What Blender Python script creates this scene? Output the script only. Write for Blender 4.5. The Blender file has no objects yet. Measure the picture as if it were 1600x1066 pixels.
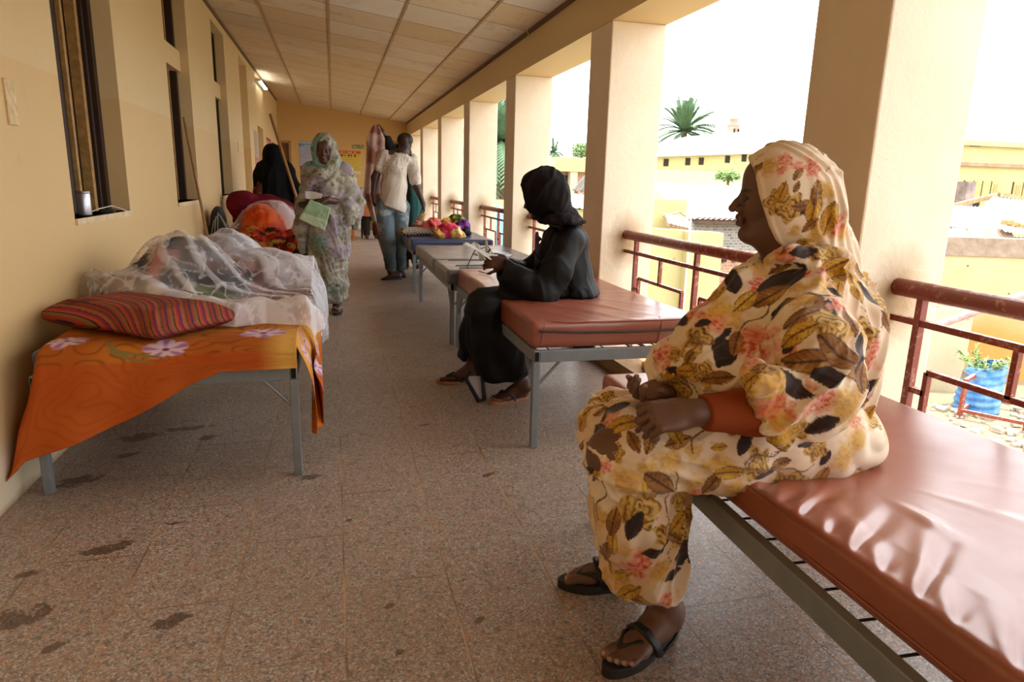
import bpy, bmesh, math, random
import numpy as np
from mathutils import Vector, Matrix
random.seed(7); rng = np.random.RandomState(11)
SC = bpy.context.scene
COL = SC.collection
PI = math.pi

# ------------------------------------------------------------------ camera
F = 1061.33
CR = Matrix(((0.968, 0.032, -0.248), (-0.249, 0.225, -0.942), (0.026, 0.974, 0.226)))
def _ortho():
    a = Vector((-280/F, 254/F, -1)).normalized()          # corridor direction (+Y)
    z = -Vector((-120/F, -4567/F, -1)).normalized()
    z = (z - a*z.dot(a)).normalized()
    x = a.cross(z)
    return Matrix((x, a, z))
CR = _ortho()
CAMP = Vector((0, 0, 1.22))
cam = bpy.data.cameras.new('camera'); camo = bpy.data.objects.new('camera', cam); COL.objects.link(camo)
camo.matrix_world = Matrix.Translation(CAMP) @ CR.to_4x4()
cam.sensor_width = 36; cam.lens = F/1600*36; cam.clip_end = 500; cam.clip_start = .05
SC.camera = camo
def at(px, py, x=None, y=None, z=None):
    """site survey: where the sight line through a photo point meets the plane x=, y= or z="""
    d = CR @ Vector(((px-800)/F, -(py-533)/F, -1))
    if x is not None: t = (x-CAMP.x)/d.x
    elif y is not None: t = (y-CAMP.y)/d.y
    else: t = (z-CAMP.z)/d.z
    return CAMP + d*t

# ------------------------------------------------------------------ materials
def s2l(c):
    if isinstance(c, str):
        c = c.lstrip('#'); c = [int(c[i:i+2], 16)/255 for i in (0, 2, 4)]
    return tuple((v/12.92 if v <= .04045 else ((v+.055)/1.055)**2.4) for v in c[:3])
def s2a(c): return np.array(s2l(c))
class N:
    """small node-tree writer"""
    def __init__(s, name):
        s.m = bpy.data.materials.new(name); s.m.use_nodes = True
        s.t = s.m.node_tree; s.t.nodes.clear()
        s.out = s.t.nodes.new('ShaderNodeOutputMaterial')
        s.b = s.n('ShaderNodeBsdfPrincipled'); s.l(s.b.outputs[0], s.out.inputs[0])
    def n(s, typ, **kw):
        nd = s.t.nodes.new(typ)
        for k, v in kw.items(): setattr(nd, k, v)
        return nd
    def l(s, a, b): s.t.links.new(a, b)
    def put(s, sock, v):
        if hasattr(v, 'is_output') or isinstance(v, bpy.types.NodeSocket): s.l(v, sock)
        else:
            if isinstance(v, (tuple, list)) and len(v) == 3 and sock.type == 'RGBA': v = (*v, 1)
            sock.default_value = v
    def math(s, op, a, b=0, c=None):
        nd = s.n('ShaderNodeMath', operation=op); s.put(nd.inputs[0], a); s.put(nd.inputs[1], b)
        if c is not None: s.put(nd.inputs[2], c)
        return nd.outputs[0]
    def mix(s, f, a, b, mode='MIX'):
        nd = s.n('ShaderNodeMix', data_type='RGBA', blend_type=mode)
        s.put(nd.inputs[0], f); s.put(nd.inputs[6], a); s.put(nd.inputs[7], b); return nd.outputs[2]
    def geo(s): return s.n('ShaderNodeNewGeometry').outputs['Position']
    def objc(s): return s.n('ShaderNodeTexCoord').outputs['Object']
    def noise(s, vec, scale, detail=3, rough=.5, dist=0):
        nd = s.n('ShaderNodeTexNoise'); s.put(nd.inputs['Vector'], vec)
        nd.inputs['Scale'].default_value = scale; nd.inputs['Detail'].default_value = detail
        nd.inputs['Roughness'].default_value = rough; nd.inputs['Distortion'].default_value = dist
        return nd.outputs[0]
    def ramp(s, f, stops, interp='LINEAR'):
        nd = s.n('ShaderNodeValToRGB'); nd.color_ramp.interpolation = interp; s.put(nd.inputs[0], f)
        e = nd.color_ramp.elements
        while len(e) < len(stops): e.new(.5)
        for el, (p, c) in zip(e, stops):
            el.position = p; el.color = (c, c, c, 1) if isinstance(c, (int, float)) else (*c, 1)
        return nd.outputs[0]
    def mapv(s, vec, scale=(1, 1, 1), loc=(0, 0, 0), rot=(0, 0, 0)):
        nd = s.n('ShaderNodeMapping'); s.put(nd.inputs[0], vec)
        nd.inputs['Location'].default_value = loc; nd.inputs['Rotation'].default_value = rot; nd.inputs['Scale'].default_value = scale
        return nd.outputs[0]
    def sep(s, vec):
        nd = s.n('ShaderNodeSeparateXYZ'); s.put(nd.inputs[0], vec); return nd.outputs
    def comb(s, x, y, z):
        nd = s.n('ShaderNodeCombineXYZ'); [s.put(nd.inputs[i], v) for i, v in enumerate((x, y, z))]; return nd.outputs[0]
    def bump(s, h, strength=.3, dist=.01):
        nd = s.n('ShaderNodeBump'); nd.inputs['Strength'].default_value = strength; nd.inputs['Distance'].default_value = dist
        s.put(nd.inputs['Height'], h); s.l(nd.outputs[0], s.b.inputs['Normal'])
    def base(s, c, rough=.6, metal=0, spec=None, sheen=0):
        s.put(s.b.inputs['Base Color'], c); s.put(s.b.inputs['Roughness'], rough); s.b.inputs['Metallic'].default_value = metal
        if spec is not None: s.b.inputs['Specular IOR Level'].default_value = spec
        if sheen: s.b.inputs['Sheen Weight'].default_value = sheen; s.b.inputs['Sheen Roughness'].default_value = .5
        return s.m
MATS = {}
def plain(name, c, rough=.6, var=.12, scale=9, metal=0, spec=None, sheen=0, bump=0, bscale=60):
    """colour with gentle mottling of the thing's own"""
    if name in MATS: return MATS[name]
    k = N(name); v = k.objc(); c = s2l(c)
    f = k.noise(v, scale, 4, .6)
    col = k.mix(k.ramp(f, [(.3, 0.), (.7, 1.)]), tuple(x*(1-var) for x in c), tuple(min(1, x*(1+var)) for x in c))
    if bump: k.bump(k.noise(v, bscale, 3), bump, .004)
    MATS[name] = k.base(col, rough, metal, spec, sheen); return MATS[name]
def vcol(name, rough=.8, spec=.3, sheen=0, bump=0, bscale=300, fine=0):
    """reads the painted cloth / skin pattern stored on the mesh"""
    if name in MATS: return MATS[name]
    k = N(name); a = k.n('ShaderNodeVertexColor', layer_name='Col').outputs[0]
    if bump: k.bump(k.noise(k.objc(), bscale, 2), bump, .002)
    MATS[name] = k.base(a, rough, 0, spec, sheen); return MATS[name]

# ------------------------------------------------------------------ object helpers
def setp(o, label=None, cat=None, group=None, kind=None):
    if label: o['label'] = label
    if cat: o['category'] = cat
    if group: o['group'] = group
    if kind: o['kind'] = kind
    return o
def thing(name, label, cat, loc=(0, 0, 0), rz=0, group=None):
    o = bpy.data.objects.new(name, None); COL.objects.link(o); o.location = loc; o.rotation_euler = (0, 0, rz); o.empty_display_size = .1
    return setp(o, label, cat, group)
def mk(name, V, Fc, m, parent=None, smooth=False, col=None, auto=None):
    me = bpy.data.meshes.new(name)
    if isinstance(V, np.ndarray) and isinstance(Fc, np.ndarray) and Fc.ndim == 2:
        nv, nf, w = len(V), len(Fc), Fc.shape[1]
        me.vertices.add(nv); me.vertices.foreach_set('co', V.astype(np.float32).ravel())
        me.loops.add(nf*w); me.loops.foreach_set('vertex_index', Fc.astype(np.int32).ravel())
        me.polygons.add(nf); me.polygons.foreach_set('loop_start', np.arange(0, nf*w, w, dtype=np.int32))
        me.update(calc_edges=True); me.validate()
    else:
        me.from_pydata([tuple(v) for v in V], [], [tuple(f) for f in Fc])
    if smooth: me.polygons.foreach_set('use_smooth', np.ones(len(me.polygons), dtype=bool))
    if col is not None:
        a = me.color_attributes.new('Col', 'FLOAT_COLOR', 'POINT')
        c = np.ones((len(me.vertices), 4), dtype=np.float32); c[:, :3] = col; a.data.foreach_set('color', c.ravel())
    if m is not None: me.materials.append(m)
    me.update()
    o = bpy.data.objects.new(name, me); COL.objects.link(o)
    if parent is not None: o.parent = parent
    return o
def local(o, parent):
    """give a mesh modelled in world space to a thing standing elsewhere"""
    o.parent = parent; pm = Matrix.Translation(parent.location) @ parent.rotation_euler.to_matrix().to_4x4()
    o.matrix_parent_inverse = pm.inverted(); return o
class MB:
    def __init__(s): s.V = []; s.F = []
    def add(s, V, Fc):
        n = len(s.V); s.V += [tuple(v) for v in V]; s.F += [tuple(i+n for i in f) for f in Fc]; return s
    def box(s, a, b, rot=None, c=None, bev=0):
        x0, y0, z0 = [min(p, q) for p, q in zip(a, b)]; x1, y1, z1 = [max(p, q) for p, q in zip(a, b)]
        if bev:
            bm = bmesh.new(); bmesh.ops.create_cube(bm, size=1)
            for v in bm.verts: v.co = Vector(((x0+x1)/2+v.co.x*(x1-x0), (y0+y1)/2+v.co.y*(y1-y0), (z0+z1)/2+v.co.z*(z1-z0)))
            bmesh.ops.bevel(bm, geom=list(bm.edges), offset=bev, segments=2, affect='EDGES', profile=.5)
            bm.verts.index_update(); V = [v.co.copy() for v in bm.verts]; Fc = [[v.index for v in f.verts] for f in bm.faces]; bm.free()
        else:
            V = [Vector(p) for p in ((x0, y0, z0), (x1, y0, z0), (x1, y1, z0), (x0, y1, z0), (x0, y0, z1), (x1, y0, z1), (x1, y1, z1), (x0, y1, z1))]
            Fc = [(0, 3, 2, 1), (4, 5, 6, 7), (0, 1, 5, 4), (1, 2, 6, 5), (2, 3, 7, 6), (3, 0, 4, 7)]
        if rot is not None:
            c = Vector(c) if c is not None else Vector(((x0+x1)/2, (y0+y1)/2, (z0+z1)/2)); V = [c + rot @ (v-c) for v in V]
        return s.add(V, Fc)
    def tube(s, pts, r, seg=10, cap=True, sq=False):
        pts = [Vector(p) for p in pts]; rs = r if isinstance(r, (list, tuple)) else [r]*len(pts)
        V = []; Fc = []; up = None; n = len(pts)
        if sq: seg = 4
        for i, p in enumerate(pts):
            d = (pts[min(i+1, n-1)]-pts[max(i-1, 0)]).normalized()
            if up is None:
                ref = Vector((0, 0, 1)) if abs(d.z) < .9 else Vector((1, 0, 0)); u = d.cross(ref).normalized()
            else: u = (up-d*up.dot(d)).normalized()
            up = u; w = d.cross(u)
            for k in range(seg):
                a = 2*PI*(k+(.5 if sq else 0))/seg; rr = rs[i]*(1.414 if sq else 1)
                V.append(p+(u*math.cos(a)+w*math.sin(a))*rr)
        for i in range(n-1):
            for k in range(seg): Fc.append((i*seg+k, i*seg+(k+1) % seg, (i+1)*seg+(k+1) % seg, (i+1)*seg+k))
        if cap: Fc.append(tuple(reversed(range(seg)))); Fc.append(tuple(range((n-1)*seg, n*seg)))
        return s.add(V, Fc)
    def lathe(s, prof, c=(0, 0, 0), seg=20, capb=True, capt=True):
        V = []; Fc = []; n = len(prof)
        for r, z in prof:
            for k in range(seg): a = 2*PI*k/seg; V.append((c[0]+r*math.cos(a), c[1]+r*math.sin(a), c[2]+z))
        for i in range(n-1):
            for k in range(seg): Fc.append((i*seg+k, i*seg+(k+1) % seg, (i+1)*seg+(k+1) % seg, (i+1)*seg+k))
        if capb: Fc.append(tuple(reversed(range(seg))))
        if capt: Fc.append(tuple(range((n-1)*seg, n*seg)))
        return s.add(V, Fc)
    def prism(s, poly, axis, a, b):
        """poly of 2D points extruded along axis ('x','y','z') from a to b"""
        f = {'x': lambda p, t: (t, p[0], p[1]), 'y': lambda p, t: (p[0], t, p[1]), 'z': lambda p, t: (p[0], p[1], t)}[axis]
        n = len(poly); V = [f(p, a) for p in poly]+[f(p, b) for p in poly]
        Fc = [tuple(reversed(range(n))), tuple(range(n, 2*n))]+[(i, (i+1) % n, n+(i+1) % n, n+i) for i in range(n)]
        return s.add(V, Fc)
    def build(s, name, m, parent=None, smooth=False, flip=True):
        o = mk(name, s.V, s.F, m, parent, smooth)
        bm = bmesh.new(); bm.from_mesh(o.data); bmesh.ops.recalc_face_normals(bm, faces=list(bm.faces)); bm.to_mesh(o.data); bm.free()
        if smooth == 'auto': pass
        return o
def sheet(name, nu, nv, fn, m, parent=None, thick=0, col=None, closed=False):
    """cloth-like grid surface fn(u,v)->(x,y,z) arrays, optionally with real thickness"""
    u, v = np.meshgrid(np.linspace(0, 1, nu), np.linspace(0, 1, nv), indexing='ij')
    X = np.stack([np.asarray(a, float)*np.ones_like(u) for a in fn(u, v)], -1); V = X.reshape(-1, 3)
    idx = np.arange(nu*nv).reshape(nu, nv)
    Fc = np.stack([idx[:-1, :-1], idx[1:, :-1], idx[1:, 1:], idx[:-1, 1:]], -1).reshape(-1, 4)
    c = None
    if col is not None: c = col(u, v, X).reshape(-1, 3)
    if thick:
        du = np.gradient(X, axis=0); dv = np.gradient(X, axis=1); nn = np.cross(du, dv); nn /= np.linalg.norm(nn, axis=-1, keepdims=True)+1e-9
        V2 = (X-nn*thick).reshape(-1, 3); M_ = nu*nv
        b = np.concatenate([idx[:, 0], idx[-1, 1:], idx[-2::-1, -1], idx[0, -2:0:-1]]); b2 = np.roll(b, -1)
        V = np.concatenate([V, V2]); Fc = np.concatenate([Fc, Fc[:, ::-1]+M_, np.stack([b2, b, b+M_, b2+M_], -1)])
        if c is not None: c = np.concatenate([c, c])
    return mk(name, V, Fc, m, parent, True, c)

# ------------------------------------------------------------------ numeric noise
def _hash(ix, iy, iz, seed):
    h = (ix.astype(np.int64)*374761393 + iy.astype(np.int64)*668265263 + iz.astype(np.int64)*2147483647 + seed*1274126177) & 0x7fffffff
    h = ((h ^ (h >> 13))*1274126177) & 0x7fffffff
    return ((h ^ (h >> 16)) & 0xffff)/65535.
def vn(p, scale=1, seed=0):
    """value noise, p (...,3) -> 0..1"""
    q = np.asarray(p, float)*scale; i = np.floor(q).astype(np.int64); f = q-i; f = f*f*(3-2*f); r = 0
    for a in (0, 1):
        for b in (0, 1):
            for c in (0, 1):
                w = (f[..., 0] if a else 1-f[..., 0])*(f[..., 1] if b else 1-f[..., 1])*(f[..., 2] if c else 1-f[..., 2])
                r = r+w*_hash(i[..., 0]+a, i[..., 1]+b, i[..., 2]+c, seed)
    return r
def fbm(p, scale, oct=3, seed=0):
    r = 0; a = 1; t = 0
    for o in range(oct): r = r+a*vn(p, scale*2**o, seed+o); t += a; a *= .5
    return r/t
def v3(x, y, z=0): return np.stack(np.broadcast_arrays(np.asarray(x, float), y, z), -1)
def sst(a, b, x): t = np.clip((x-a)/(b-a), 0, 1); return t*t*(3-2*t)

# ------------------------------------------------------------------ solid modelling field (smooth unions -> one continuous surface)
class Field:
    def __init__(s, lo, hi, vox):
        s.lo = np.array(lo, float); s.v = vox; s.n = np.ceil((np.array(hi)-s.lo)/vox).astype(int)+1
        s.d = np.full(s.n, .5, np.float32)
        s.ax = [s.lo[i]+np.arange(s.n[i])*vox for i in range(3)]
    def _blk(s, lo, hi):
        a = np.maximum(np.floor((np.array(lo)-s.lo)/s.v).astype(int), 0); b = np.minimum(np.ceil((np.array(hi)-s.lo)/s.v).astype(int)+1, s.n)
        if (b <= a).any(): return None
        sl = tuple(slice(a[i], b[i]) for i in range(3))
        g = [s.ax[0][sl[0]][:, None, None].astype(np.float32), s.ax[1][sl[1]][None, :, None].astype(np.float32), s.ax[2][sl[2]][None, None, :].astype(np.float32)]
        return sl, g
    def _mrg(s, sl, d, k, sub):
        a = s.d[sl]
        if sub: d = -d; h = np.clip(.5-.5*(a-d)/k, 0, 1); s.d[sl] = a*(1-h)+d*h+k*h*(1-h)
        else: h = np.clip(.5+.5*(a-d)/k, 0, 1); s.d[sl] = a*(1-h)+d*h-k*h*(1-h)
    def cap(s, a, b, ra, rb=None, k=.02, sub=False):
        rb = ra if rb is None else rb; a = np.array(a, float); b = np.array(b, float); m = max(ra, rb)+k+3*s.v
        q = s._blk(np.minimum(a, b)-m, np.maximum(a, b)+m)
        if q is None: return s
        sl, g = q; ab = b-a; L = ab@ab+1e-12
        t = np.clip(sum((g[i]-a[i])*ab[i] for i in range(3))/L, 0, 1)
        d = np.sqrt(sum((g[i]-a[i]-ab[i]*t)**2 for i in range(3)))-(ra+(rb-ra)*t)
        s._mrg(sl, d, k, sub); return s
    def chain(s, pts, k=.02, sub=False):
        for p, q in zip(pts[:-1], pts[1:]): s.cap(p[:3], q[:3], p[3], q[3], k, sub)
        return s
    def el(s, c, r, R=None, k=.02, sub=False):
        c = np.array(c, float); r = np.array(r, float); m = r.max()+k+3*s.v; q = s._blk(c-m, c+m)
        if q is None: return s
        sl, g = q; D = [g[i]-c[i] for i in range(3)]
        if R is not None: R = np.array(R); D = [sum(R[j][i]*D[j] for j in range(3)) for i in range(3)]
        k0 = np.sqrt(sum((D[i]/r[i])**2 for i in range(3)))+1e-6; k1 = np.sqrt(sum((D[i]/r[i]**2)**2 for i in range(3)))+1e-6
        s._mrg(sl, k0*(k0-1)/k1, k, sub); return s
    def cut(s, f):
        """keep where f(x,y,z)<0"""
        g = [s.ax[0][:, None, None], s.ax[1][None, :, None], s.ax[2][None, None, :]]
        s.d = np.maximum(s.d, f(*g).astype(np.float32)); return s
    def warp(s, f):
        g = [s.ax[0][:, None, None], s.ax[1][None, :, None], s.ax[2][None, None, :]]
        s.d = s.d + f(*g).astype(np.float32); return s
    def mesh(s):
        d = s.d; d[0], d[-1] = .5, .5; d[:, 0], d[:, -1] = .5, .5; d[:, :, 0], d[:, :, -1] = .5, .5
        S = d < 0; n = s.n
        cnt = np.zeros(n-1, np.int8)
        for i in (0, 1):
            for j in (0, 1):
                for k in (0, 1): cnt += S[i:n[0]-1+i, j:n[1]-1+j, k:n[2]-1+k]
        act = (cnt > 0) & (cnt < 8); I = np.argwhere(act); idx = np.full(n-1, -1, np.int32); idx[act] = np.arange(len(I))
        P = np.zeros((len(I), 3)); C = np.zeros(len(I)); cor = [(a, b, c) for a in (0, 1) for b in (0, 1) for c in (0, 1)]
        val = {c: d[I[:, 0]+c[0], I[:, 1]+c[1], I[:, 2]+c[2]] for c in cor}
        for a in cor:
            for ax in range(3):
                if a[ax]: continue
                b = list(a); b[ax] = 1; b = tuple(b); m = (val[a] < 0) != (val[b] < 0)
                t = np.where(m, val[a]/(val[a]-val[b]+1e-12), 0); p = np.tile(np.array(a, float), (len(I), 1)); p[:, ax] += t
                P[m] += p[m]; C[m] += 1
        V = (I+P/C[:, None])*s.v+s.lo; Q = []
        for ax in range(3):
            o = [(1, 2), (2, 0), (0, 1)][ax]; A = np.moveaxis(S, ax, 0); e = np.moveaxis(S[tuple(slice(0, -1) if i == ax else slice(None) for i in range(3))] != S[tuple(slice(1, None) if i == ax else slice(None) for i in range(3))], 0, 0)
            E = np.argwhere(e); E = E[(E[:, o[0]] > 0) & (E[:, o[1]] > 0) & (E[:, o[0]] < n[o[0]]-1) & (E[:, o[1]] < n[o[1]]-1)]
            def g(p, q):
                T = E.copy(); T[:, o[0]] -= p; T[:, o[1]] -= q; return idx[T[:, 0], T[:, 1], T[:, 2]]
            q = np.stack([g(1, 1), g(0, 1), g(0, 0), g(1, 0)], -1); ins = S[E[:, 0], E[:, 1], E[:, 2]]
            q[~ins] = q[~ins][:, ::-1]; Q.append(q)
        return V, np.concatenate(Q)
def vnorm(V, Q):
    n = np.cross(V[Q[:, 2]]-V[Q[:, 0]], V[Q[:, 3]]-V[Q[:, 1]]); N_ = np.zeros_like(V)
    for i in range(Q.shape[1]):
        for a in range(3): N_[:, a] += np.bincount(Q[:, i], n[:, a], len(V))
    return N_/(np.linalg.norm(N_, axis=1, keepdims=True)+1e-12)
def relax(V, Q, it=2, w=.5):
    e = np.concatenate([Q[:, [0, 1]], Q[:, [1, 2]], Q[:, [2, 3]], Q[:, [3, 0]]]); n = len(V)
    c = np.bincount(e[:, 0], minlength=n)+np.bincount(e[:, 1], minlength=n)
    for _ in range(it):
        A = np.stack([np.bincount(e[:, 0], V[e[:, 1], a], n)+np.bincount(e[:, 1], V[e[:, 0], a], n) for a in range(3)], -1)/np.maximum(c, 1)[:, None]
        V = V+(A-V)*w
    return V
def polyd(V, pts):
    """distance of each vertex to a 3D polyline, with parameter"""
    best = np.full(len(V), 9.); 
    for a, b in zip(pts[:-1], pts[1:]):
        a = np.array(a, float); b = np.array(b, float); ab = b-a; t = np.clip(((V-a)@ab)/(ab@ab+1e-12), 0, 1)
        best = np.minimum(best, np.linalg.norm(V-a-t[:, None]*ab, axis=1))
    return best
# ------------------------------------------------------------------ room shell
XL, XR, XO, YB, YF = -1.2, 1.76, 2.14, 17.2, -4.0
def zc(x): return 2.95-(x-XL)*(0.385/2.96)                         # sloping ceiling
def wall_mat(name, top, low, seam=1.645, basez=.24, basecol='#d9cdb4', rough=.55):
    k = N(name); g = k.geo(); xyz = k.sep(g)
    n1 = k.noise(g, 1.3, 4, .6); n2 = k.noise(g, 7, 5, .65)
    up = k.ramp(k.math('ADD', xyz[2], k.math('MULTIPLY', n2, .012)), [(0, 0.), (1, 1.)])
    st = k.n('ShaderNodeMapRange'); k.put(st.inputs[0], xyz[2]); st.inputs[1].default_value = seam-.006; st.inputs[2].default_value = seam+.006
    c = k.mix(st.outputs[0], s2l(low), s2l(top))
    c = k.mix(k.math('MULTIPLY', k.ramp(n1, [(.35, 0.), (.75, 1.)]), .22), c, tuple(v*.78 for v in s2l(low)))
    c = k.mix(k.math('MULTIPLY', k.ramp(n2, [(.62, 0.), (.8, 1.)]), .2), c, s2l('#b08a55'))
    sb = k.n('ShaderNodeMapRange'); k.put(sb.inputs[0], k.math('ADD', xyz[2], k.math('MULTIPLY', n2, .05))); sb.inputs[1].default_value = basez+.05; sb.inputs[2].default_value = basez-.02
    c = k.mix(k.math('MULTIPLY', sb.outputs[0], .8), c, s2l(basecol))
    sb2 = k.n('ShaderNodeMapRange'); k.put(sb2.inputs[0], k.math('ADD', xyz[2], k.math('MULTIPLY', n2, .06))); sb2.inputs[1].default_value = .065; sb2.inputs[2].default_value = .03
    c = k.mix(k.math('MULTIPLY', sb2.outputs[0], .75), c, s2l('#9a7a4e'))
    k.bump(k.math('ADD', n2, k.math('MULTIPLY', k.noise(g, 40, 3), .4)), .18, .006)
    return k.base(c, rough, spec=.35)
M_WALL = wall_mat('wall_paint', '#dcc495', '#d8b985')
M_BACK = wall_mat('wall_paint_back', '#cba66a', '#cba66a', 3.5)
M_BEAM = wall_mat('beam_paint', '#d9c08f', '#d9c08f', 5., basez=.05, basecol='#c7a470')
def pillar_mat():
    k = N('pillar_paint'); g = k.geo(); o = k.objc(); xyz = k.sep(o)
    n1 = k.noise(g, 2.2, 4, .6); n2 = k.noise(g, 14, 5, .7); n3 = k.noise(g, 5, 6, .75, 1.2)
    c = k.mix(k.ramp(n1, [(.3, 0.), (.7, 1.)]), s2l('#dccab0'), s2l('#e4d6c0'))
    # rust and mould where the rail enters the plaster
    dx = k.math('SUBTRACT', xyz[0], 0.19); dz = k.math('SUBTRACT', xyz[2], .86)
    d = k.math('SQRT', k.math('ADD', k.math('MULTIPLY', k.math('MULTIPLY', dx, dx), 1.6), k.math('MULTIPLY', k.math('MULTIPLY', dz, dz), .75)))
    d = k.math('ADD', d, k.math('MULTIPLY', k.math('SUBTRACT', n3, .5), .14))
    c = k.mix(k.math('MULTIPLY', k.ramp(d, [(.04, 1.), (.19, 0.)]), .85), c, s2l('#8e6a35'))
    c = k.mix(k.math('MULTIPLY', k.ramp(n3, [(.66, 0.), (.72, 1.)]), .25), c, s2l('#b79d74'))
    k.bump(k.math('ADD', n2, k.math('MULTIPLY', n3, 1.3)), .3, .008)
    return k.base(c, .5, spec=.4)
M_PIL = pillar_mat()
def floor_mat():
    k = N('terrazzo_tiles'); g = k.geo(); xyz = k.sep(g)
    vec = k.comb(k.math('ADD', xyz[1], -1.602+.645*8), k.math('ADD', xyz[0], .006+.3165*20), 0)
    br = k.n('ShaderNodeTexBrick'); k.put(br.inputs['Vector'], vec); br.offset = .5; br.offset_frequency = 2; br.squash = 1
    for i, v in (('Scale', 1), ('Mortar Size', .0035), ('Mortar Smooth', .3), ('Brick Width', .645), ('Row Height', .3165)): br.inputs[i].default_value = v
    br.inputs['Color1'].default_value = (0, 0, 0, 1); br.inputs['Color2'].default_value = (1, 1, 1, 1); br.inputs['Mortar'].default_value = (.5, .5, .5, 1); br.inputs['Bias'].default_value = 0
    v1 = k.n('ShaderNodeTexVoronoi'); k.put(v1.inputs['Vector'], g); v1.inputs['Scale'].default_value = 230
    v2 = k.n('ShaderNodeTexVoronoi'); k.put(v2.inputs['Vector'], g); v2.inputs['Scale'].default_value = 95
    r1 = k.sep(v1.outputs['Color'])[0]; r2 = k.sep(v2.outputs['Color'])[1]
    c = k.ramp(r1, [(0, s2l('#6f645d')), (.3, s2l('#8e8178')), (.6, s2l('#a6988d')), (.85, s2l('#b9ada2')), (1, s2l('#d3c9bf'))])
    c = k.mix(k.math('MULTIPLY', k.ramp(r2, [(.72, 0.), (.78, 1.)]), .55), c, s2l('#b07f60'))
    c = k.mix(k.math('MULTIPLY', k.ramp(r2, [(.1, 1.), (.16, 0.)]), .5), c, s2l('#57483c'))
    c = k.mix(k.math('MULTIPLY', br.outputs[0], .12), c, s2l('#6a5340'))
    big = k.noise(g, .9, 5, .6); c = k.mix(k.math('MULTIPLY', k.ramp(big, [(.35, 0.), (.75, 1.)]), .3), c, s2l('#8d7763'))
    c = k.mix(k.math('MULTIPLY', br.outputs['Fac'], .7), c, k.mix(k.ramp(k.noise(g, 3, 2), [(.4, 0.), (.6, 1.)]), s2l('#c09a68'), s2l('#6a4c33')))
    # spilled dark spots
    st = [(-.909, 1.95, .10, .05), (-.772, 2.309, .07, .035), (-.482, 1.851, .055, .03), (-.72, 3.46, .12, .03), (-.93, 3.38, .10, .05), (-.62, 3.32, .04, .03),
          (-.131, 2.765, .04, .03), (-.591, 2.45, .035, .012), (.12, 1.796, .016, .012), (.363, 1.672, .02, .014), (.133, 1.589, .014, .012), (.605, 2.639, .03, .02), (-.961, 2.195, .04, .02),
          (-.93, 3.15, .05, .03), (.02, 2.35, .012, .012), (-.75, 1.8, .03, .02), (.42, 3.3, .03, .012), (.38, 3.6, .02, .01), (-1.05, 2.9, .09, .05)]
    nz = k.noise(g, 22, 4, .7); tot = None
    for x, y, a, b in st:
        u = k.math('DIVIDE', k.math('SUBTRACT', xyz[0], x), a); v = k.math('DIVIDE', k.math('SUBTRACT', k.math('SUBTRACT', xyz[1], y), k.math('MULTIPLY', u, b*.5)), b)
        d = k.math('ADD', k.math('ADD', k.math('MULTIPLY', u, u), k.math('MULTIPLY', v, v)), k.math('MULTIPLY', k.math('SUBTRACT', nz, .5), 6.5))
        m_ = k.ramp(d, [(.7, 1.), (1., 0.)]); tot = m_ if tot is None else k.math('MAXIMUM', tot, m_)
    c = k.mix(k.math('MULTIPLY', tot, .72), c, s2l('#3d2a1c'))
    rr = k.ramp(k.noise(g, 2.5, 4, .6), [(.3, .34), (.7, .5)])
    k.bump(k.math('MULTIPLY', br.outputs['Fac'], -1), .35, .003)
    return k.base(c, rr, spec=.5)
MB().box((XL-.3, YF, -.2), (XR, YB+.3, 0)).build('floor', floor_mat()); setp(bpy.data.objects['floor'], kind='structure')
# left wall with real openings
WINS = [(3.71, 4.65), (6.0, 6.92), (8.3, 9.2)]; DOORS = [(10.55, 11.45, 2.83), (12.65, 13.6, 2.06)]
b = MB(); XB = XL-.32
ops = sorted([(a, c, 1.0, 2.83) for a, c in WINS]+[(a, c, 0, t) for a, c, t in DOORS]); y = YF
for a, c, z0, z1 in ops:
    b.box((XB, y, 0), (XL, a, 3.0)); y = c
    if z0: b.box((XB, a, 0), (XL, c, z0))
    b.box((XB, a, z1), (XL, c, 3.0))
b.box((XB, y, 0), (XL, YB, 3.0)); setp(b.build('wall_left', M_WALL), kind='structure')
# back wall with two door openings
b = MB()
for x0, x1, z0, z1 in ((-1.52, -1.2, 0, 3.05), (-.94, .8, 0, 3.05), (1.6, 2.14, 0, 3.05), (-1.2, -.94, 2.0, 3.05), (.8, 1.6, 2.09, 3.05)): b.box((x0, YB, z0), (x1, YB+.3, z1))
setp(b.build('wall_back', M_BACK), kind='structure')
b = MB().box((XB, YF-.2, 0), (XO, YF, 3.05)); setp(b.build('wall_front', M_WALL), kind='structure')
b = MB().box((XR, YF, 2.25), (XO, YB, 2.62)); setp(b.build('wall_right', M_BEAM), kind='structure')
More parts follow.
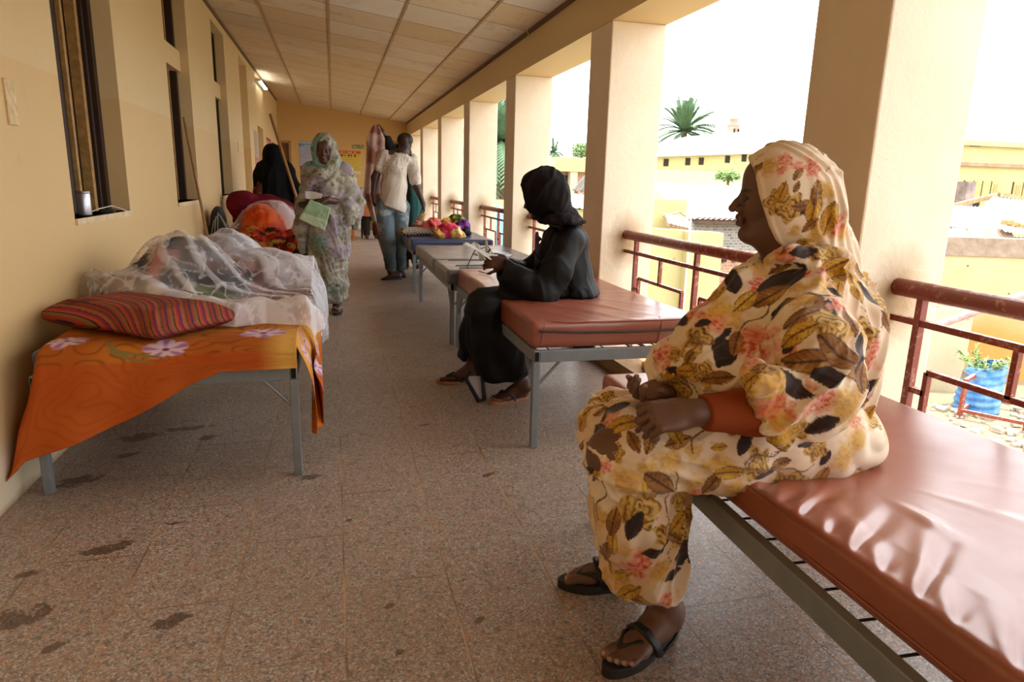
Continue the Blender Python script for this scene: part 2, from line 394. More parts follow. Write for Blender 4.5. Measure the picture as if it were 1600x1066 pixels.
# pillars
PIL = [(-2.75, -2.37), (-.4, -.02), (1.995, 2.37), (4.38, 4.76), (6.82, 7.20), (9.19, 9.60), (11.66, 12.03), (14.12, 14.5), (16.6, 16.98)]
plab = {0: 'cream plaster pillar at the near end of the corridor, out of view', 1: 'cream plaster pillar beside the near end of the right foreground bed, out of view', 2: 'thick cream plaster pillar directly behind the woman in yellow floral wrap', 3: 'cream plaster pillar just behind the woman in black, second from the front', 4: 'cream plaster pillar rising beside the grey mattress, third from the front',
        5: 'cream plaster pillar beside the blue mattress with the flowers, fourth from the front', 6: 'slim-looking cream pillar right of the bending man, fifth from the front', 7: 'far cream pillar by the man\'s outstretched hand, sixth from the front', 8: 'last cream pillar of the row, against the back wall'}
for i, (a, c) in enumerate(PIL):
    p = MB().box((0, 0, 0), (XO-XR, c-a, 2.25), bev=.008).build('pillar', M_PIL); p.location = (XR, a, 0)
    setp(p, plab.get(i, 'cream plaster pillar'), 'pillar', 'pillars along the open side')
# kerb under the railing
km = plain('kerb_stone', '#a58258', .75, .25, 12, bump=.4)
setp(MB().box((XR, YF, -.2), (XO, YB, .1)).build('trim_1', km), kind='structure')
setp(MB().box((XO, YF, -2.6), (XO+.12, YB, .02)).build('wall_outer', M_BEAM), kind='structure')
# ceiling : sloping boards
def ceil_mat():
    k = N('ceiling_boards'); g = k.geo(); xyz = k.sep(g)
    px = k.math('DIVIDE', k.math('ADD', xyz[0], .65+.66*4), .66); py = k.math('DIVIDE', k.math('ADD', xyz[1], -5.06+.66*20), .66)
    cell = k.comb(k.math('FLOOR', px), k.math('FLOOR', py), 0)
    wn = k.n('ShaderNodeTexWhiteNoise', noise_dimensions='3D'); k.put(wn.inputs[0], cell); w = k.sep(wn.outputs[1])
    c = k.ramp(w[0], [(0, s2l('#dccdb4')), (.35, s2l('#e0d5c2')), (.5, s2l('#e4ded3')), (.75, s2l('#e6e4e0')), (1, s2l('#e2d6bc'))])
    # far boards are the tanner ones
    n1 = k.noise(g, 2.5, 5, .7); n2 = k.noise(k.mapv(g, (1, 14, 1)), 6, 4, .6)
    far = k.n('ShaderNodeMapRange'); k.put(far.inputs[0], k.math('ADD', xyz[1], k.math('MULTIPLY', w[1], 3))); far.inputs[1].default_value = 7.5; far.inputs[2].default_value = 10
    c = k.mix(k.math('MULTIPLY', far.outputs[0], .6), c, s2l('#c9a878'))
    c = k.mix(k.math('MULTIPLY', k.ramp(n1, [(.55, 0.), (.75, 1.)]), .45), c, s2l('#94704a'))
    c = k.mix(k.math('MULTIPLY', k.ramp(n2, [(.4, 0.), (.7, 1.)]), .15), c, s2l('#8d7355'))
    fx = k.math('ABSOLUTE', k.math('SUBTRACT', k.math('FRACT', px), .5)); fy = k.math('ABSOLUTE', k.math('SUBTRACT', k.math('FRACT', py), .5))
    ln = k.math('MAXIMUM', k.ramp(fx, [(.488, 0.), (.494, 1.)]), k.ramp(fy, [(.484, 0.), (.492, 1.)]))
    c = k.mix(k.math('MULTIPLY', ln, .75), c, s2l('#6d4f30'))
    k.bump(k.math('MULTIPLY', ln, -1), .5, .01)
    return k.base(c, .75, spec=.25)
b = MB(); b.add([(XB, YF, zc(XB)), (XO, YF, zc(XO)), (XO, YB, zc(XO)), (XB, YB, zc(XB)), (XB, YF, zc(XB)+.1), (XO+.25, YF, zc(XO)+.1), (XO+.25, YB, zc(XO)+.1), (XB, YB, zc(XB)+.1)],
      [(0, 1, 2, 3), (4, 7, 6, 5), (0, 4, 5, 1), (1, 5, 6, 2), (2, 6, 7, 3), (3, 7, 4, 0)])
ce = setp(b.build('ceiling', ceil_mat()), kind='structure')
wood = plain('ceiling_batten', '#a98a60', .7, .2, 20)
for i, x in enumerate((-.65, .01, .67, 1.33)):
    b = MB(); z = zc(x); b.add([(x-.012, YF, z-.008), (x+.012, YF, z-.009), (x+.012, YB, z-.009), (x-.012, YB, z-.008), (x-.012, YF, z+.01), (x+.012, YF, z+.01), (x+.012, YB, z+.01), (x-.012, YB, z+.01)],
        [(0, 1, 2, 3), (4, 7, 6, 5), (0, 4, 5, 1), (1, 5, 6, 2), (2, 6, 7, 3), (3, 7, 4, 0)])
    b.build('batten', wood, ce)
dk = plain('dark_cornice', '#6b5136', .8)
for x0, x1, nm in ((XL, XL+.02, 'cornice'), (XR-.02, XR, 'cornice')):
    b = MB(); z = zc(x0); b.box((x0, YF, z-.035), (x1, YB, z-.002)); b.build(nm, dk, ce)
# windows
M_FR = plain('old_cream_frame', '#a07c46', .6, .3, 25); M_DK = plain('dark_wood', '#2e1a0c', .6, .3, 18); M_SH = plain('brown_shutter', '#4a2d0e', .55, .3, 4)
M_SILL = plain('sill_plaster', '#d8c199', .7, .15, 18, bump=.4)
def window(i, a, c, full):
    w = thing('window_%d' % i, None, None, (XL-.1, (a+c)/2, 1.0)); w['kind'] = 'structure'
    def pt(nm, lo, hi, m, par=None):
        o = MB().box(lo, hi).build(nm, m, None); local(o, w); return o
    x = XL-.1
    pt('sill', (XL-.19, a, .97), (XL+.012, c, 1.0), M_SILL)
    zt = 2.12 if not full else 2.83
    pt('shutter_panel', (x-.12, a, 1.0), (x-.1, c, 2.83), M_SH)
    for z in np.arange(1.22, 2.8, .27): pt('shutter_rib', (x-.1, a, z), (x-.085, c, z+.022), M_SH)
    pt('frame', (x-.1, c-.06, 1.0), (x, c, 2.83), M_DK); pt('frame', (x-.1, a, 1.0), (x, a+.05, 2.83), M_DK)
    pt('frame', (x-.1, a, 2.77), (x, c, 2.83), M_DK)
    if full:
        pt('mullion', (x-.09, a+.50, 1.0), (x-.02, a+.535, 2.77), M_FR); pt('mullion', (x-.08, a+.755, 1.0), (x-.03, a+.80, 2.77), M_FR)
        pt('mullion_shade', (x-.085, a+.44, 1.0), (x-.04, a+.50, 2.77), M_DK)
        pt('shutter_edge', (x-.07, a+.83, 1.0), (x-.02, a+.86, 2.77), M_DK)
    else:
        pt('transom', (x-.05, a, 2.1), (x+.03, c, 2.27), M_WALL)
        pt('mullion', (x-.08, a+.60, 1.0), (x-.03, a+.66, 2.77), M_FR); pt('mullion', (x-.08, a+.75, 1.0), (x-.04, a+.78, 2.77), M_FR)
    return w
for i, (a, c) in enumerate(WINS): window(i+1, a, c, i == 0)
for i, (a, c, t) in enumerate(DOORS):
    d = thing('door_%d' % (i+1), None, None, (XL-.2, (a+c)/2, 0)); d['kind'] = 'structure'
    o = MB().box((XL-.24, a, 0), (XL-.2, c, t)).build('door_leaf', M_WALL if i == 0 else plain('ochre_door', '#a97f3c', .6)); local(o, d)
    o = MB().box((XL-.2, c-.05, 0), (XL-.15, c, t)).build('door_frame', M_DK if i == 0 else M_FR); local(o, d)
    o = MB().box((XL-.2, a, t-.05), (XL-.15, c, t)).build('door_head', M_DK if i == 0 else M_FR); local(o, d)
    o = MB().box((XL-.2, c-.16, .98), (XL-.14, c-.1, 1.08)).build('door_handle', plain('pale_metal', '#c9c9c9', .35, metal=.6)); local(o, d)
mdd = plain('brown_door', '#7c4f22', .5, .2, 6)
for i, (x0, x1, t) in enumerate(((-1.2, -.94, 2.0), (.8, 1.6, 2.09))):
    d = thing('door_%d' % (i+3), None, None, ((x0+x1)/2, YB+.1, 0)); d['kind'] = 'structure'
    local(MB().box((x0, YB+.1, 0), (x1, YB+.14, t)).build('door_leaf', mdd), d)
    local(MB().box((x0, YB-.01, t), (x1+.03, YB+.06, t+.05)).build('door_head', M_FR), d)
    local(MB().box((x1-.03, YB-.01, 0), (x1+.02, YB+.06, t)).build('door_frame', M_FR), d)

# ------------------------------------------------------------------ railings
def rail_mat():
    k = N('red_rail_paint'); g = k.geo(); n = k.noise(g, 30, 5, .7); n2 = k.noise(g, 6, 4, .6)
    c = k.mix(k.ramp(n2, [(.3, 0.), (.7, 1.)]), s2l('#7e2f22'), s2l('#8f4436'))
    c = k.mix(k.math('MULTIPLY', k.ramp(n, [(.55, 0.), (.62, 1.)]), .75), c, s2l('#b98f76'))
    nz = k.sep(k.n('ShaderNodeNewGeometry').outputs['Normal'])[2]
    wear = k.math('MULTIPLY', k.ramp(nz, [(.72, 0.), (.95, 1.)]), k.ramp(n, [(.4, 0.), (.55, 1.)]))
    c = k.mix(k.math('MULTIPLY', wear, .85), c, s2l('#d9c3ae'))
    k.bump(n, .3, .003); return k.base(c, .45, spec=.5)
M_RAIL = rail_mat()
rlab = {2: 'dark red steel railing between the two nearest pillars, behind the brown mattress', 1: 'dark red steel railing at the right edge, behind the woman in yellow floral wrap',
        3: 'dark red railing behind the head of the woman in black', 4: 'dark red railing beyond the grey and blue mattresses', 5: 'short stretch of red railing right of the flowers on the blue mattress',
        6: 'red railing by the bending man\'s hand', 7: 'farthest visible red railing, left of the sixth pillar'}
def railing(i, y0, y1):
    t = thing('railing', rlab.get(i, 'dark red railing behind the camera'), 'railing', (1.95, (y0+y1)/2, .1), 0, 'railings between the pillars')
    def T(nm, p, q, r, sq=False):
        o = MB().tube([p, q], r, 14, sq=sq).build(nm, M_RAIL, None, smooth=not sq); local(o, t); return o
    x = 1.95
    T('handrail', (x, y0-.04, .895), (x, y1+.04, .895), .031)
    T('mid_rail', (x, y0-.02, .785), (x, y1+.02, .785), .011, True)
    T('bottom_rail', (x, y0-.02, .2), (x, y1+.02, .2), .011, True)
    L = y1-y0; ps = [y1-.17 if i != 1 else y1-.115]; 
    while ps[-1]-.8 > y0+.1: ps.append(ps[-1]-.8)
    for j, p in enumerate(ps):
        T('post', (x, p, .09), (x, p, .87), .013, True)
        s0, s1 = p-.07 if i == 2 or i == 1 else p-.1, p-.66
        if s1 < y0+.02: continue
        for nm, a, b2 in (('panel_bar', (x, s0, .625), (x, s1, .625)), ('panel_bar', (x, s0, .3), (x, s1, .3)), ('panel_bar', (x, s0, .3), (x, s0, .625)), ('panel_bar', (x, s1, .3), (x, s1, .625)),
                         ('link_bar', (x, (s0+s1)/2, .625), (x, (s0+s1)/2, .785)), ('link_bar', (x, p, .55), (x, s0, .55)), ('link_bar', (x, s1, .4), (x, max(p-.8, y0), .4))):
            T(nm, a, b2, .0095, True)
    return t
for i in range(1, len(PIL)-1): railing(i, PIL[i][1], PIL[i+1][0])

# ------------------------------------------------------------------ rounded slab (mattresses, cushions)
def rslab(lo, hi, r, res, disp=None):
    lo = np.array(lo, float); hi = np.array(hi, float); Vs = []; Fs = []; n0 = 0
    for ax in range(3):
        a, b_ = [(1, 2), (2, 0), (0, 1)][ax]; na = max(4, int((hi[a]-lo[a])/res)); nb = max(4, int((hi[b_]-lo[b_])/res))
        for sgn in (0, 1):
            u, v = np.meshgrid(np.linspace(0, 1, na+1), np.linspace(0, 1, nb+1), indexing='ij'); P = np.zeros(u.shape+(3,))
            P[..., a] = lo[a]+u*(hi[a]-lo[a]); P[..., b_] = lo[b_]+v*(hi[b_]-lo[b_]); P[..., ax] = hi[ax] if sgn else lo[ax]
            idx = np.arange(u.size).reshape(u.shape)+n0; n0 += u.size; q = np.stack([idx[:-1, :-1], idx[1:, :-1], idx[1:, 1:], idx[:-1, 1:]], -1).reshape(-1, 4)
            if not sgn: q = q[:, ::-1]
            Vs.append(P.reshape(-1, 3)); Fs.append(q)
    V = np.concatenate(Vs); Q = np.concatenate(Fs); key = np.round((V-lo)/(res*.01)).astype(np.int64); key = key[:, 0]*10**12+key[:, 1]*10**6+key[:, 2]
    _, fi, inv = np.unique(key, return_index=True, return_inverse=True); V = V[fi]; Q = inv.reshape(-1)[Q]
    c = np.clip(V, lo+r, hi-r); d = V-c; L = np.linalg.norm(d, axis=1, keepdims=True); V = np.where(L > 0, c+d/np.maximum(L, 1e-9)*r, V)
    if disp is not None: V = disp(V, vnorm(V, Q), lo, hi)
    return V, Q

# ------------------------------------------------------------------ steel beds
M_STEEL = plain('grey_steel_paint', '#80868c', .4, .1, 12, metal=.25, spec=.5)
M_HOLE = plain('dark_tube_end', '#0c0c0c', .9); M_WIRE = plain('bed_wire', '#22221f', .6)
def bed(lab, x0, x1, y0, y1, rz=0, grp='grey steel beds', top=.473, leg_y=None):
    cx, cy = (x0+x1)/2, (y0+y1)/2; t = thing('bed', lab, 'bed', (cx, cy, 0), rz, grp); w, l = x1-x0, y1-y0; X, Y = w/2, l/2; h = .056; s = .028
    def B(nm, a, b_, par=t, m=M_STEEL): return MB().box(a, b_, bev=.003).build(nm, m, par)
    B('side_rail', (-X, -Y, top-h), (-X+s, Y, top)); B('side_rail', (X-s, -Y, top-h), (X, Y, top))
    B('end_rail', (-X+s, -Y, top-h), (X-s, -Y+s, top)); B('end_rail', (-X+s, Y-s, top-h), (X-s, Y, top))
    for sx in (-1, 1):
        for sy in (-1, 1):
            xa = sx*(X-s/2); ya = sy*(Y-s/2); 
            lg = B('leg', (xa-.0165, ya-.0165, 0), (xa+.0165, ya+.0165, top-h))
            MB().tube([(xa-sx*.115, ya, top-h-.002), (xa, ya, top-h-.125)], .008, 8).build('brace', M_STEEL, t)
            MB().tube([(xa, ya-sy*.16, top-h-.002), (xa, ya, top-h-.16)], .008, 8, sq=True).build('brace', M_STEEL, t)
            B('tube_end', (xa-.0095, ya+sy*(.0135), top-h+.006), (xa+.0095, ya+sy*.0148, top-.006), t, M_HOLE)
    m = MB()
    for y_ in np.arange(-Y+.1, Y-.05, .1): m.tube([(-X+.02, y_, top-.03), (X-.02, y_, top-.03)], .003, 6)
    for x_ in np.arange(-X+.12, X-.05, .14): m.tube([(x_, -Y+.02, top-.033), (x_, Y-.02, top-.033)], .003, 6)
    m.build('wire_base', M_WIRE, t)
    return t
bed('grey steel bed frame in the right foreground under the woman in yellow floral wrap', .872, 1.735, .2, 2.16, -.035)
bed('grey steel bed frame under the woman in black', .868, 1.74, 2.895, 4.96)
bed('grey steel bed frame under the dark grey mattress, behind the woman in black', .832, 1.70, 5.02, 6.98)
bed('grey steel bed frame under the blue mattress with the flowers', .832, 1.70, 7.55, 9.5)
bed('grey steel bed frame at the left wall under the orange floral sheet', -1.118, -.166, 2.79, 4.74)
bed('grey steel bed frame at the left wall with the red floral blanket, behind the net', -1.15, -.25, 6.86, 8.8)

def vinyl(name, c, rough=.34):
    k = N(name); v = k.objc(); n = k.noise(v, 5, 4, .6); cc = s2l(c)
    col = k.mix(k.ramp(n, [(.3, 0.), (.7, 1.)]), tuple(x*.88 for x in cc), tuple(min(1, x*1.1) for x in cc))
    k.bump(k.noise(v, 260, 2), .08, .001); k.b.inputs['Coat Weight'].default_value = .6; k.b.inputs['Coat Roughness'].default_value = .26; return k.base(col, k.ramp(k.noise(v, 9, 3), [(.3, rough-.04), (.7, rough+.08)]), spec=.5)
M_BRN = vinyl('brown_vinyl', '#944f3a', .34); M_GRY = vinyl('grey_vinyl', '#55555c', .36); M_BLU = vinyl('blue_vinyl', '#2c3a60', .36); M_ZIP = plain('zipper', '#2c211f', .6)
def ridg(t): return 1-np.abs(2*(t-np.floor(t))-1)
def matA(V, n, lo, hi):
    top = (n[:, 2] > .3); X, Y = V[:, 0], V[:, 1]
    e = np.clip((X-lo[0])/.5, 0, 1)                     # distance in from the corridor edge
    ph = Y*7.5-X*2.6+1.5*(fbm(V, 2.2, 2, 3)-.5)*2
    r = np.abs(np.sin(ph*PI/1.6+1.2*np.sin(Y*9)))**7
    V = V.copy(); fade = np.exp(-((X-lo[0]-.10)/.14)**2)+.35*np.exp(-((X-lo[0]-.35)/.3)**2)
    g = np.zeros(len(V))
    for yi, L_, am in ((1.33, .30, .010), (1.24, .42, .012), (1.16, .16, .008), (1.09, .34, .011), (1.01, .14, .008), (.94, .30, .010), (.87, .12, .008), (.79, .38, .010), (.72, .13, .008), (.62, .20, .008), (.53, .12, .007), (.42, .25, .008)):
        s_ = (X-lo[0]-.015)/.84; q_ = np.clip(s_/L_, 0, 1); dd = (Y-yi-(X-lo[0])*.62-.03*np.sin(s_*12+yi*30)*s_)*.85; wd_ = .007+.020*q_; f_ = sst(-.01, .03, s_)*np.clip(1-q_, 0, 1)**.7
        am = am*.8; g = g-am*f_*np.exp(-(dd/wd_)**2)+am*.75*f_*np.exp(-((dd-2.1*wd_)/(wd_*1.3))**2)
    V[:, 2] += np.where(top, g+.002*(fbm(V, 4, 2, 5)-.5), 0)
    d = np.hypot((X-1.22)/.40, (Y-1.42)/.34); V[:, 2] -= np.where(top, .035*np.exp(-d**2*1.2), 0)
    a = np.arctan2(Y-1.42, X-1.22); V[:, 2] += np.where(top, .006*sst(1.55, 1.2, X)*np.exp(-((d-1.2)/.25)**2)*np.maximum(0, np.sin(a*15+3*fbm(V, 3, 2, 9)))**3, 0)
    V[:, 0] -= np.where(n[:, 0] < -.3, .0015*(fbm(V, 6, 3, 8)-.5)*2, 0)
    return V
V, Q = rslab((.905, .1, .475), (1.755, 2.175, .568), .020, .0065, matA)
ma = mk('mattress', V, Q, M_BRN, None, True); setp(ma, 'large brown vinyl mattress in the right foreground, with creases beside the seated woman in yellow', 'mattress')
for z in (.5,):
    MB().tube([(.9035, .12, z), (.9035, 1.1, z), (.9035, 2.15, z)], .002, 6).build('seam', M_BRN, ma)
def matB(V, n, lo, hi):
    V = V.copy(); X, Y = V[:, 0], V[:, 1]; top = n[:, 2] > .3
    V[:, 2] += np.where(top, .010*(fbm(V, 3.5, 3, 2)-.5)+.011*np.maximum(0, np.sin((X*1.2+Y*.8)*22+3*fbm(V, 3, 2, 4)))**2*np.exp(-((Y-3.25)/.3)**2)*np.exp(-((X-1.25)/.3)**2), 0)
    V[:, 1] -= np.where(n[:, 1] < -.3, .008*(fbm(V, 5, 3, 7)-.3), 0)
    d = np.hypot((X-1.25)/.3, (Y-3.8)/.25); V[:, 2] -= np.where(top, .02*np.exp(-d**2), 0); return V
V, Q = rslab((.865, 2.93, .475), (1.755, 4.90, .6), .02, .014, matB)
mb_ = mk('mattress', V, Q, M_BRN, None, True); setp(mb_, 'brown vinyl mattress with a dark zip along its near end, under the woman in black', 'mattress')
MB().tube([(.90, 2.921, .560), (1.1, 2.919, .548), (1.4, 2.919, .545), (1.73, 2.920, .552)], .0055, 8).build('zipper', M_ZIP, mb_)
MB().tube([(.93, 2.95, .600), (1.05, 2.93, .597), (1.4, 2.932, .596), (1.7, 2.932, .598)], .003, 6).build('piping', M_BRN, mb_)
for x in (.905, 1.5): MB().tube([(x, 2.925, .49), (x+.01, 2.922, .545), (x+.02, 2.93, .59), (x+.02, 2.97, .604)], .0022, 6).build('seam', M_BRN, mb_)
def matC(V, n, lo, hi):
    V = V.copy(); V[:, 2] += np.where(n[:, 2] > .3, .012*(fbm(V, 3, 3, 12)-.5)-.018*np.exp(-((V[:, 1]-5.65)/.03)**2), 0)-.0*V[:, 1]
    V[:, 0] += np.where(n[:, 0] < -.3, .02*np.exp(-((V[:, 1]-5.65)/.03)**2), 0); return V
V, Q = rslab((.79, 4.93, .477), (1.72, 6.98, .585), .022, .016, matC)
mc_ = mk('mattress', V, Q, M_GRY, None, True); setp(mc_, 'dark grey vinyl mattress with a fold across it, between the brown and the blue mattress', 'mattress')
for y_ in (5.05, 5.2, 5.55): MB().tube([(.9, y_, .5875), (1.2, y_+.02, .589), (1.6, y_, .5875)], .004, 6).build('seam', M_GRY, mc_)
V, Q = rslab((.80, 7.45, .477), (1.72, 9.5, .60), .022, .018, matC)
md_ = mk('mattress', V, Q, M_BLU, None, True); setp(md_, 'dark blue vinyl mattress carrying the cloth flowers and woven pillow', 'mattress')
MB().tube([(.84, 7.446, .53), (1.2, 7.444, .535), (1.7, 7.446, .53)], .004, 6).build('seam', M_GRY, md_)
V, Q = rslab((-1.11, 2.80, .477), (-.175, 4.73, .565), .02, .03)
setp(mk('mattress', V, Q, M_BLU, None, True), 'thin mattress hidden under the orange floral sheet', 'mattress')
V, Q = rslab((-1.14, 6.87, .477), (-.26, 8.79, .555), .02, .03)
setp(mk('mattress', V, Q, M_BLU, None, True), 'thin mattress hidden under the red floral blanket', 'mattress')
# ------------------------------------------------------------------ the yard and town beyond the railing
G = -2.6
def ground_mat():
    k = N('sand_ground'); g = k.geo(); n = k.noise(g, .6, 6, .65); n2 = k.noise(g, 9, 5, .7)
    c = k.mix(k.ramp(n, [(.3, 0.), (.7, 1.)]), s2l('#8f836c'), s2l('#a3977f')); c = k.mix(k.math('MULTIPLY', k.ramp(n2, [(.5, 0.), (.7, 1.)]), .5), c, s2l('#8a7350'))
    k.bump(n2, .5, .05); return k.base(c, .95, spec=.1)
setp(MB().box((2.26, -40, G-.3), (220, 220, G)).build('ground', ground_mat()), kind='structure')
def yellow_mat(name, c1, c2, pock=.0, orange=0):
    k = N(name); g = k.geo(); n = k.noise(g, 1.1, 5, .65); n2 = k.noise(g, 5, 6, .75); xyz = k.sep(g)
    c = k.mix(k.ramp(n, [(.3, 0.), (.7, 1.)]), s2l(c1), s2l(c2))
    if orange:
        m_ = k.n('ShaderNodeMapRange'); k.put(m_.inputs[0], k.math('ADD', xyz[2], k.math('MULTIPLY', n, .8))); m_.inputs[1].default_value = -.6; m_.inputs[2].default_value = -1.3
        c = k.mix(k.math('MULTIPLY', m_.outputs[0], .8), c, s2l('#b57f35'))
    if pock:
        vo = k.n('ShaderNodeTexVoronoi'); k.put(vo.inputs['Vector'], k.mapv(g, (1, 1, 1))); vo.inputs['Scale'].default_value = 3.2
        h = k.math('ADD', vo.outputs['Distance'], k.math('MULTIPLY', n2, .18))
        c = k.mix(k.math('MULTIPLY', k.ramp(h, [(.17, 1.), (.2, 0.)]), pock), c, s2l('#5c4330'))
    c = k.mix(k.math('MULTIPLY', k.ramp(n2, [(.6, 0.), (.75, 1.)]), .3), c, s2l('#96784c'))
    k.bump(n2, .4, .03); return k.base(c, .9, spec=.15)
M_Y1 = yellow_mat('yard_wall_paint', '#b0a078', '#bcae8a', .8, 1); M_Y2 = yellow_mat('pale_wall_paint', '#b5a98c', '#c0b59c', .9); M_Y3 = yellow_mat('town_yellow', '#b5ab76', '#bdb384', 0)
M_Y4 = yellow_mat('lemon_wall', '#b3aa7a', '#bdb58a', .25); M_PALE = plain('pale_plaster', '#bdb596', .9, .08, 2)
M_CAP = plain('wall_coping', '#8f7d6c', .9, .25, 6); M_DARK = plain('dark_opening', '#2a211b', .9)
def tin_mat(name, c, rust=.3):
    k = N(name); g = k.objc(); n = k.noise(g, 1.5, 5, .7); n2 = k.noise(k.mapv(g, (6, .5, 1)), 4, 4, .6)
    col = k.mix(k.math('MULTIPLY', k.ramp(n, [(.5, 0.), (.65, 1.)]), rust), s2l(c), s2l('#8a6a50')); col = k.mix(k.math('MULTIPLY', k.ramp(n2, [(.5, 0.), (.7, 1.)]), .3), col, s2l('#77706a'))
    return k.base(col, .5, .3, .5)
M_TINW = tin_mat('white_tin', '#cfd0cc', .12); M_TINB = tin_mat('grey_blue_tin', '#9aa3ad', .3); M_TINR = tin_mat('rusty_tin', '#a38e7c', .6); M_TIND = tin_mat('dark_tin', '#4a443d', .4)
def seg(name, lab, cat, g0, g1, ztop0, ztop1, m, th=.25, coping=None, group=None):
    """upright wall between two ground points, facing the corridor"""
    a = Vector((g0[0], g0[1], 0)); c = Vector((g1[0], g1[1], 0)); d = (c-a).normalized(); nrm = Vector((d.y, -d.x, 0))
    if nrm.dot(Vector((-1, -1, 0))) > 0: nrm = -nrm
    V = [(*a.xy, G), (*c.xy, G), (*(c+nrm*th).xy, G), (*(a+nrm*th).xy, G), (*a.xy, ztop0), (*c.xy, ztop1), (*(c+nrm*th).xy, ztop1), (*(a+nrm*th).xy, ztop0)]
    F_ = [(0, 3, 2, 1), (4, 5, 6, 7), (0, 1, 5, 4), (1, 2, 6, 5), (2, 3, 7, 6), (3, 0, 4, 7)]
    if name is None: return V, F_
    o = MB().add(V, F_).build(name, m)
    if lab: setp(o, lab, cat, group)
    if coping:
        q = MB().tube([(a+nrm*th/2)+Vector((0, 0, ztop0+.02)), (c+nrm*th/2)+Vector((0, 0, ztop1+.02))], th*.62, sq=True); q.build('coping', coping, o)
    return o
def corr(p00, p10, p01, wave=.18, amp=.02, nx=60, ny=6, jag=0):
    """corrugated metal sheet: ridges run from p00 to p01"""
    a, b_, c = [np.array(p, float) for p in (p00, p10, p01)]; n = np.cross(b_-a, c-a); n /= np.linalg.norm(n); L = np.linalg.norm(b_-a)
    nx = int(min(400, max(20, L/wave*6)))
    def fn(u, v):
        vv = v if not jag else v*(1-jag*(vn(v3(u*9, 0, 0), 1, 5)-.5)*(v > .9))
        P = a+u[..., None]*(b_-a)+vv[..., None]*(c-a)+n*(amp*np.sin(u*L/wave*2*PI))[..., None]; return P[..., 0], P[..., 1], P[..., 2]
    return fn, nx, ny
def tinpart(nm, m, par, *a, **k_):
    fn, nx, ny = corr(*a, **k_); o = sheet(nm, nx, ny, fn, m, None, thick=.004)
    if par is not None: local(o, par)
    return o
# right-hand yard : tall wall, pale low wall with bricks, barrel, stand
A0 = at(1380, 600, z=G); 
W1a, W1b = Vector((10.2, 12.4, 0)), Vector((19.5, 8.2, 0))
yw = seg('yard_wall', 'tall yellow pockmarked yard wall with a stained top, right edge of the view', 'wall', W1a, W1b, at(1475, 388, y=11.3).z, at(1600, 393, y=10.2).z, M_Y1, .3, M_CAP)
pw = seg('yard_wall', 'lower pale pockmarked wall carrying loose bricks, left of the blue barrel', 'wall', (8.6, 11.9), (11.9, 10.25), -.95, -.95, M_Y2, .35)
bk = plain('broken_brick', '#a98b76', .9, .3, 14)
for i in range(9):
    t_ = i/8; px = 10.2+t_*1.15; py = 11.08-t_*.62; r_ = rng.rand
    o = MB().box((-.13, -.075, 0), (.13, .075, .09), bev=.01).build('brick', bk); o.location = (px+.02*r_(), py+.25+.1*r_(), -.95+(.09 if i % 3 == 1 else 0)); o.rotation_euler = (0, 0, 1.2*r_()-.9)
    if i % 3 == 1: o.location.x -= .14; o.location.y += .07
    setp(o, 'loose broken brick in the heap on top of the pale low yard wall', 'brick', 'loose bricks on the pale yard wall')
# blue barrel, crumpled at the mouth
bx = at(1524, 640, z=G)
def barrel():
    t = thing('barrel', 'crumpled blue plastic barrel with a green plant growing out of it, below the railing', 'barrel', (bx.x, bx.y, G))
    def fn(u, v):
        a = u*2*PI; z = v*.86; r = .36*(1-.10*v**3)+.012*np.sin(z*46)*(v < .85)-.04*np.exp(-((v-1)/.05)**2)
        r = r*(1+.10*np.sin(a*2+1)*v+.06*(fbm(v3(np.cos(a), np.sin(a), v*2), 1.6, 2, 3)-.5)*4*v)
        return r*np.cos(a)+.08*v*v, r*np.sin(a), z+.06*v*np.cos(a+.4)
    k = N('blue_plastic'); n = k.noise(k.objc(), 4, 5, .7); m = k.base(k.mix(k.ramp(n, [(.4, 0.), (.75, 1.)]), s2l('#2f74b8'), s2l('#7fa9cf')), .4)
    sheet('body', 72, 40, fn, m, t, thick=.012)
    MB().lathe([(.345, .02), (.3, .70)], (0, 0, 0), 24).build('soil', M_CAP, t)
    mb = MB(); rr = random.Random(4)
    for i in range(26):
        a = rr.uniform(0, 6.28); l = rr.uniform(.3, .62); b0 = Vector((.12*math.cos(a), .12*math.sin(a), .68)); tip = b0+Vector((math.cos(a)*l*.75, math.sin(a)*l*.75, l*.75)); mb.tube([b0, (b0+tip)/2+Vector((0, 0, .05)), tip], .006, 5)
        for j in range(9):
            c = b0.lerp(tip, .3+.08*j); w_ = .055; d1 = Vector((rr.uniform(-1, 1), rr.uniform(-1, 1), rr.uniform(-.2, .7))).normalized(); d2 = d1.cross(Vector((0, 0, 1))).normalized()*w_*.4
            mb.add([c, c+d1*w_+d2, c+d1*w_*2.2, c+d1*w_-d2], [(0, 1, 2, 3)])
    mb.build('plant', plain('leaf_green', '#7f9a5c', .7, .3, 20), t)
barrel()
st = thing('metal_stand', 'overturned red metal stand frame lying around the blue barrel', 'stand', (bx.x, bx.y-.2, G))
ca, cb, cc, cd = [Vector((p[0], p[1], 0)) for p in ((bx.x-.75, bx.y-.35), (bx.x-.25, bx.y-1.15), (bx.x+.85, bx.y-.55), (bx.x+.35, bx.y+.25))]
for p in (ca, cb, cc, cd): local(MB().tube([p+Vector((0, 0, G)), p+Vector((0, 0, G+.72))], .03, sq=True).build('leg', M_RAIL), st)
for p, q in ((ca, cb), (cb, cc), (cc, cd), (cd, ca)):
    local(MB().tube([p+Vector((0, 0, G+.15)), q+Vector((0, 0, G+.15))], .028, sq=True).build('crossbar', M_RAIL), st)
local(MB().tube([ca+Vector((0, 0, G+.69)), cd+Vector((0, 0, G+.69))], .028, sq=True).build('crossbar', M_RAIL), st)
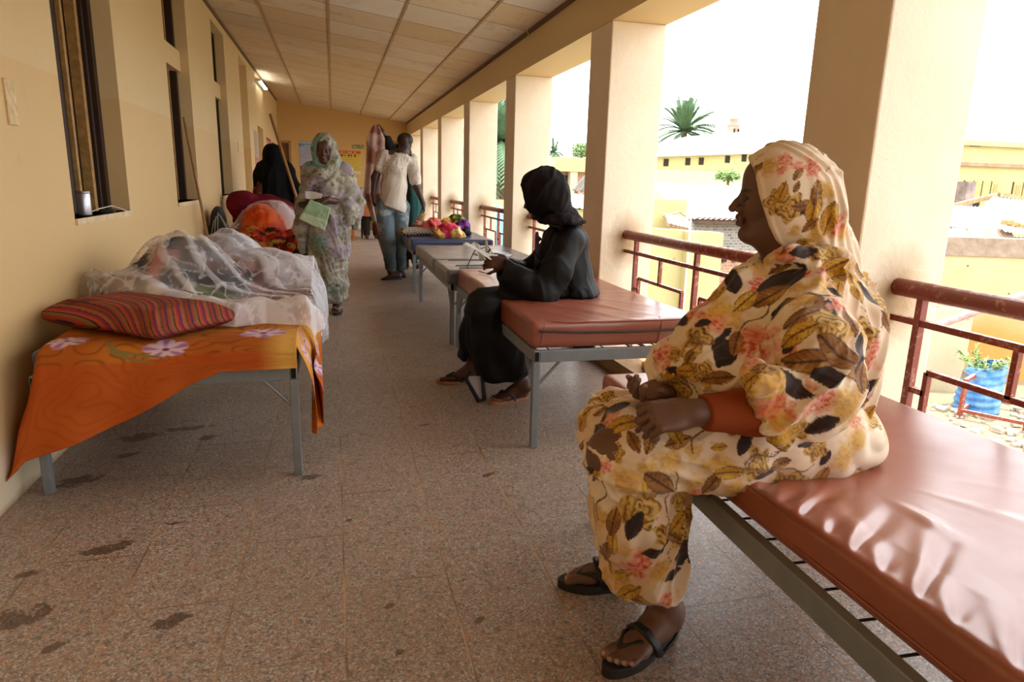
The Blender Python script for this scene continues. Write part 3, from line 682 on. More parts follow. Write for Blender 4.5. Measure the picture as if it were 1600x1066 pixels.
p0, p1 = at(1448, 514, y=7.6), at(1660, 440, y=6.9)
setp(MB().tube([p0, p1], .055, 14).build('pipe', plain('pinkish_pipe', '#b58a86', .5, .3, 8)), 'long pinkish metal pipe slanting across the yard behind the railing', 'pipe')
setp(MB().tube([p0+Vector((0, 0, -.05)), (p0.x, p0.y, G)], .05, 10).build('pipe_post', plain('pinkish_pipe', '#b58a86', .5)), 'upright post holding the low end of the slanting pipe', 'post')
setp(MB().tube([p1+Vector((0, 0, -.05)), (p1.x, p1.y, G)], .05, 10).build('pipe_post', plain('pinkish_pipe', '#b58a86', .5)), 'upright post holding the high end of the slanting pipe', 'post')
rb = MB(); rr = random.Random(9)
for i in range(260):
    c = Vector((bx.x+rr.uniform(-1.6, 2.6), bx.y+rr.uniform(-2.2, .5), G))
    if math.hypot(c.x-bx.x, c.y-bx.y) < .52: continue
    s_ = rr.uniform(.02, .09)
    rb.box(c-Vector((s_, s_*.7, 0)), c+Vector((s_, s_*.7, s_*.9)), rot=Matrix.Rotation(rr.uniform(0, 3), 3, 'Z') @ Matrix.Rotation(rr.uniform(-.4, .4), 3, 'X'))
setp(rb.build('rubble', plain('rubble_stone', '#b9ad9b', .9, .35, 5)), 'scattered pale rubble and litter on the yard ground by the barrel', 'rubble', kind='stuff')

# patchwork of tin roofs on the right
sh = thing('tin_shed', 'collapsed shed of white and rusty corrugated sheets behind the tall yard wall', 'shed', (20, 16, G))
Yd = 16.0
def q(px, py, y): return at(px, py, y=y)
tinpart('roof_sheet', M_TINW, sh, q(1440, 352, 15.5), q(1640, 362, 15.5), q(1440, 318, 18), wave=.14)
tinpart('roof_sheet', M_TINB, sh, q(1515, 338, 17), q(1640, 352, 17), q(1556, 303, 18.5), wave=.16)
tinpart('roof_sheet', M_TINR, sh, q(1508, 352, 15.2), q(1572, 352, 15.2), q(1532, 392, 14.6), wave=.12)
tinpart('roof_sheet', M_TINW, sh, q(1440, 362, 15.0), q(1506, 355, 15.0), q(1460, 394, 14.2), wave=.3, amp=.005)
tinpart('roof_sheet', M_TIND, sh, q(1538, 368, 15.0), q(1650, 374, 15.0), q(1534, 394, 14.4), wave=.14)
tinpart('roof_sheet', M_TIND, sh, q(1466, 376, 14.9), q(1512, 384, 14.9), q(1466, 393, 14.3), wave=.14)
tinpart('roof_sheet', M_TINW, sh, q(1560, 352, 15.1), q(1660, 366, 15.1), q(1570, 362, 14.8), wave=.14)
b = MB()
for a_, c_ in (((1490, 322), (1560, 304)), ((1556, 303), (1640, 318))): b.tube([q(*a_, 18.4), q(*c_, 18.4)], .07, 6, sq=True)
local(b.build('timber', plain('weathered_timber', '#a38a63', .8, .25, 8)), sh)
b = MB(); f0, f1 = q(1440, 372, 17.8), q(1660, 378, 17.8); b.box((f0.x, 17.6, G), (f1.x, 17.8, f0.z)); local(b.build('shed_wall', M_DARK), sh)
b = MB(); [b.box(Vector(q(1574+9*i, 348+3*i, 15.6))-Vector((.16, .1, .06)), Vector(q(1574+9*i, 348+3*i, 15.6))+Vector((.16, .1, .08)), bev=.03) for i in range(5)]
local(b.build('stone', plain('roof_stone', '#b08c5a', .9, .3, 7)), sh)
# yellow building with shutters behind it
by = 27.; bt = thing('shuttered_building', 'yellow two-storey building with pale louvred shutters and a thin red ledge, top right', 'building', (q(1540, 300, by).x, by, G))
xa, xb = q(1425, 222, by).x, q(1720, 222, by).x; zt = q(1490, 220, by).z
local(MB().box((xa, by, G), (xb, by+6, zt)).build('facade', M_Y3), bt)
local(MB().box((xa, by-.25, q(1500, 227, by).z), (xb, by+6, zt+.05)).build('parapet', M_Y3), bt)
zl = q(1550, 259, by).z; local(MB().box((xa, by-.2, zl-.06), (xb, by, zl+.1)).build('ledge', plain('red_ledge', '#a57b62', .9, .3, 3)), bt)
M_SHUT = plain('cream_shutter', '#b09a64', .7, .12, 5); M_SLAT = plain('shutter_slat', '#a4875a', .8)
zw1, zw0 = q(1540, 283, by).z, q(1540, 335, by).z
for wa, wb in ((1503, 1559), (1580, 1640)):
    X0, X1 = q(wa, 300, by).x, q(wb, 300, by).x; f = MB().box((X0, by-.03, zw0), (X1, by+.02, zw1)).build('window', M_DARK); local(f, bt); n_ = 4
    for j in range(n_):
        a_ = X0+(X1-X0)*j/n_+.04; c_ = X0+(X1-X0)*(j+1)/n_-.04
        if j == 1: zz = zw0+.35*(zw1-zw0)
        else: zz = zw0
        s1 = MB().box((a_, by-.07, zz), (c_, by-.03, zw1)).build('shutter', M_SHUT, f)
        if j in (0, 3): s2 = MB().box((a_+.12, by-.09, zz+.55), (c_-.12, by-.07, zw1-.15)).build('louvre', M_SLAT, f)
local(MB().box((q(1592, 235, by).x-3.0, by-.06, q(1548, 228, by).z-.06), (q(1592, 235, by).x-2.4, by, q(1548, 226, by).z)).build('vent', M_DARK), bt)
local(MB().box((q(1484, 300, by).x, by-.9, G), (q(1497, 300, by).x, by-.1, q(1490, 284, by).z)).build('dark_pier', plain('peeling_pier', '#8a7a76', .9, .4, 2)), bt)

# middle gap : long white-roofed hall, tin roofs, broken wall
Yh = 55.
hl = thing('long_hall', 'long low yellow hall with a white roof and tiny square windows in the distance', 'building', (q(1120, 260, Yh).x, Yh, G))
xa, xb = q(960, 260, Yh).x, q(1300, 260, Yh).x
ze0, ze1 = q(1028, 250, Yh).z, q(1180, 240, Yh).z
local(MB().box((xa, Yh, G), (xb, Yh+9, q(1100, 266, Yh).z)).build('lower_wall', M_PALE), hl)
b = MB(); zb_ = q(1100, 266, Yh).z; b.prism([(xa, zb_), (xb, zb_), (xb, ze1+.6), (xa, ze0)], 'y', Yh-.05, Yh+9); local(b.build('upper_wall', M_Y3), hl)
b = MB(); b.add([(xa-1, Yh-.7, ze0-.05), (xb, Yh-.7, ze1+.5), (xb, Yh+7, q(1190, 206, Yh+7).z+.3), (q(1072, 222, Yh+7).x, Yh+7, q(1072, 217, Yh+7).z), (xa-1, Yh-.7, ze0+.1), (xb, Yh-.7, ze1+.65), (xb, Yh+7, q(1190, 206, Yh+7).z+.5), (q(1072, 222, Yh+7).x, Yh+7, q(1072, 217, Yh+7).z+.2)],
      [(0, 1, 2, 3), (4, 7, 6, 5), (0, 4, 5, 1), (1, 5, 6, 2), (2, 6, 7, 3), (3, 7, 4, 0)]); local(b.build('roof', plain('white_roof', '#e6e4dc', .7, .04, 1)), hl)
for px, py in ((1041, 254), (1075, 252.5), (1096, 252), (1137, 249), (1163, 247)):
    p = q(px, py, Yh-.1); local(MB().box((p.x-.22, Yh-.12, p.z-.3), (p.x+.22, Yh+.1, p.z+.3)).build('small_window', M_DARK), hl)
def bush(name, lab, c, r, n, leaf, m, cat='bush', grp=None, seed=1):
    rr = random.Random(seed); mb = MB()
    for i in range(n):
        d = Vector((rr.gauss(0, 1), rr.gauss(0, 1), rr.gauss(0, .8))).normalized()*rr.uniform(.45, 1); p = Vector(c)+Vector((d.x*r[0], d.y*r[1], d.z*r[2])); a1 = Vector((rr.uniform(-1, 1), rr.uniform(-1, 1), rr.uniform(-1, 1))).normalized()*leaf; a2 = a1.orthogonal().normalized()*leaf*.5
        mb.add([p-a1, p+a2, p+a1, p-a2], [(0, 1, 2, 3)])
    return mb, setp(thing(name, lab, cat, (c[0], c[1], G), 0, grp)), m
M_LEAF = plain('tree_leaf', '#6f8a4c', .8, .3, 3); M_TRUNK = plain('tree_trunk', '#6d5840', .9, .3, 5)
def tree(lab, c, r, n, leaf, seed):
    mb, t, m = bush('tree', lab, c, r, n, leaf, M_LEAF, 'tree', None, seed)
    local(mb.build('foliage', m), t); local(MB().tube([(c[0], c[1], G), (c[0]+.1, c[1], c[2]-r[2]*.3)], [.18, .1], 8).build('trunk', M_TRUNK), t)
p = q(1137, 274, 50); tree('small green tree top showing against the pale hall wall', (p.x, 50, p.z), (1.1, .9, .5), 260, .22, 3)
# white tin roof of the mid-distance house + grey brick wall below
hs = thing('brick_house', 'low house of grey rough brick under a white corrugated roof, seen beyond the woman\'s face', 'house', (q(1120, 350, 21).x, 21.5, G))
tinpart('roof_sheet', M_TINW, hs, q(1070, 341, 20.5), q(1300, 347, 20.5), q(1015, 285, 30), wave=.2)
local(MB().tube([q(1085, 344, 20.7), q(1300, 349, 20.7)], .1, sq=True).build('beam', plain('dark_beam', '#5f4c40', .9, .3, 6)), hs)
def brick_mat(name, c1, c2, mort, sc):
    k = N(name); o = k.geo(); xyz = k.sep(o); br = k.n('ShaderNodeTexBrick'); k.put(br.inputs['Vector'], k.comb(k.math('ADD', xyz[0], k.math('MULTIPLY', xyz[1], .6)), xyz[2], 0))
    br.inputs['Scale'].default_value = sc; br.inputs['Mortar Size'].default_value = .03; br.inputs['Color1'].default_value = (*s2l(c1), 1); br.inputs['Color2'].default_value = (*s2l(c2), 1); br.inputs['Mortar'].default_value = (*s2l(mort), 1)
    n = k.noise(o, 8, 5, .7); return k.base(k.mix(k.math('MULTIPLY', k.ramp(n, [(.45, 0.), (.6, 1.)]), .5), br.outputs[0], s2l(mort)), .95, spec=.1)
M_BR1 = brick_mat('grey_brick', '#6a6864', '#8b8680', '#a8a39b', 2.6); M_BR2 = brick_mat('pink_brick', '#a5806e', '#8d6c60', '#b59a85', 2.6)
p0, p1 = q(1085, 346, 21), q(1300, 352, 21); local(MB().box((p0.x, 21, G), (p1.x, 24, p0.z)).build('wall', M_BR1), hs)
rn = thing('brick_ruin', 'low ruined pinkish brick wall with two small dark holes, behind the railing', 'ruin', (q(1120, 420, 18).x, 18, G))
p0, p1 = q(1075, 396, 18), q(1260, 402, 18); local(MB().box((p0.x, 18, G), (p1.x, 18.5, p0.z)).build('wall', M_BR2), rn)
for px in (1117, 1132, 1148): p = q(px, 404, 17.95); local(MB().box((p.x-.07, 17.93, p.z-.1), (p.x+.07, 18.05, p.z+.12)).build('hole', M_DARK), rn)
# lemon wall in front
g0, g1 = Vector((5.55, 13.9, 0)), at(1118, 500, y=13.2); z0, z1 = q(1020, 350, 13.8).z, at(1119, 364, y=13.2).z
lw = seg('yard_wall', 'lemon-yellow yard wall with a sloping top, behind the railing beside the white pillar', 'wall', (5.0, 13.6), (g1.x, 13.2), z0, z1, M_Y4, .3, None)
px_ = q(1078, 400, 13.2); local(MB().box((px_.x-.13, 13.05, G), (px_.x+.1, 13.6, z0-.12)).build('buttress', M_Y4), lw)
bw = seg('broken_wall', 'cracked stub of yellow wall with loose planks beneath, above the lemon-yellow wall', 'wall', (q(1000, 330, 15.5).x, 15.5), (q(1073, 330, 15.5).x, 15.5), q(1040, 312, 15.5).z, q(1073, 313, 15.5).z, M_Y3, .3)
b = MB()
for i in range(6): a_ = q(1040+6*i, 336+i, 15.3); b.tube([a_, q(1047+6*i, 352+i*1.5, 15.0)], .05, sq=True)
b.tube([q(1036, 338, 15.3), q(1062, 331, 15.3), q(1074, 340, 15.3)], .025, 6); local(b.build('plank', plain('weathered_timber2', '#a58f7c', .9, .3, 8)), bw)
setp(MB().tube([q(1079.5, 341, 12.9), Vector((q(1079.5, 341, 12.9).x, 12.9, G))], .02, 6).build('pole', plain('pale_pole', '#cfcfcf', .5)), 'thin white upright stake on the lemon-yellow wall', 'pole')
# palms, minaret
def palm(lab, c, h, R, n, seed, droop=1.0, grp=None):
    t = thing('palm_tree', lab, 'palm', (c[0], c[1], G)); rr = random.Random(seed)
    local(MB().tube([(c[0], c[1], G), (c[0]+.2, c[1], c[2]*.5), (c[0], c[1], c[2])], [R*.11, R*.085, R*.08], 10).build('trunk', M_TRUNK), t); mb = MB()
    for i in range(n):
        a = rr.uniform(0, 2*PI); e = rr.uniform(-.35, 1.35); L = R*rr.uniform(.8, 1.1); d = Vector((math.cos(a)*math.cos(e), math.sin(a)*math.cos(e), math.sin(e))); P = []
        for j in range(13):
            s_ = j/12; p = Vector(c)+d*L*s_+Vector((0, 0, -droop*L*.55*s_*s_*(math.cos(e)))); P.append(p)
        for j in range(1, 13):
            tg = (P[j]-P[j-1]).normalized(); sd = tg.cross(Vector((0, 0, 1))).normalized(); w_ = L*.20*(1-.6*abs(j/12-.45)*1.3)
            for s2 in (-1, 1):
                for jj in (0, .5):
                    b0 = P[j-1].lerp(P[j], jj); tip = b0+sd*s2*w_*.8+tg*w_*.9+Vector((0, 0, -.12*w_)); mb.add([b0, b0+tg*L*.055, tip], [(0, 1, 2)])
        mb.tube(P, [L*.014]*13, 4)
    local(mb.build('fronds', plain('palm_frond', '#4f6a48', .7, .25, 2)), t)
p = q(1069, 205, 70); palm('date palm with a full crown rising above the white-roofed hall', (p.x, 70, p.z), 0, 4.0, 60, 5, .8)
p = q(781, 225, 34); palm('tall palm with hanging fronds glimpsed between the third and fourth pillars', (p.x, 34, p.z), 0, 3.4, 60, 6, 1.9)
p = q(865, 240, 60); palm('small distant palm just right of the third pillar', (p.x, 60, p.z), 0, 1.5, 30, 7, 1.3)
p = q(908, 235, 50); tree('leafy green tree above the distant flat-roofed house, left of the second pillar', (p.x, 50, p.z), (.75, .8, .7), 420, .16, 8)
mn = q(1144, 215, 95); mt = thing('minaret', 'slender pinkish brick minaret with a bulb-shaped top far behind the hall', 'minaret', (mn.x, 95, G))
mm = plain('minaret_brick', '#b08a7c', .9, .2, 1)
local(MB().lathe([(1.15, G), (1.0, mn.z-.5), (1.25, mn.z-.4), (1.25, mn.z+.4), (1.0, mn.z+.5)], (mn.x, 95, 0), 12).build('shaft', mm), mt)
sz = 95/1061.
local(MB().lathe([(11*sz, 0), (10*sz, 15*sz), (11*sz, 16*sz), (7*sz, 17*sz), (6*sz, 22*sz), (7.5*sz, 26*sz), (5.5*sz, 31*sz), (2*sz, 35*sz), (.6*sz, 41*sz)], (mn.x, 95, mn.z+.3), 12).build('turret', mm), mt)
for i in (-1, 1): local(MB().tube([(mn.x+i*.35, 94.0, mn.z+.3), (mn.x+i*.35, 94.0, mn.z+1.2)], .12, 6).build('arch', M_DARK), mt)
# houses in the gap left of the second pillar
yh = 40.; h2 = thing('flat_roofed_house', 'distant pale yellow house with a dark open porch, between the second and third pillars', 'house', (q(890, 270, yh).x, yh, G))
local(MB().box((q(868, 270, yh).x, yh, q(890, 268, yh).z), (q(960, 270, yh).x, yh+5, q(890, 246, yh).z)).build('parapet', M_Y3), h2)
local(MB().box((q(868, 270, yh).x, yh+.8, G), (q(960, 270, yh).x, yh+5, q(890, 268, yh).z)).build('wall', plain('salmon_wall', '#b98f7a', .9, .15, 2)), h2)
for px in (870, 897): a_ = q(px, 280, yh).x; local(MB().box((a_-.2, yh+.1, G), (a_+.25, yh+.6, q(890, 268, yh).z)).build('column', M_PALE), h2)
a_ = q(892, 285, yh); local(MB().box((a_.x-.15, yh+.7, G), (a_.x+.15, yh+.85, a_.z+.4)).build('door', M_DARK), h2)
for px, t_ in ((886, 30), (895, 22), (899, 12)): a_ = q(px, 262, yh+1); local(MB().tube([a_, a_+Vector((0, 0, t_*yh/1061))], .02, 5).build('aerial', M_DARK), h2)
tl = thing('tin_lean_to', 'dark tilted corrugated sheets of a lean-to beside the distant porch', 'lean-to', (q(905, 290, 30).x, 30, G))
tinpart('roof_sheet', M_TIND, tl, q(893, 299, 30), q(930, 300, 30), q(912, 275, 31.5), wave=.3, amp=.05)
local(MB().tube([(q(900, 299, 30).x, 30.2, G), q(900, 299, 30.2)], .06, sq=True).build('post', M_TRUNK), tl); local(MB().tube([(q(925, 299, 30).x, 30.2, G), q(925, 299, 30.2)], .06, sq=True).build('post', M_TRUNK), tl)
tl = thing('tin_lean_to', 'white tin-roofed shed below the dark tilted sheets, by the second pillar', 'shed', (q(890, 310, 24).x, 24, G))
tinpart('roof_sheet', M_TINW, tl, q(868, 322, 22), q(935, 328, 22), q(868, 300, 26), wave=.2)
p0, p1 = q(866, 322, 22.2), q(935, 328, 22.2); local(MB().box((p0.x, 22.2, G), (p1.x, 26, p1.z)).build('wall', M_Y4), tl)
# far yard seen past the third and fourth pillars
y_ = 30.; seg('yard_wall', 'low yellow wall far behind the hanging palm fronds', 'wall', (q(745, 316, y_).x, y_), (q(870, 316, y_).x, y_-1), q(780, 312, y_).z, q(780, 312, y_).z, M_Y3, .3)
p0 = q(770, 345, 20); tk = thing('water_tank', 'light blue tank standing in the yard behind the far railing', 'tank', (p0.x, 20, G))
local(MB().lathe([(.0, G), (1.1, G), (1.1, p0.z+.25), (.9, p0.z+.35), (.2, p0.z+.42)], (p0.x, 20, 0), 28).build('body', plain('tank_blue', '#7fb6c4', .5)), tk)
local(MB().lathe([(.22, p0.z+.4), (.22, p0.z+.46)], (p0.x, 20, 0), 16).build('lid', plain('tank_blue', '#7fb6c4', .5)), tk)
# ------------------------------------------------------------------ cloth painting
def mixc(c, k, m): return c*(1-m[..., None])+np.asarray(k)*m[..., None]
def orchid(c, U, V, cu, cv, r, rot, pal=('#9a5590', '#d8bccb', '#6d2b5f')):
    du, dv = (U-cu)/r, (V-cv)/r; a = np.arctan2(dv, du)+rot; d = np.hypot(du, dv); pet = .62+.38*np.abs(np.cos(a*2.5))**.6
    m = sst(pet, pet-.12, d); c = mixc(c, s2a(pal[1]), m); c = mixc(c, s2a(pal[0]), m*sst(.75, .2, np.abs(np.sin(a*2.5)))*sst(.1, .5, d)*.85); return mixc(c, s2a(pal[2]), sst(.22, .1, d))
# ---- orange sheet over the left bed
def ztopf(x): return .586-.23*sst(-1.06, -1.145, x)-.24*sst(-1.135, -1.2, x)
def zlowf(x): return np.interp(x, [-1.2, -1.136, -.95, -.79, -.553, -.446, -.15], [.10, .17, .235, .30, .43, .476, .478])
def f_sheet(u, v):
    x = -1.195+u*(1.195-.162); yt = 4.72; s = v*2.5; L = 1.935
    X = x+0*v; top = s <= L; zt = ztopf(x); zl = np.minimum(zlowf(x), zt-.01)
    w = np.clip((s-L)/(2.5-L), 0, 1)
    Y = np.where(top, yt-s, 2.785-.035*np.sin(np.minimum(w*3, 1)*PI/2)-.05*w*sst(-.6, -1.15, x)+.014*np.sin(x*23+w*2)*w*sst(-.45, -.6, x))
    r = .03; Z = np.where(top, zt-.012*np.exp(-((L-s)/.02)), zt-.012-(zt-.012-zl)*w)
    P = v3(X, Y, Z); Z = Z+np.where(top, .007*(fbm(P, 6, 3, 3)-.5)*2, 0); Y = Y-np.where(~top, .012*(fbm(v3(x*1, w*.5, 0), 7, 3, 4)-.3), 0)
    return X, Y, Z
def c_sheet(u, v, X):
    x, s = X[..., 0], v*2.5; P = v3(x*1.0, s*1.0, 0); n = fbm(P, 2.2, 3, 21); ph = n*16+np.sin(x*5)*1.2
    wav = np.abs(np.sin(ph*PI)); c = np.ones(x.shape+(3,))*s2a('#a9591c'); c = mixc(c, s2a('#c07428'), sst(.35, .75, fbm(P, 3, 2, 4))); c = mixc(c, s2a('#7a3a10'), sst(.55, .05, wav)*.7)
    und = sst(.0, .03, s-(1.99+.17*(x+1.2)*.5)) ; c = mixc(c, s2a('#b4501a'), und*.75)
    c = mixc(c, s2a('#e0b35a'), sst(.12, .0, np.abs(x+.2))*sst(1.5, 1.9, s)*.8)
    for cx, cs, r, ro in ((-.64, 1.965, .088, .4), (-.30, 1.80, .10, 1.1), (-1.0, 1.86, .08, 2), (-.45, 1.2, .08, .2), (-.8, .9, .08, 1.5), (-.22, 1.45, .06, 2)): c = orchid(c, x, s, cx, cs, r, ro)
    for cx, cs, a in ((-.72, 2.0, .5), (-.8, 1.97, .9), (-.76, 2.02, .7)):
        du, dv = x-cx, s-cs; p, q_ = du*math.cos(a)+dv*math.sin(a), -du*math.sin(a)+dv*math.cos(a); c = mixc(c, s2a('#8a7440'), sst(1, .6, (p/.12)**2+(q_/.012)**2))
    return c
M_SHEET = vcol('sheet_cloth', .85, .2, bump=.15, bscale=500)
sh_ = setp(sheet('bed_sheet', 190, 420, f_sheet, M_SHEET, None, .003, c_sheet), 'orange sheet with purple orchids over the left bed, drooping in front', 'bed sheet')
def f_strip(u, v):      # corner of the sheet hanging over the side of the bed
    y0 = 2.80+u*(.55*(1-v)**.8+.22); z = .584-v*(.41-.33*np.abs(u-.12)*(u > .5)); out = .022*np.sin(u*9+v*3)*v+.045*np.sin(np.minimum(v*2, 1)*PI/2)
    return -.178+out+.03*v*(1-u)+.055*u*sst(0, .3, v), y0+.03*np.sin(v*5)*u, z
def c_strip(u, v, X):
    P = v3(X[..., 1], X[..., 2], 0); c = np.ones(u.shape+(3,))*s2a('#b9611c'); c = mixc(c, s2a('#d6a04a'), sst(.5, .3, v)*.8); c = mixc(c, s2a('#8a4210'), sst(.4, .1, np.abs(np.sin(fbm(P, 3, 3, 8)*40)))*.4)
    for cy, cz, r, ro in ((2.87, .36, .06, .3), (2.9, .50, .05, 1), (3.05, .52, .05, 2), (3.0, .42, .05, 2)): c = orchid(c, X[..., 1], X[..., 2], cy, cz, r, ro)
    return c
sheet('hanging_corner', 60, 90, f_strip, M_SHEET, sh_, .003, c_strip)
# ---- striped cushion
def dcu(V, n, lo, hi):
    V = V.copy(); u = (V[:, 0]-lo[0])/(hi[0]-lo[0]); v = (V[:, 1]-lo[1])/(hi[1]-lo[1]); e = np.minimum(np.minimum(u, 1-u)*3, np.minimum(v, 1-v)*2.2); b = sst(0, .45, e)
    zc_ = lo[2]+.4*(hi[2]-lo[2]); V[:, 2] = zc_+(V[:, 2]-zc_)*(.45+.65*b)+.006*(fbm(V, 7, 3, 3)-.5); V[:, 2] = np.maximum(V[:, 2], lo[2]); V[:, 1] += .014*np.sin(u*PI)*np.where(v > .5, -1, 1)*0+.008*(fbm(V, 9, 2, 5)-.5); return V
V, Q = rslab((-.34, -.21, 0), (.34, .21, .105), .04, .004, dcu)
def stripe_col(V):
    u, v = V[:, 0], V[:, 1]+V[:, 2]*.6; s = v+np.maximum(0, u+.02)**2*1.9+.02*np.sin(u*8); t = s/.115; t = t-np.floor(t)
    pal = [(.0, '#8a3a24'), (.15, '#2a2850'), (.22, '#96402a'), (.34, '#7d6038'), (.44, '#46262a'), (.5, '#a64a2e'), (.62, '#8e2c38'), (.72, '#34305c'), (.78, '#a85230'), (.88, '#7d5a34'), (.95, '#5a2530')]
    c = np.zeros((len(V), 3)); 
    for p, k in pal: c[t >= p] = s2a(k)
    st = sst(.55, .7, fbm(V, 9, 3, 2))*np.exp(-((u+.17)/.06)**2); c = mixc(c, s2a('#4a1c12'), st*.8); return c
cu = mk('cushion', V, Q, vcol('stripe_cloth', .85, .2, bump=.1, bscale=600), None, True, stripe_col(V)); cu.location = (-.80, 3.10, .594); cu.rotation_euler = (0, 0, -.66)
setp(cu, 'flat cushion with orange, red, blue and brown stripes on the orange sheet', 'cushion')

# ---- sleeper under a patterned cloth, and the mosquito net
def lump(x, y):
    h = .295*np.exp(-(((x+.76)/.27)**2+((y-3.78)/.27)**2)**1.3)
    h = np.maximum(h, .275*np.exp(-(((x+.60)/.24)**2+((y-4.26)/.24)**2)**1.2)); h = np.maximum(h, .17*np.exp(-(((x+.42)/.34)**2+((y-4.12)/.22)**2)**1.5))
    a = np.clip((x+.5)/.4, 0, 1); h = np.maximum(h, .11*np.exp(-(((y-(4.35+.12*a))/.11)**2)**1.2)*(x > -.75)*sst(-.02, -.12, x)); return h
slp = thing('person', 'person asleep on the left bed, wrapped in dark floral cloth beneath the net', 'person', (-.7, 4.0, .585))
fl = Field((-1.16, 3.4, .58), (-.04, 4.7, .95), .012)
fl.chain([(-.98, 3.62, .67, .075), (-.90, 3.66, .66, .05), (-.80, 3.75, .70, .13), (-.68, 3.95, .68, .12), (-.6, 4.25, .70, .13)], .04).chain([(-.6, 4.25, .72, .11), (-.38, 4.05, .68, .07), (-.2, 4.4, .63, .04), (-.13, 4.46, .64, .035)], .03).chain([(-.6, 4.3, .66, .1), (-.35, 4.3, .65, .06), (-.14, 4.53, .64, .035)], .03)
V, Q = fl.mesh(); M_SKIN = vcol('skin', .48, .45); local(mk('body', V, Q, M_SKIN, None, True, np.tile(s2a('#8a5546'), (len(V), 1))), slp)
def f_bl(u, v):
    x = -1.12+u*1.0; y = 3.48+v*1.12; h = lump(x, y); P = v3(x, y, 0)
    z = .60+h+.012*np.abs(np.sin((x*1.4+y)*17+5*fbm(P, 4, 2, 3)))*(h > .03)+.01*fbm(P, 9, 3, 5); return x+0*v, y+0*u, z
def c_bl(u, v, X):
    x, y, z = X[..., 0], X[..., 1], X[..., 2]; P = v3(x, y, z); c = np.ones(x.shape+(3,))*s2a('#211918')
    n = fbm(P, 9, 3, 7); c = mixc(c, s2a('#4f361f'), sst(.5, .6, n)); n2 = fbm(P+3, 7, 3, 9); c = mixc(c, s2a('#a35f58'), sst(.55, .62, n2)); c = mixc(c, s2a('#a8a294'), sst(.6, .66, fbm(P+7, 12, 3, 2))); c = mixc(c, s2a('#4f5a2e'), sst(.6, .68, fbm(P+5, 8, 3, 4)))
    b = np.abs(((x+.88)*.9+(y-3.7)*.35)+.03*np.sin(z*20)); c = mixc(c, s2a('#b3695f'), sst(.035, .015, b)*.9)
    c = mixc(c, s2a('#8f8c98'), sst(4.02, 4.10, y+.25*(x+.6))*sst(.3, .5, n)); c = mixc(c, s2a('#7b4c4c'), sst(-.46, -.40, x)*.85); c = mixc(c, s2a('#c3c0cb'), sst(.6, .9, np.abs(np.sin((x-y)*34+3*n)))*sst(4.02, 4.10, y+.25*(x+.6))*.7)
    return c
local(sheet('blanket', 150, 170, f_bl, vcol('blanket_cloth', .9, .15), None, .006, c_bl), slp)
def net_mat(name, lo=.25, hi=.9):
    k = N(name); a = k.n('ShaderNodeVertexColor', layer_name='Col').outputs[0]; d = k.sep(a)[0]
    tr = k.n('ShaderNodeBsdfTransparent'); df = k.n('ShaderNodeBsdfDiffuse'); df.inputs[0].default_value = (*s2l('#f0f0f6'), 1); tl_ = k.n('ShaderNodeBsdfTranslucent'); tl_.inputs[0].default_value = (*s2l('#f0f0f6'), 1)
    m1 = k.n('ShaderNodeMixShader'); m1.inputs[0].default_value = .35; k.l(df.outputs[0], m1.inputs[1]); k.l(tl_.outputs[0], m1.inputs[2])
    lw_ = k.n('ShaderNodeLayerWeight'); lw_.inputs[0].default_value = .35
    f = k.math('MULTIPLY_ADD', lw_.outputs['Facing'], .10, d); f = k.math('MINIMUM', f, hi)
    m2 = k.n('ShaderNodeMixShader'); k.l(f, m2.inputs[0]); k.l(tr.outputs[0], m2.inputs[1]); k.l(m1.outputs[0], m2.inputs[2]); k.l(m2.outputs[0], k.out.inputs[0]); k.t.nodes.remove(k.b); return k.m
M_NET = net_mat('mosquito_net')
def ynet(x): return np.interp(x, [-1.2, -1.1, -.93, -.75, -.6, -.42, -.3, -.2, -.1], [3.62, 3.50, 3.36, 3.22, 3.12, 3.0, 3.06, 3.02, 3.0])
def f_net(u, v):
    s = -1.192+u*1.42; over = np.maximum(0, s+.15); x = np.minimum(s, -.15)+.075*(1-np.exp(-over*9)); y0 = ynet(x); y = y0+v*(4.72-y0)
    P = v3(x, y, 0); h = lump(x, y); hs = h+.02; pile = np.exp(-((v*(4.7-y0)-.10)/.10)**2)*(.045+.03*fbm(P, 7, 2, 4)); ft = sst(0, .04, v)
    rid = np.abs(np.sin((y*1.0+x*.75)*15+7*fbm(P, 3.2, 3, 6)))**2*.020+.02*fbm(P, 12, 3, 8)
    z = .600+ft*(hs+pile*(h < .12)+rid); z = z+.05*np.exp(-((x+1.15)/.06)**2)*sst(4.2, 3.9, y)*ft
    drop = np.maximum(0, over-.03)*(.35+.75*sst(3.2, 4.4, y))*(1.0+.2*np.sin(y*9))*sst(0, .03, over); z = z-drop; x = x+.022*np.sin(y*34+3*fbm(P, 5, 2, 2))*sst(.05, .2, over)
    return x, y, z
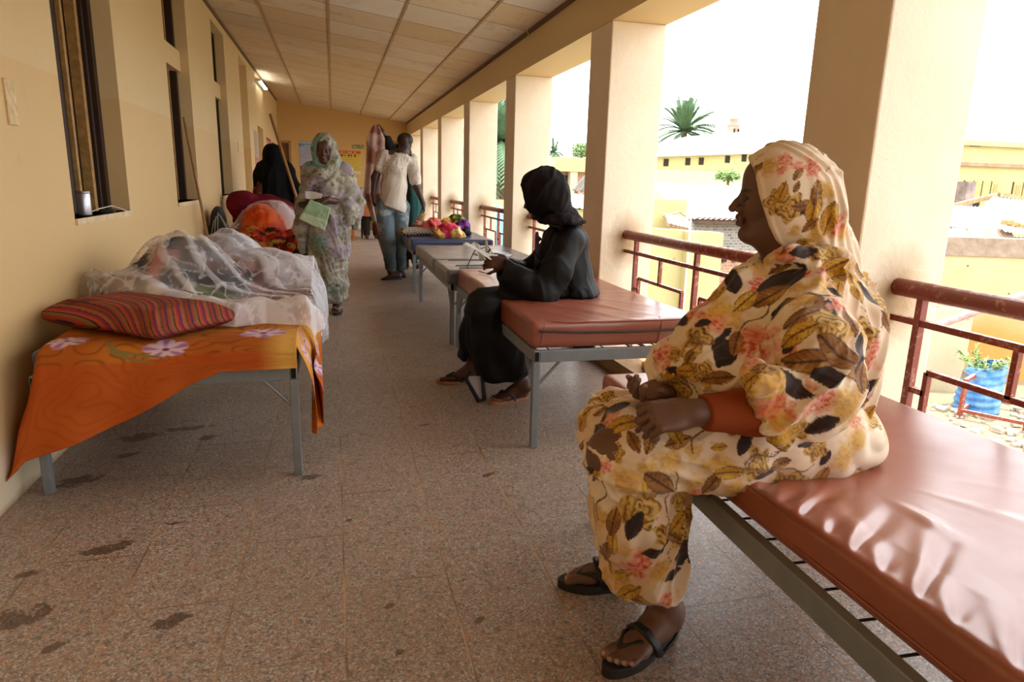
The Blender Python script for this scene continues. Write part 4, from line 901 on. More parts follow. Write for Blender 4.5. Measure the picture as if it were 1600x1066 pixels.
def c_net(u, v, X):
    P = X; n = fbm(P, 7, 3, 31); y0 = ynet(X[..., 0]); d = .07+.20*sst(.42, .62, n); x, y, z_ = X[..., 0], X[..., 1], X[..., 2]
    d = d+.50*np.exp(-((y-y0-.08)/.09)**2)*sst(-1.05, -.8, x); line = np.abs(np.sin((y+x*.75)*15+7*fbm(v3(x, y, 0), 3.2, 3, 6))); d = d+.40*sst(.8, .97, line); q_ = v3(x*3, y*1.2, z_*2); l2 = np.abs(2*fbm(q_, 5, 2, 41)-1); d = d+.42*sst(.06, .015, l2); l3 = np.abs(2*fbm(v3(x*1.2, y*3, z_*2), 6, 2, 45)-1); d = d+.32*sst(.05, .01, l3)
    d = d+.28*sst(.0, .16, y-(3.95-.5*(x+.6)))*sst(-.75, -.45, x); d = d-.03*np.exp(-(((x+.78)/.25)**2+((y-3.72)/.26)**2)); return np.clip(d, .05, .95)[..., None]*np.ones(3)
setp(sheet('mosquito_net', 230, 260, f_net, M_NET, None, 0, c_net), 'crumpled white mosquito net over the sleeper on the left bed, hanging off its right side', 'mosquito net')

# ---- second left bed: red floral blanket, sleeper with orange head cloth, net
def lump2(x, y): return .30*np.exp(-(((x+.70)/.20)**2+((y-7.28)/.22)**2)**1.3)
def f_rb(u, v):
    s = -1.17+u*1.10; over = np.maximum(0, s+.27); x = np.minimum(s, -.27)+.04*(1-np.exp(-over*12)); yy = v*2.1; front = np.maximum(0, yy-1.94); y = np.minimum(yy, 1.94); y = 8.80-y
    P = v3(x, y, 0); z = .575+.05*fbm(P, 5, 3, 2)+.035*np.abs(np.sin((x*2+y)*8+4*fbm(P, 3, 2, 4)))*sst(.1, .3, 8.8-y)+.10*np.exp(-((y-7.05)/.18)**2)*sst(-1.1, -.8, x)-over*.95-front*1.0
    return x, y-.02*sst(0, .05, front)-.01*np.sin(x*20)*front*5, np.maximum(z, .40)
def c_rb(u, v, X):
    P = X; P = P*1.7; n = fbm(P, 5, 3, 4); c = np.ones(n.shape+(3,))*s2a('#5a1c12'); c = mixc(c, s2a('#a82a1c'), sst(.42, .5, n)); c = mixc(c, s2a('#b98744'), sst(.55, .58, fbm(P+2, 7, 3, 5))); c = mixc(c, s2a('#2c2218'), sst(.56, .6, fbm(P+5, 8, 3, 6))); return mixc(c, s2a('#c2482e'), sst(.6, .64, fbm(P+9, 9, 3, 8)))
setp(sheet('blanket', 130, 220, f_rb, vcol('blanket_cloth', .9, .15), None, .006, c_rb), 'red, gold and black floral blanket covering the second bed along the left wall', 'blanket')
s2 = thing('person', 'person lying under the net on the second left bed, wrapped in bright orange cloth', 'person', (-.68, 7.5, .6))
f2 = Field((-1.1, 6.95, .56), (-.3, 8.75, 1.0), .014); f2.el((-.68, 7.3, .75), (.1, .12, .11)).chain([(-.68, 7.4, .7, .07), (-.68, 7.5, .72, .14), (-.68, 7.65, .70, .13), (-.66, 7.8, .66, .06)], .04)
V, Q = f2.mesh(); local(mk('body', V, Q, M_SKIN, None, True, np.tile(s2a('#5e3a2c'), (len(V), 1))), s2)
f2 = Field((-1.1, 6.9, .54), (-.3, 8.8, 1.1), .012); f2.el((-.70, 7.26, .72), (.19, .2, .235)).el((-.56, 7.3, .66), (.16, .16, .14), k=.03).chain([(-.68, 7.4, .7, .13), (-.68, 7.6, .72, .17), (-.66, 7.75, .66, .10)], .05)
V, Q = f2.mesh(); n = vnorm(V, Q); a = np.arctan2(V[:, 0]+.7, V[:, 2]-.55); V = V+n*(.012*np.abs(np.sin(a*9+3*fbm(V, 6, 2, 3))))[:, None]; c = np.ones((len(V), 3))*s2a('#c8461a'); c = mixc(c, s2a('#e0662a'), sst(.4, .6, fbm(V, 12, 2, 5)))
pt = sst(.055, .045, np.hypot(V[:, 0]+.62, (V[:, 2]-.64)))*(V[:, 1] < 7.3); c = mixc(c, s2a('#2a1a1c'), pt*(np.sin(V[:, 0]*300) > 0)); c = mixc(c, s2a('#b9a6a0'), pt*(np.sin(V[:, 0]*300) <= 0)*.7); local(mk('wrap', V, Q, vcol('wrap_cloth', .85, .15), None, True, c), s2)
def f_n2(u, v):
    x = -1.10+u*.86; y = 7.12+v*.86; h = .36*np.exp(-(((x+.64)/.33)**2)**1.6)*np.exp(-np.maximum(0, y-7.75)**2*30); P = v3(x, y, 0)
    return x+0*v, y-.12*h*(v < .2), .61+h*sst(-.02, .12, v)+.012*np.abs(np.sin((x*2+y)*12+4*fbm(P, 4, 2, 3)))
setp(sheet('mosquito_net', 90, 120, f_n2, M_NET, None, 0, lambda u, v, X: np.clip(.12+.5*sst(.5, .62, fbm(X, 5, 2, 9)), 0, .9)[..., None]*np.ones(3)), 'white net draped over the orange-wrapped sleeper on the second left bed', 'mosquito net')
# clutter at the head of the second bed
bg_ = thing('bag', 'dark shoulder bag with pale straps slumped against the wall beside the second bed head', 'bag', (-1.08, 7.15, .64))
f3 = Field((-1.19, 6.98, .60), (-.90, 7.5, 1.0), .01); f3.el((-1.1, 7.25, .77), (.07, .17, .16)).el((-1.08, 7.15, .7), (.09, .14, .09), k=.03)
V, Q = f3.mesh(); n = vnorm(V, Q); V = V+n*(.012*(fbm(V, 18, 3, 4)-.5))[:, None]; local(mk('bag_body', V, Q, plain('black_fabric', '#15161a', .7, .3, 15), None, True), bg_)
sp_ = plain('pale_strap', '#9aa09c', .5)
for j in range(3): local(MB().tube([(-1.14+.03*j, 7.02, .66), (-1.10+.02*j, 7.0, .80+.04*j), (-1.05, 7.02, .86), (-.99+.01*j, 7.0, .72), (-.98, 7.02, .66)], .004, 6).build('strap', sp_), bg_)
cb = thing('plastic_bag', 'small crumpled olive plastic bag on the blanket beside the dark shoulder bag', 'bag', (-1.0, 6.98, .64))
f3 = Field((-1.15, 6.86, .60), (-.86, 7.06, .78), .008); f3.el((-1.01, 6.96, .665), (.09, .06, .045)); V, Q = f3.mesh(); n = vnorm(V, Q); V = V+n*(.02*(fbm(V, 30, 3, 4)-.5))[:, None]; local(mk('bag_body', V, Q, plain('olive_plastic', '#6a6650', .35, .3, 30), None, True), cb)

# ---- things on and about the walls
cn = thing('can', 'silvery tin can standing on the near window sill', 'can', (-1.255, 4.03, 1.0)); al = plain('tin_metal', '#b9bcc4', .3, .1, 10, metal=.8)
MB().lathe([(.033, 0), (.034, .004), (.034, .118), (.032, .122)], (0, 0, 0), 22).build('body', al, cn, True); MB().lathe([(.0345, .112), (.0355, .118), (.0345, .124)], (0, 0, 0), 22).build('rim', al, cn, True)
bxm = plain('black_plastic', '#141210', .35)
pb = thing('power_bank', 'flat black box lying on the near window sill at the end of a white cable', 'device', (-1.235, 4.35, 1.0), .2)
MB().box((-.035, -.10, 0), (.035, .10, .018), bev=.004).build('case', bxm, pb); MB().box((-.02, -.10, .018), (.02, -.05, .0195)).build('button_strip', plain('grey_plastic', '#4a4640', .4), pb)
setp(MB().tube([(-1.26, 4.05, 1.006), (-1.22, 4.15, 1.03), (-1.2, 4.3, 1.04), (-1.195, 4.5, 1.01), (-1.187, 4.62, .985)], .003, 6).build('cable', plain('white_cable', '#d8d0bc', .5), None, True), 'thin white cable looping over the near window sill', 'cable')
def plate(lab, c, w, h, m, cat='switch', rocker=True):
    t = thing('wall_switch', lab, cat, (XL, c[0], c[1])); MB().box((0, -w/2, -h/2), (.009, w/2, h/2), bev=.002).build('plate', m, t)
    if rocker: MB().box((.009, -w*.18, -h*.2), (.013, w*.18, h*.2)).build('rocker', m, t)
plate('white light switch on the left wall between the third window and the first door', (9.95, 1.59), .09, .13, plain('switch_plastic', '#d8cfb8', .4))
plate('painted-over wall socket plate with brown scars at the left edge, before the near window', (3.165, 1.475), .085, .17, plain('painted_plate', '#d3ba8e', .6, .25, 30), 'socket', False)
lm = thing('fluorescent_lamp', 'lit fluorescent lamp high on the left wall near its far end', 'lamp', (XL, 13.3, 2.79))
MB().box((0, -.6, -.03), (.05, .6, .03), bev=.005).build('housing', plain('lamp_white', '#dcdcd8', .5), lm)
k = N('lamp_glow'); k.b.inputs['Emission Color'].default_value = (.95, 1, .95, 1); k.b.inputs['Emission Strength'].default_value = 14; k.base((.9, .95, .9), .4)
MB().tube([(.075, -.58, -.005), (.075, .58, -.005)], .016, 12).build('tube', k.m, lm)
for s_ in (-.59, .59): MB().box((.045, s_-.012, -.02), (.092, s_+.012, .02)).build('holder', plain('lamp_white', '#dcdcd8', .5), lm)
def poster(lab, o, ux, w, h, bands, seed, name='poster', grp=None, lines=None):
    """flat printed sheet: o = top-left corner, ux = direction of its width"""
    o = np.array(o, float); ux = np.array(ux, float); nz_ = np.array((0, 0, -1.)); nu, nv = max(40, int(w/.008)), max(40, int(h/.008))
    def fn(u, v): P = o+u[..., None]*w*ux+v[..., None]*h*nz_; return P[..., 0], P[..., 1], P[..., 2]
    def cf(u, v, X):
        c = np.ones(u.shape+(3,))*s2a(bands[0][2])
        for a, b_, k_, *t in bands:
            m_ = (v >= a) & (v < b_); c[m_] = s2a(k_)
            if t:      # rows of lettering
                col_, n_, fr = t; rows = (v-a)/(b_-a)*n_; inr = (rows-np.floor(rows)); word = vn(v3(u*w*75, np.floor(rows)*7.3+seed, 0), 1, seed) > .38; ln = u < .93-.25*_hash(np.floor(rows).astype(int), np.zeros_like(rows, int), np.zeros_like(rows, int), seed)
                tm = m_ & (inr > .3) & (inr < .3+fr) & word & ln & (u > .06); c[tm] = s2a(col_)
        return c
    o_ = sheet(name, nu, nv, fn, vcol('printed_paper', .55, .3), None, .0015, cf); return setp(o_, lab, 'poster', grp)
X1 = (1, 0, 0)
poster('tall pale blue poster with dark title band and red stripe on the end wall', (-.735, YB-.001, 2.04), X1, .46, .66, [(0, 1, '#9fa3bb'), (0, .08, '#8fb0cf'), (.08, .16, '#1f3f7d', '#c9d4e6', 1, .4), (.16, .22, '#8fb0cf'), (.22, .82, '#a9a9bd', '#6f7390', 14, .3), (.82, .95, '#a33a42', '#d8b7b7', 2, .35), (.95, 1, '#7c4a5a')], 1)
poster('white printed sheet hanging under the tall pale blue poster', (-.735, YB-.001, 1.36), X1, .46, .34, [(0, 1, '#b9b3bb'), (.1, .9, '#b9b3bb', '#8d8896', 6, .3)], 2)
poster('yellow poster with a red title band on the end wall', (.16, YB-.001, 1.87), X1, .50, .44, [(0, 1, '#c9a53a'), (0, .14, '#c9492a', '#e8b48a', 1, .4), (.14, .32, '#c6a945', '#43361c', 1, .55), (.32, 1, '#cfb045', '#b08f33', 7, .25)], 3)
poster('narrow white paper strip pinned below the yellow poster', (.10, YB-.001, 1.41), X1, .55, .07, [(0, 1, '#cfc4a2')], 4)
poster('small olive name plate with dark lettering beside the far doorway', (.46, YB-.001, 2.03), X1, .30, .11, [(0, 1, '#a39565'), (.1, .9, '#a39565', '#575036', 2, .45)], 5, 'sign')
Y1 = (0, 1, 0)
poster('white and red printed poster on the left wall between the two far doors', (XL+.001, 11.98, 1.95), Y1, .56, .86, [(0, 1, '#b8a697'), (.05, .5, '#b5a49a', '#7d6a6e', 12, .3), (.5, 1, '#a8685c', '#c9a79a', 12, .3)], 6)
poster('red-headed notice on the left wall just before the end wall', (XL+.001, 14.2, 1.96), Y1, 1.0, .75, [(0, 1, '#b9a090'), (0, .08, '#a8493a'), (.08, 1, '#b8a294', '#8f6a62', 12, .3)], 7)
poster('second red-headed notice on the left wall, next to the corner', (XL+.001, 15.4, 1.93), Y1, .9, .8, [(0, 1, '#b9a090'), (0, .1, '#b0412f'), (.1, 1, '#b8a294', '#86605c', 12, .3)], 8)
wd = plain('stick_wood', '#a57a4a', .6, .25, 12)
a_ = at(287, 183, x=XL+.02); b_ = at(345, 476, z=.01); setp(MB().tube([a_, a_.lerp(b_, .5)+Vector((0, 0, .006)), b_], [.010, .012, .012], 8).build('stick', wd, None, True), 'thin wooden stick leaning on the left wall at the second window', 'stick')
a_ = at(422, 178, y=8.97); b_ = at(499, 425, y=8.97); b_.z = .005; setp(MB().tube([a_, a_.lerp(b_, .5)+Vector((.01, 0, 0)), b_], [.016, .018, .02], 8).build('stick', wd, None, True), 'long wooden pole slanting in front of the standing woman in black', 'stick')
th_ = plain('thread', '#d9cdb0', .6)
a_ = at(826, 60, x=1.75); setp(MB().tube([(1.75, a_.y, a_.z+.02), (1.66, a_.y-.25, zc(1.66)-.05), (1.6, a_.y-.5, zc(1.6)-.01)], .003, 5).build('hanging_wire', th_), 'thin pale wire drooping from the ceiling boards above the open side', 'wire')
a_ = at(785, 5, x=1.4); setp(MB().tube([(1.3, a_.y, zc(1.3)-.01), (1.42, a_.y+.1, zc(1.42)-.11), (1.5, a_.y+.1, zc(1.5)-.12), (1.56, a_.y-.1, zc(1.56)-.01)], .003, 5).build('hanging_wire', th_), 'second thin loose wire looping under the ceiling boards', 'wire')

# ---- bundles of bright cloth flowers and woven pillow on the blue mattress
def ruffle(lab, px, py, y, r, cols, seed, sq=.75):
    c = at(px, py, y=y); c.z = max(c.z, .603+r*sq*.75); f = Field((c.x-r*1.7, c.y-r*1.7, .60), (c.x+r*1.7, c.y+r*1.7, c.z+r*1.6), r/13); f.el(tuple(c), (r, r, r*sq)); V, Q = f.mesh(); n = vnorm(V, Q)
    d = np.abs(fbm(V, .9/r, 2, seed)-.5)*2; d2 = np.abs(fbm(V+5, 2/r, 2, seed+3)-.5)*2; V = V+n*(r*(.75*(.5-sst(0, .45, d))*.6+.2*d2))[:, None]; V[:, 2] = np.maximum(V[:, 2], .603)
    t = fbm(V, 1.3/r, 2, seed+8); cc = np.ones((len(V), 3))*s2a(cols[0]); cc = mixc(cc, s2a(cols[1]), sst(.45, .52, t)); cc = mixc(cc, s2a(cols[2]), sst(.56, .62, fbm(V+2, 2/r, 2, seed)))
    setp(mk('cloth_flower', V, Q, vcol('petal_cloth', .8, .2), None, True, cc), lab, 'cloth flower', 'bright cloth flowers on the blue mattress')
ruffle('coral red cloth flower, left of the heap on the blue mattress', 676, 354, 8.0, .105, ('#b8323a', '#d4625a', '#d9a08f'), 3)
ruffle('pink and red cloth flower at the front middle of the heap', 701, 366, 7.72, .11, ('#d23a5c', '#c43048', '#e08a9a'), 5)
ruffle('pale yellow cloth flower at the right front of the heap', 715, 371, 7.66, .085, ('#d8c05e', '#e6d9a0', '#d98a4a'), 7)
ruffle('golden yellow cloth flower at the left front of the heap', 688, 374, 7.66, .07, ('#c99a32', '#dcbc5e', '#b5622e'), 9)
ruffle('dark green cloth flower on top of the heap', 713, 345, 8.1, .085, ('#2c4a26', '#41602f', '#b8a23a'), 11)
ruffle('gold cloth flower beside the dark green one', 699, 347, 8.12, .06, ('#c79a2e', '#d8b850', '#8a5a22'), 13)
ruffle('purple cloth flower at the right end of the heap', 723, 352, 8.0, .075, ('#5f2f86', '#8a4fa8', '#3c2350'), 15)
ruffle('small dark violet cloth flower tucked in the right rear of the heap', 729, 362, 7.95, .06, ('#2c2236', '#4b3a55', '#20301f'), 17)
ruffle('dusty pink cloth flower lying on the woven pillow', 653, 352, 8.15, .055, ('#a56a62', '#c99a88', '#7a3f42'), 19)
pc = at(646, 360, y=7.95); V, Q = rslab((-.19, -.15, 0), (.19, .15, .085), .03, .008, dcu)
t_ = (np.sin(V[:, 0]*170) > 0) ^ (np.sin(V[:, 1]*170+V[:, 2]*170) > 0); c = np.where(t_[:, None], s2a('#b5a591'), s2a('#453c38')); pl_ = mk('pillow', V, Q, vcol('woven_cloth', .9, .1), None, True, c); pl_.location = (pc.x+.02, 8.0, .602); pl_.rotation_euler = (0, 0, .15)
setp(pl_, 'black and beige woven pillow at the left edge of the blue mattress', 'pillow')
# orange cloth on the kerb, seen under the brown bed
f3 = Field((1.78, 3.3, .08), (2.12, 3.95, .22), .008); f3.el((1.95, 3.62, .12), (.13, .27, .04)); V, Q = f3.mesh(); n = vnorm(V, Q); V = V+n*(.03*(fbm(V, 14, 3, 4)-.4))[:, None]; V[:, 2] = np.maximum(V[:, 2], .102)
setp(mk('cloth', V, Q, plain('orange_cloth', '#d99a2c', .8, .3, 12), None, True), 'crumpled orange-yellow cloth lying on the kerb below the railing', 'cloth')
# clear bag, papers and cord on the grey mattress
f3 = Field((1.15, 5.75, .57), (1.62, 6.3, .66), .008); f3.el((1.38, 6.02, .588), (.17, .2, .014)); V, Q = f3.mesh(); n = vnorm(V, Q); V = V+n*(.018*(fbm(V, 22, 3, 4)-.4))[:, None]
setp(mk('plastic_bag', V, Q, plain('clear_plastic', '#8e929c', .3, .2, 20), None, True), 'crumpled pale plastic bag lying on the dark grey mattress', 'bag')
setp(MB().tube([(.98, 4.7, .606), (1.02, 4.5, .61), (1.05, 4.42, .70), (1.0, 4.5, .80), (.93, 4.62, .76), (.9, 4.72, .64), (.93, 4.85, .608), (1.1, 4.9, .606)], .0035, 6).build('cord', plain('brown_cord', '#4a2c20', .5), None, True), 'thin dark cord trailing from the paper onto the brown mattress', 'cord')
# ------------------------------------------------------------------ people: shared anatomy
def nrm(v): v = np.array(v, float); return v/(np.linalg.norm(v)+1e-12)
def basis(fwd, up):
    f = nrm(fwd); u = np.array(up, float); u = nrm(u-f*(u@f)); return f, np.cross(u, f), u            # forward, left, up
def head(F_, c, fwd, up=(0, 0, 1), s=1., ear=True):
    f, l, u = basis(fwd, up); c = np.array(c, float); R = np.stack([f, l, u], 1)
    P = lambda a, b, d: c+(f*a+l*b+u*d)*s
    E = lambda p, r, k=.015, sub=False: F_.el(P(*p), np.array(r)*s, R, k*s, sub)
    C = lambda p, q, ra, rb, k=.012, sub=False: F_.cap(P(*p), P(*q), ra*s, rb*s, k*s, sub)
    E((-.010, 0, .030), (.098, .076, .086)); E((.030, 0, -.028), (.062, .056, .082), .03)
    for sd in (-1, 1):
        C((.0, sd*.046, -.055), (.068, sd*.016, -.103), .020, .017, .02); E((.060, sd*.038, -.030), (.024, .022, .026), .02)
        if ear: E((-.008, sd*.077, -.010), (.018, .009, .031), .006)
    E((.076, 0, -.103), (.022, .024, .020), .018); E((.052, 0, .047), (.040, .058, .046), .02); C((.086, 0, -.046), (.086, 0, -.050), .012, .012, .01); C((.075, -.028, .016), (.075, .028, .016), .011, .011, .02)
    for sd in (-1, 1): E((.094, sd*.031, -.008), (.015, .017, .011), .012, True)
    C((.086, 0, .008), (.106, 0, -.020), .008, .0095); C((.106, 0, -.020), (.1155, 0, -.034), .009, .0118, .008)
    for sd in (-1, 1): E((.098, sd*.0135, -.038), (.012, .009, .009), .006); E((.077, sd*.031, -.009), (.0155, .0165, .0135), .003)
    C((.093, -.019, -.060), (.0985, 0, -.057), .006, .0075, .006); C((.0985, 0, -.057), (.093, .019, -.060), .0085, .006, .006)
    C((.091, -.015, -.072), (.096, 0, -.073), .006, .008, .006); C((.096, 0, -.073), (.091, .015, -.072), .009, .006, .006)
    C((.1055, -.016, -.0655), (.1055, .016, -.0655), .002, .002, .003, True)
def face_paint(V, col, c, fwd, up, s, lip='#5b2f2b', closed=False):
    f, l, u = basis(fwd, up); D = (V-np.array(c))/s; a, b, d = D@f, D@l, D@u
    front = a > .06
    m = front*sst(.024, .012, np.abs(b))*sst(.0135, .010, np.abs(d+.0645)/np.maximum(1-np.abs(b)*14, .3)); col = mixc(col, s2a(lip), m*.8)
    for sd in (-1, 1):
        e = np.hypot((b-sd*.031)/.014, (d+.009)/.0062)
        if not closed:
            col = mixc(col, s2a('#1a100d'), sst(1.45, 1.15, e)*front); col = mixc(col, s2a('#6b5d55'), sst(1.0, .8, e)*front); col = mixc(col, s2a('#120b08'), sst(.0085, .006, np.hypot(b-sd*.031, d+.009))*front)
        br = np.hypot((b-sd*.031)/.021, (d-.012-.10*np.abs(b-sd*.031)*0)/.0042); col = mixc(col, s2a('#150d0a'), sst(1.2, .7, br)*front*.8)
    return mixc(col, np.array(s2a('#241512')), .55*front*sst(.006, .003, np.hypot(np.abs(b)-.010, d+.046)))
def rotv(v, k, a): k = nrm(k); return v*math.cos(a)+np.cross(k, v)*math.sin(a)+k*(k@v)*(1-math.cos(a))
def hand(F_, w, d, n, s=1., curl=(.35, .5, .4), spread=.06, thumb=(.9, .25), side=1, var=(0, .05, .1, .18)):
    """wrist w, direction d, palm normal n, side=+1 thumb along n x d"""
    d = nrm(d); n = np.array(n, float); n = nrm(n-d*(n@d)); t = np.cross(n, d)*side; w = np.array(w, float); R = np.stack([d, t, n], 1)
    F_.el(w+d*.050*s, np.array((.048, .038, .0155))*s, R, .012*s); F_.cap(w, w+d*.03*s, .025*s, .024*s, .015*s)
    F_.el(w+d*.035*s+t*.020*s+n*.008*s, np.array((.03, .018, .014))*s, R, .01*s); F_.el(w+d*.04*s-t*.022*s+n*.006*s, np.array((.034, .013, .013))*s, R, .01*s); tips = []
    for i, L in enumerate((.072, .080, .074, .060)):
        b = w+d*(.088-.004*abs(i-1))*s+t*(.029-.0195*i)*s; dd = rotv(d, n, side*(-spread)*(1.2-i)*-1); p = b; r = .0092
        F_.cap(w+d*.05*s+t*(.022-.015*i)*s, b, .010*s, .0095*s, .006*s)
        for j, (fr, cu_) in enumerate(zip((.45, .31, .24), curl)):
            ax = np.cross(n, dd)*-1; dd = rotv(dd, ax, (cu_+var[i])*1.0); dd = nrm(dd); q = p+dd*L*fr*s; F_.cap(p, q, r*s, (r-.0008)*s, .0035*s); p = q; r -= .0008
        tips.append(p)
    b = w+d*.022*s+t*.026*s+n*.004*s; dd = nrm(d*math.cos(thumb[0])+t*math.sin(thumb[0])+n*thumb[1]); q = b+dd*.040*s; F_.cap(b, q, .0145*s, .0115*s, .010*s); dd = nrm(dd+d*.35+n*.15); q2 = q+dd*.030*s; F_.cap(q, q2, .0112*s, .0095*s, .004*s); q3 = q2+nrm(dd+d*.1+n*.1)*.022*s; F_.cap(q2, q3, .0098*s, .008*s, .004*s); tips.append(q3); return tips
def foot(F_, ank, heel, toe, s=1., side=1, lift=.018):
    """ankle joint, heel and toe points on the floor; side=+1 big toe on the right of heel->toe"""
    h = np.array((*heel[:2], lift+(heel[2] if len(heel) > 2 else 0))); t = np.array((*toe[:2], lift+(toe[2] if len(toe) > 2 else 0))); d = nrm(t-h); L = np.linalg.norm(t-h); u = np.array((0, 0, 1.)); r = np.cross(d, u)*side; a = np.array(ank)
    F_.el(h+d*.03+u*.030, (.032*s, .030*s, .032*s), None, .02); F_.cap(a, h+d*.045+u*.045, .036*s, .036*s, .03); F_.cap(a, h+d*L*.42+u*.045, .034*s, .030*s, .03)
    F_.cap(h+d*L*.35+u*.042, h+d*L*.66+r*.014+u*.022, .030*s, .021*s, .03); F_.cap(h+d*L*.35+u*.030-r*.008, h+d*L*.64-r*.022+u*.016, .026*s, .016*s, .03)
    F_.el(h+d*L*.66+u*.016, np.array((.05, .042, .016))*s, np.stack([d, r, u], 1), .02); tips = []
    for i, (o, l_, rr) in enumerate(((.026, 1.0, .0135), (.008, .99, .0095), (-.007, .955, .009), (-.021, .91, .0085), (-.034, .86, .0082))):
        b = h+d*L*(.70-.03*i*.6)+r*o*s+u*rr; e = h+d*(L*l_-rr)+r*(o*1.05)*s+u*rr*.95; F_.cap(b, (b+e)/2+u*.004, rr*1.0*s, rr*.95*s, .004); F_.cap((b+e)/2+u*.004, e, rr*.95*s, rr*s, .003); tips.append(e+d*rr*.6+u*rr*.5)
    return tips
def sandal(par, heel, toe, side=1, sole='#1c1815', strap='#151210', th=.018, w=.045, wide=False, lab=None, band=False):
    h = np.array((heel[0], heel[1], 0.)); t = np.array((toe[0], toe[1], 0.)); d = nrm(t-h); L = np.linalg.norm(t-h)+.03; r = np.cross(d, (0, 0, 1.))*side; h = h-d*.012; pts = []
    for i in range(40):
        a = 2*PI*i/40; x = .5-.5*math.cos(a); y = math.sin(a)*(.60+.40*sst(.25, .75, np.array(x)))*w/(.045)*.046; pts.append(h+d*L*x+r*(y+.006*math.sin(x*PI)))
    V = [(p[0], p[1], .001) for p in pts]+[(p[0], p[1], th) for p in pts]+[tuple((h+(np.array(p)-h)*.985+np.array((0, 0, th+.003)))) for p in pts]; n = 40
    Fc = [tuple(reversed(range(n)))]+[(i, (i+1) % n, n+(i+1) % n, n+i) for i in range(n)]+[(n+i, n+(i+1) % n, 2*n+(i+1) % n, 2*n+i) for i in range(n)]+[tuple(range(2*n, 3*n))]
    so_ = MB().add(V, Fc).build('sandal', plain('sole_'+sole, sole, .7, .2, 30)); local(so_, par); mb = MB(); P = lambda a, b, z: tuple(h+d*L*a+r*b+np.array((0, 0, z)))
    mb.tube([P(.80, .016, th), P(.77, .014, .050*1.0), P(.62, .036, .062), P(.50, .046, .045), P(.42, .046, th)], [.004, .006, .008, .008, .006], 8)
    mb.tube([P(.80, .016, th), P(.77, .012, .050), P(.62, -.018, .062), P(.50, -.044, .040), P(.44, -.046, th)], [.004, .006, .008, .008, .006], 8)
    if band:
        for k_ in (-.022, -.011, 0, .011, .022): mb.tube([P(.50+k_*1.0, .048, .03), P(.53+k_, .040, .066), P(.55+k_, .012, .088), P(.54+k_, -.020, .082), P(.50+k_, -.042, .05), P(.47+k_, -.050, th)], .0075, 8)
        mb.tube([P(.47, .048, .02), P(.25, .046, .040), P(.03, .020, .058), P(.03, -.020, .058), P(.25, -.046, .040), P(.47, -.050, .02)], .005, 8)
    st_ = mb.build('strap', plain('strap_'+strap, strap, .55, .2, 60), so_, True); st_.matrix_parent_inverse = so_.matrix_world.inverted(); st_.matrix_parent_inverse = Matrix.Identity(4)
    return so_
def limb(F_, pts, k=.03): F_.chain(pts, k)
def bounds(J, m=.2): A = np.array([p[:3] for p in J]); return A.min(0)-m, A.max(0)+m
def skin_obj(F_, t, base, faces=(), palms=(), nails=(), rough=None, parts=None, vary=.12):
    V, Q = F_.mesh(); V = relax(V, Q, 1, .4); c = np.ones((len(V), 3))*s2a(base); n = fbm(V, 14, 3, 5)
    c = c*(1+vary*(n-.5)*2)[:, None]
    for a in faces: c = face_paint(V, c, **a)
    for p, r, k_, w_ in palms: c = mixc(c, s2a(k_), w_*sst(r, r*.5, np.linalg.norm(V-np.array(p), axis=1)))
    for p in nails: c = mixc(c, s2a('#b9968a'), .75*sst(.0075, .005, np.linalg.norm(V-np.array(p), axis=1)))
    return local(mk('body', V, Q, M_SKIN, None, True, c), t)
def garment(name, F_, t, m, fold=None, paint=None, base='#888888', it=1, seed=3, sub=None):
    V, Q = F_.mesh(); V = relax(V, Q, it, .5); n = vnorm(V, Q)
    if fold is not None: V = V+n*fold(V, n)[:, None]; V = relax(V, Q, 1, .3); n = vnorm(V, Q)
    c = np.ones((len(V), 3))*s2a(base)
    if paint is not None: c = paint(V, n, Q, c)
    o = mk(name, V, Q, m, None, True, c)
    return local(o, t) if sub is None else sub_parent(o, sub)
def sub_parent(o, p): o.parent = p; return o
def foldf(dirs, amp=.006, freq=14, seed=1, sharp=2, warp=.25):
    """drape folds running along the direction 'dirs' (vector): crests repeat across it"""
    d = nrm(dirs)
    def g(V, n):
        W = V-np.outer(V@d, d)*.82; w = fbm(W, 3, 2, seed); w2 = vn(W+w[:, None]*.05, freq, seed+5)
        r = 1-np.abs(2*w2-1); r2 = 1-np.abs(2*vn(W+w[:, None]*.08, freq*2.1, seed+9)-1); return amp*(r**sharp*1.5+.5*r2**sharp-.7)
    return g
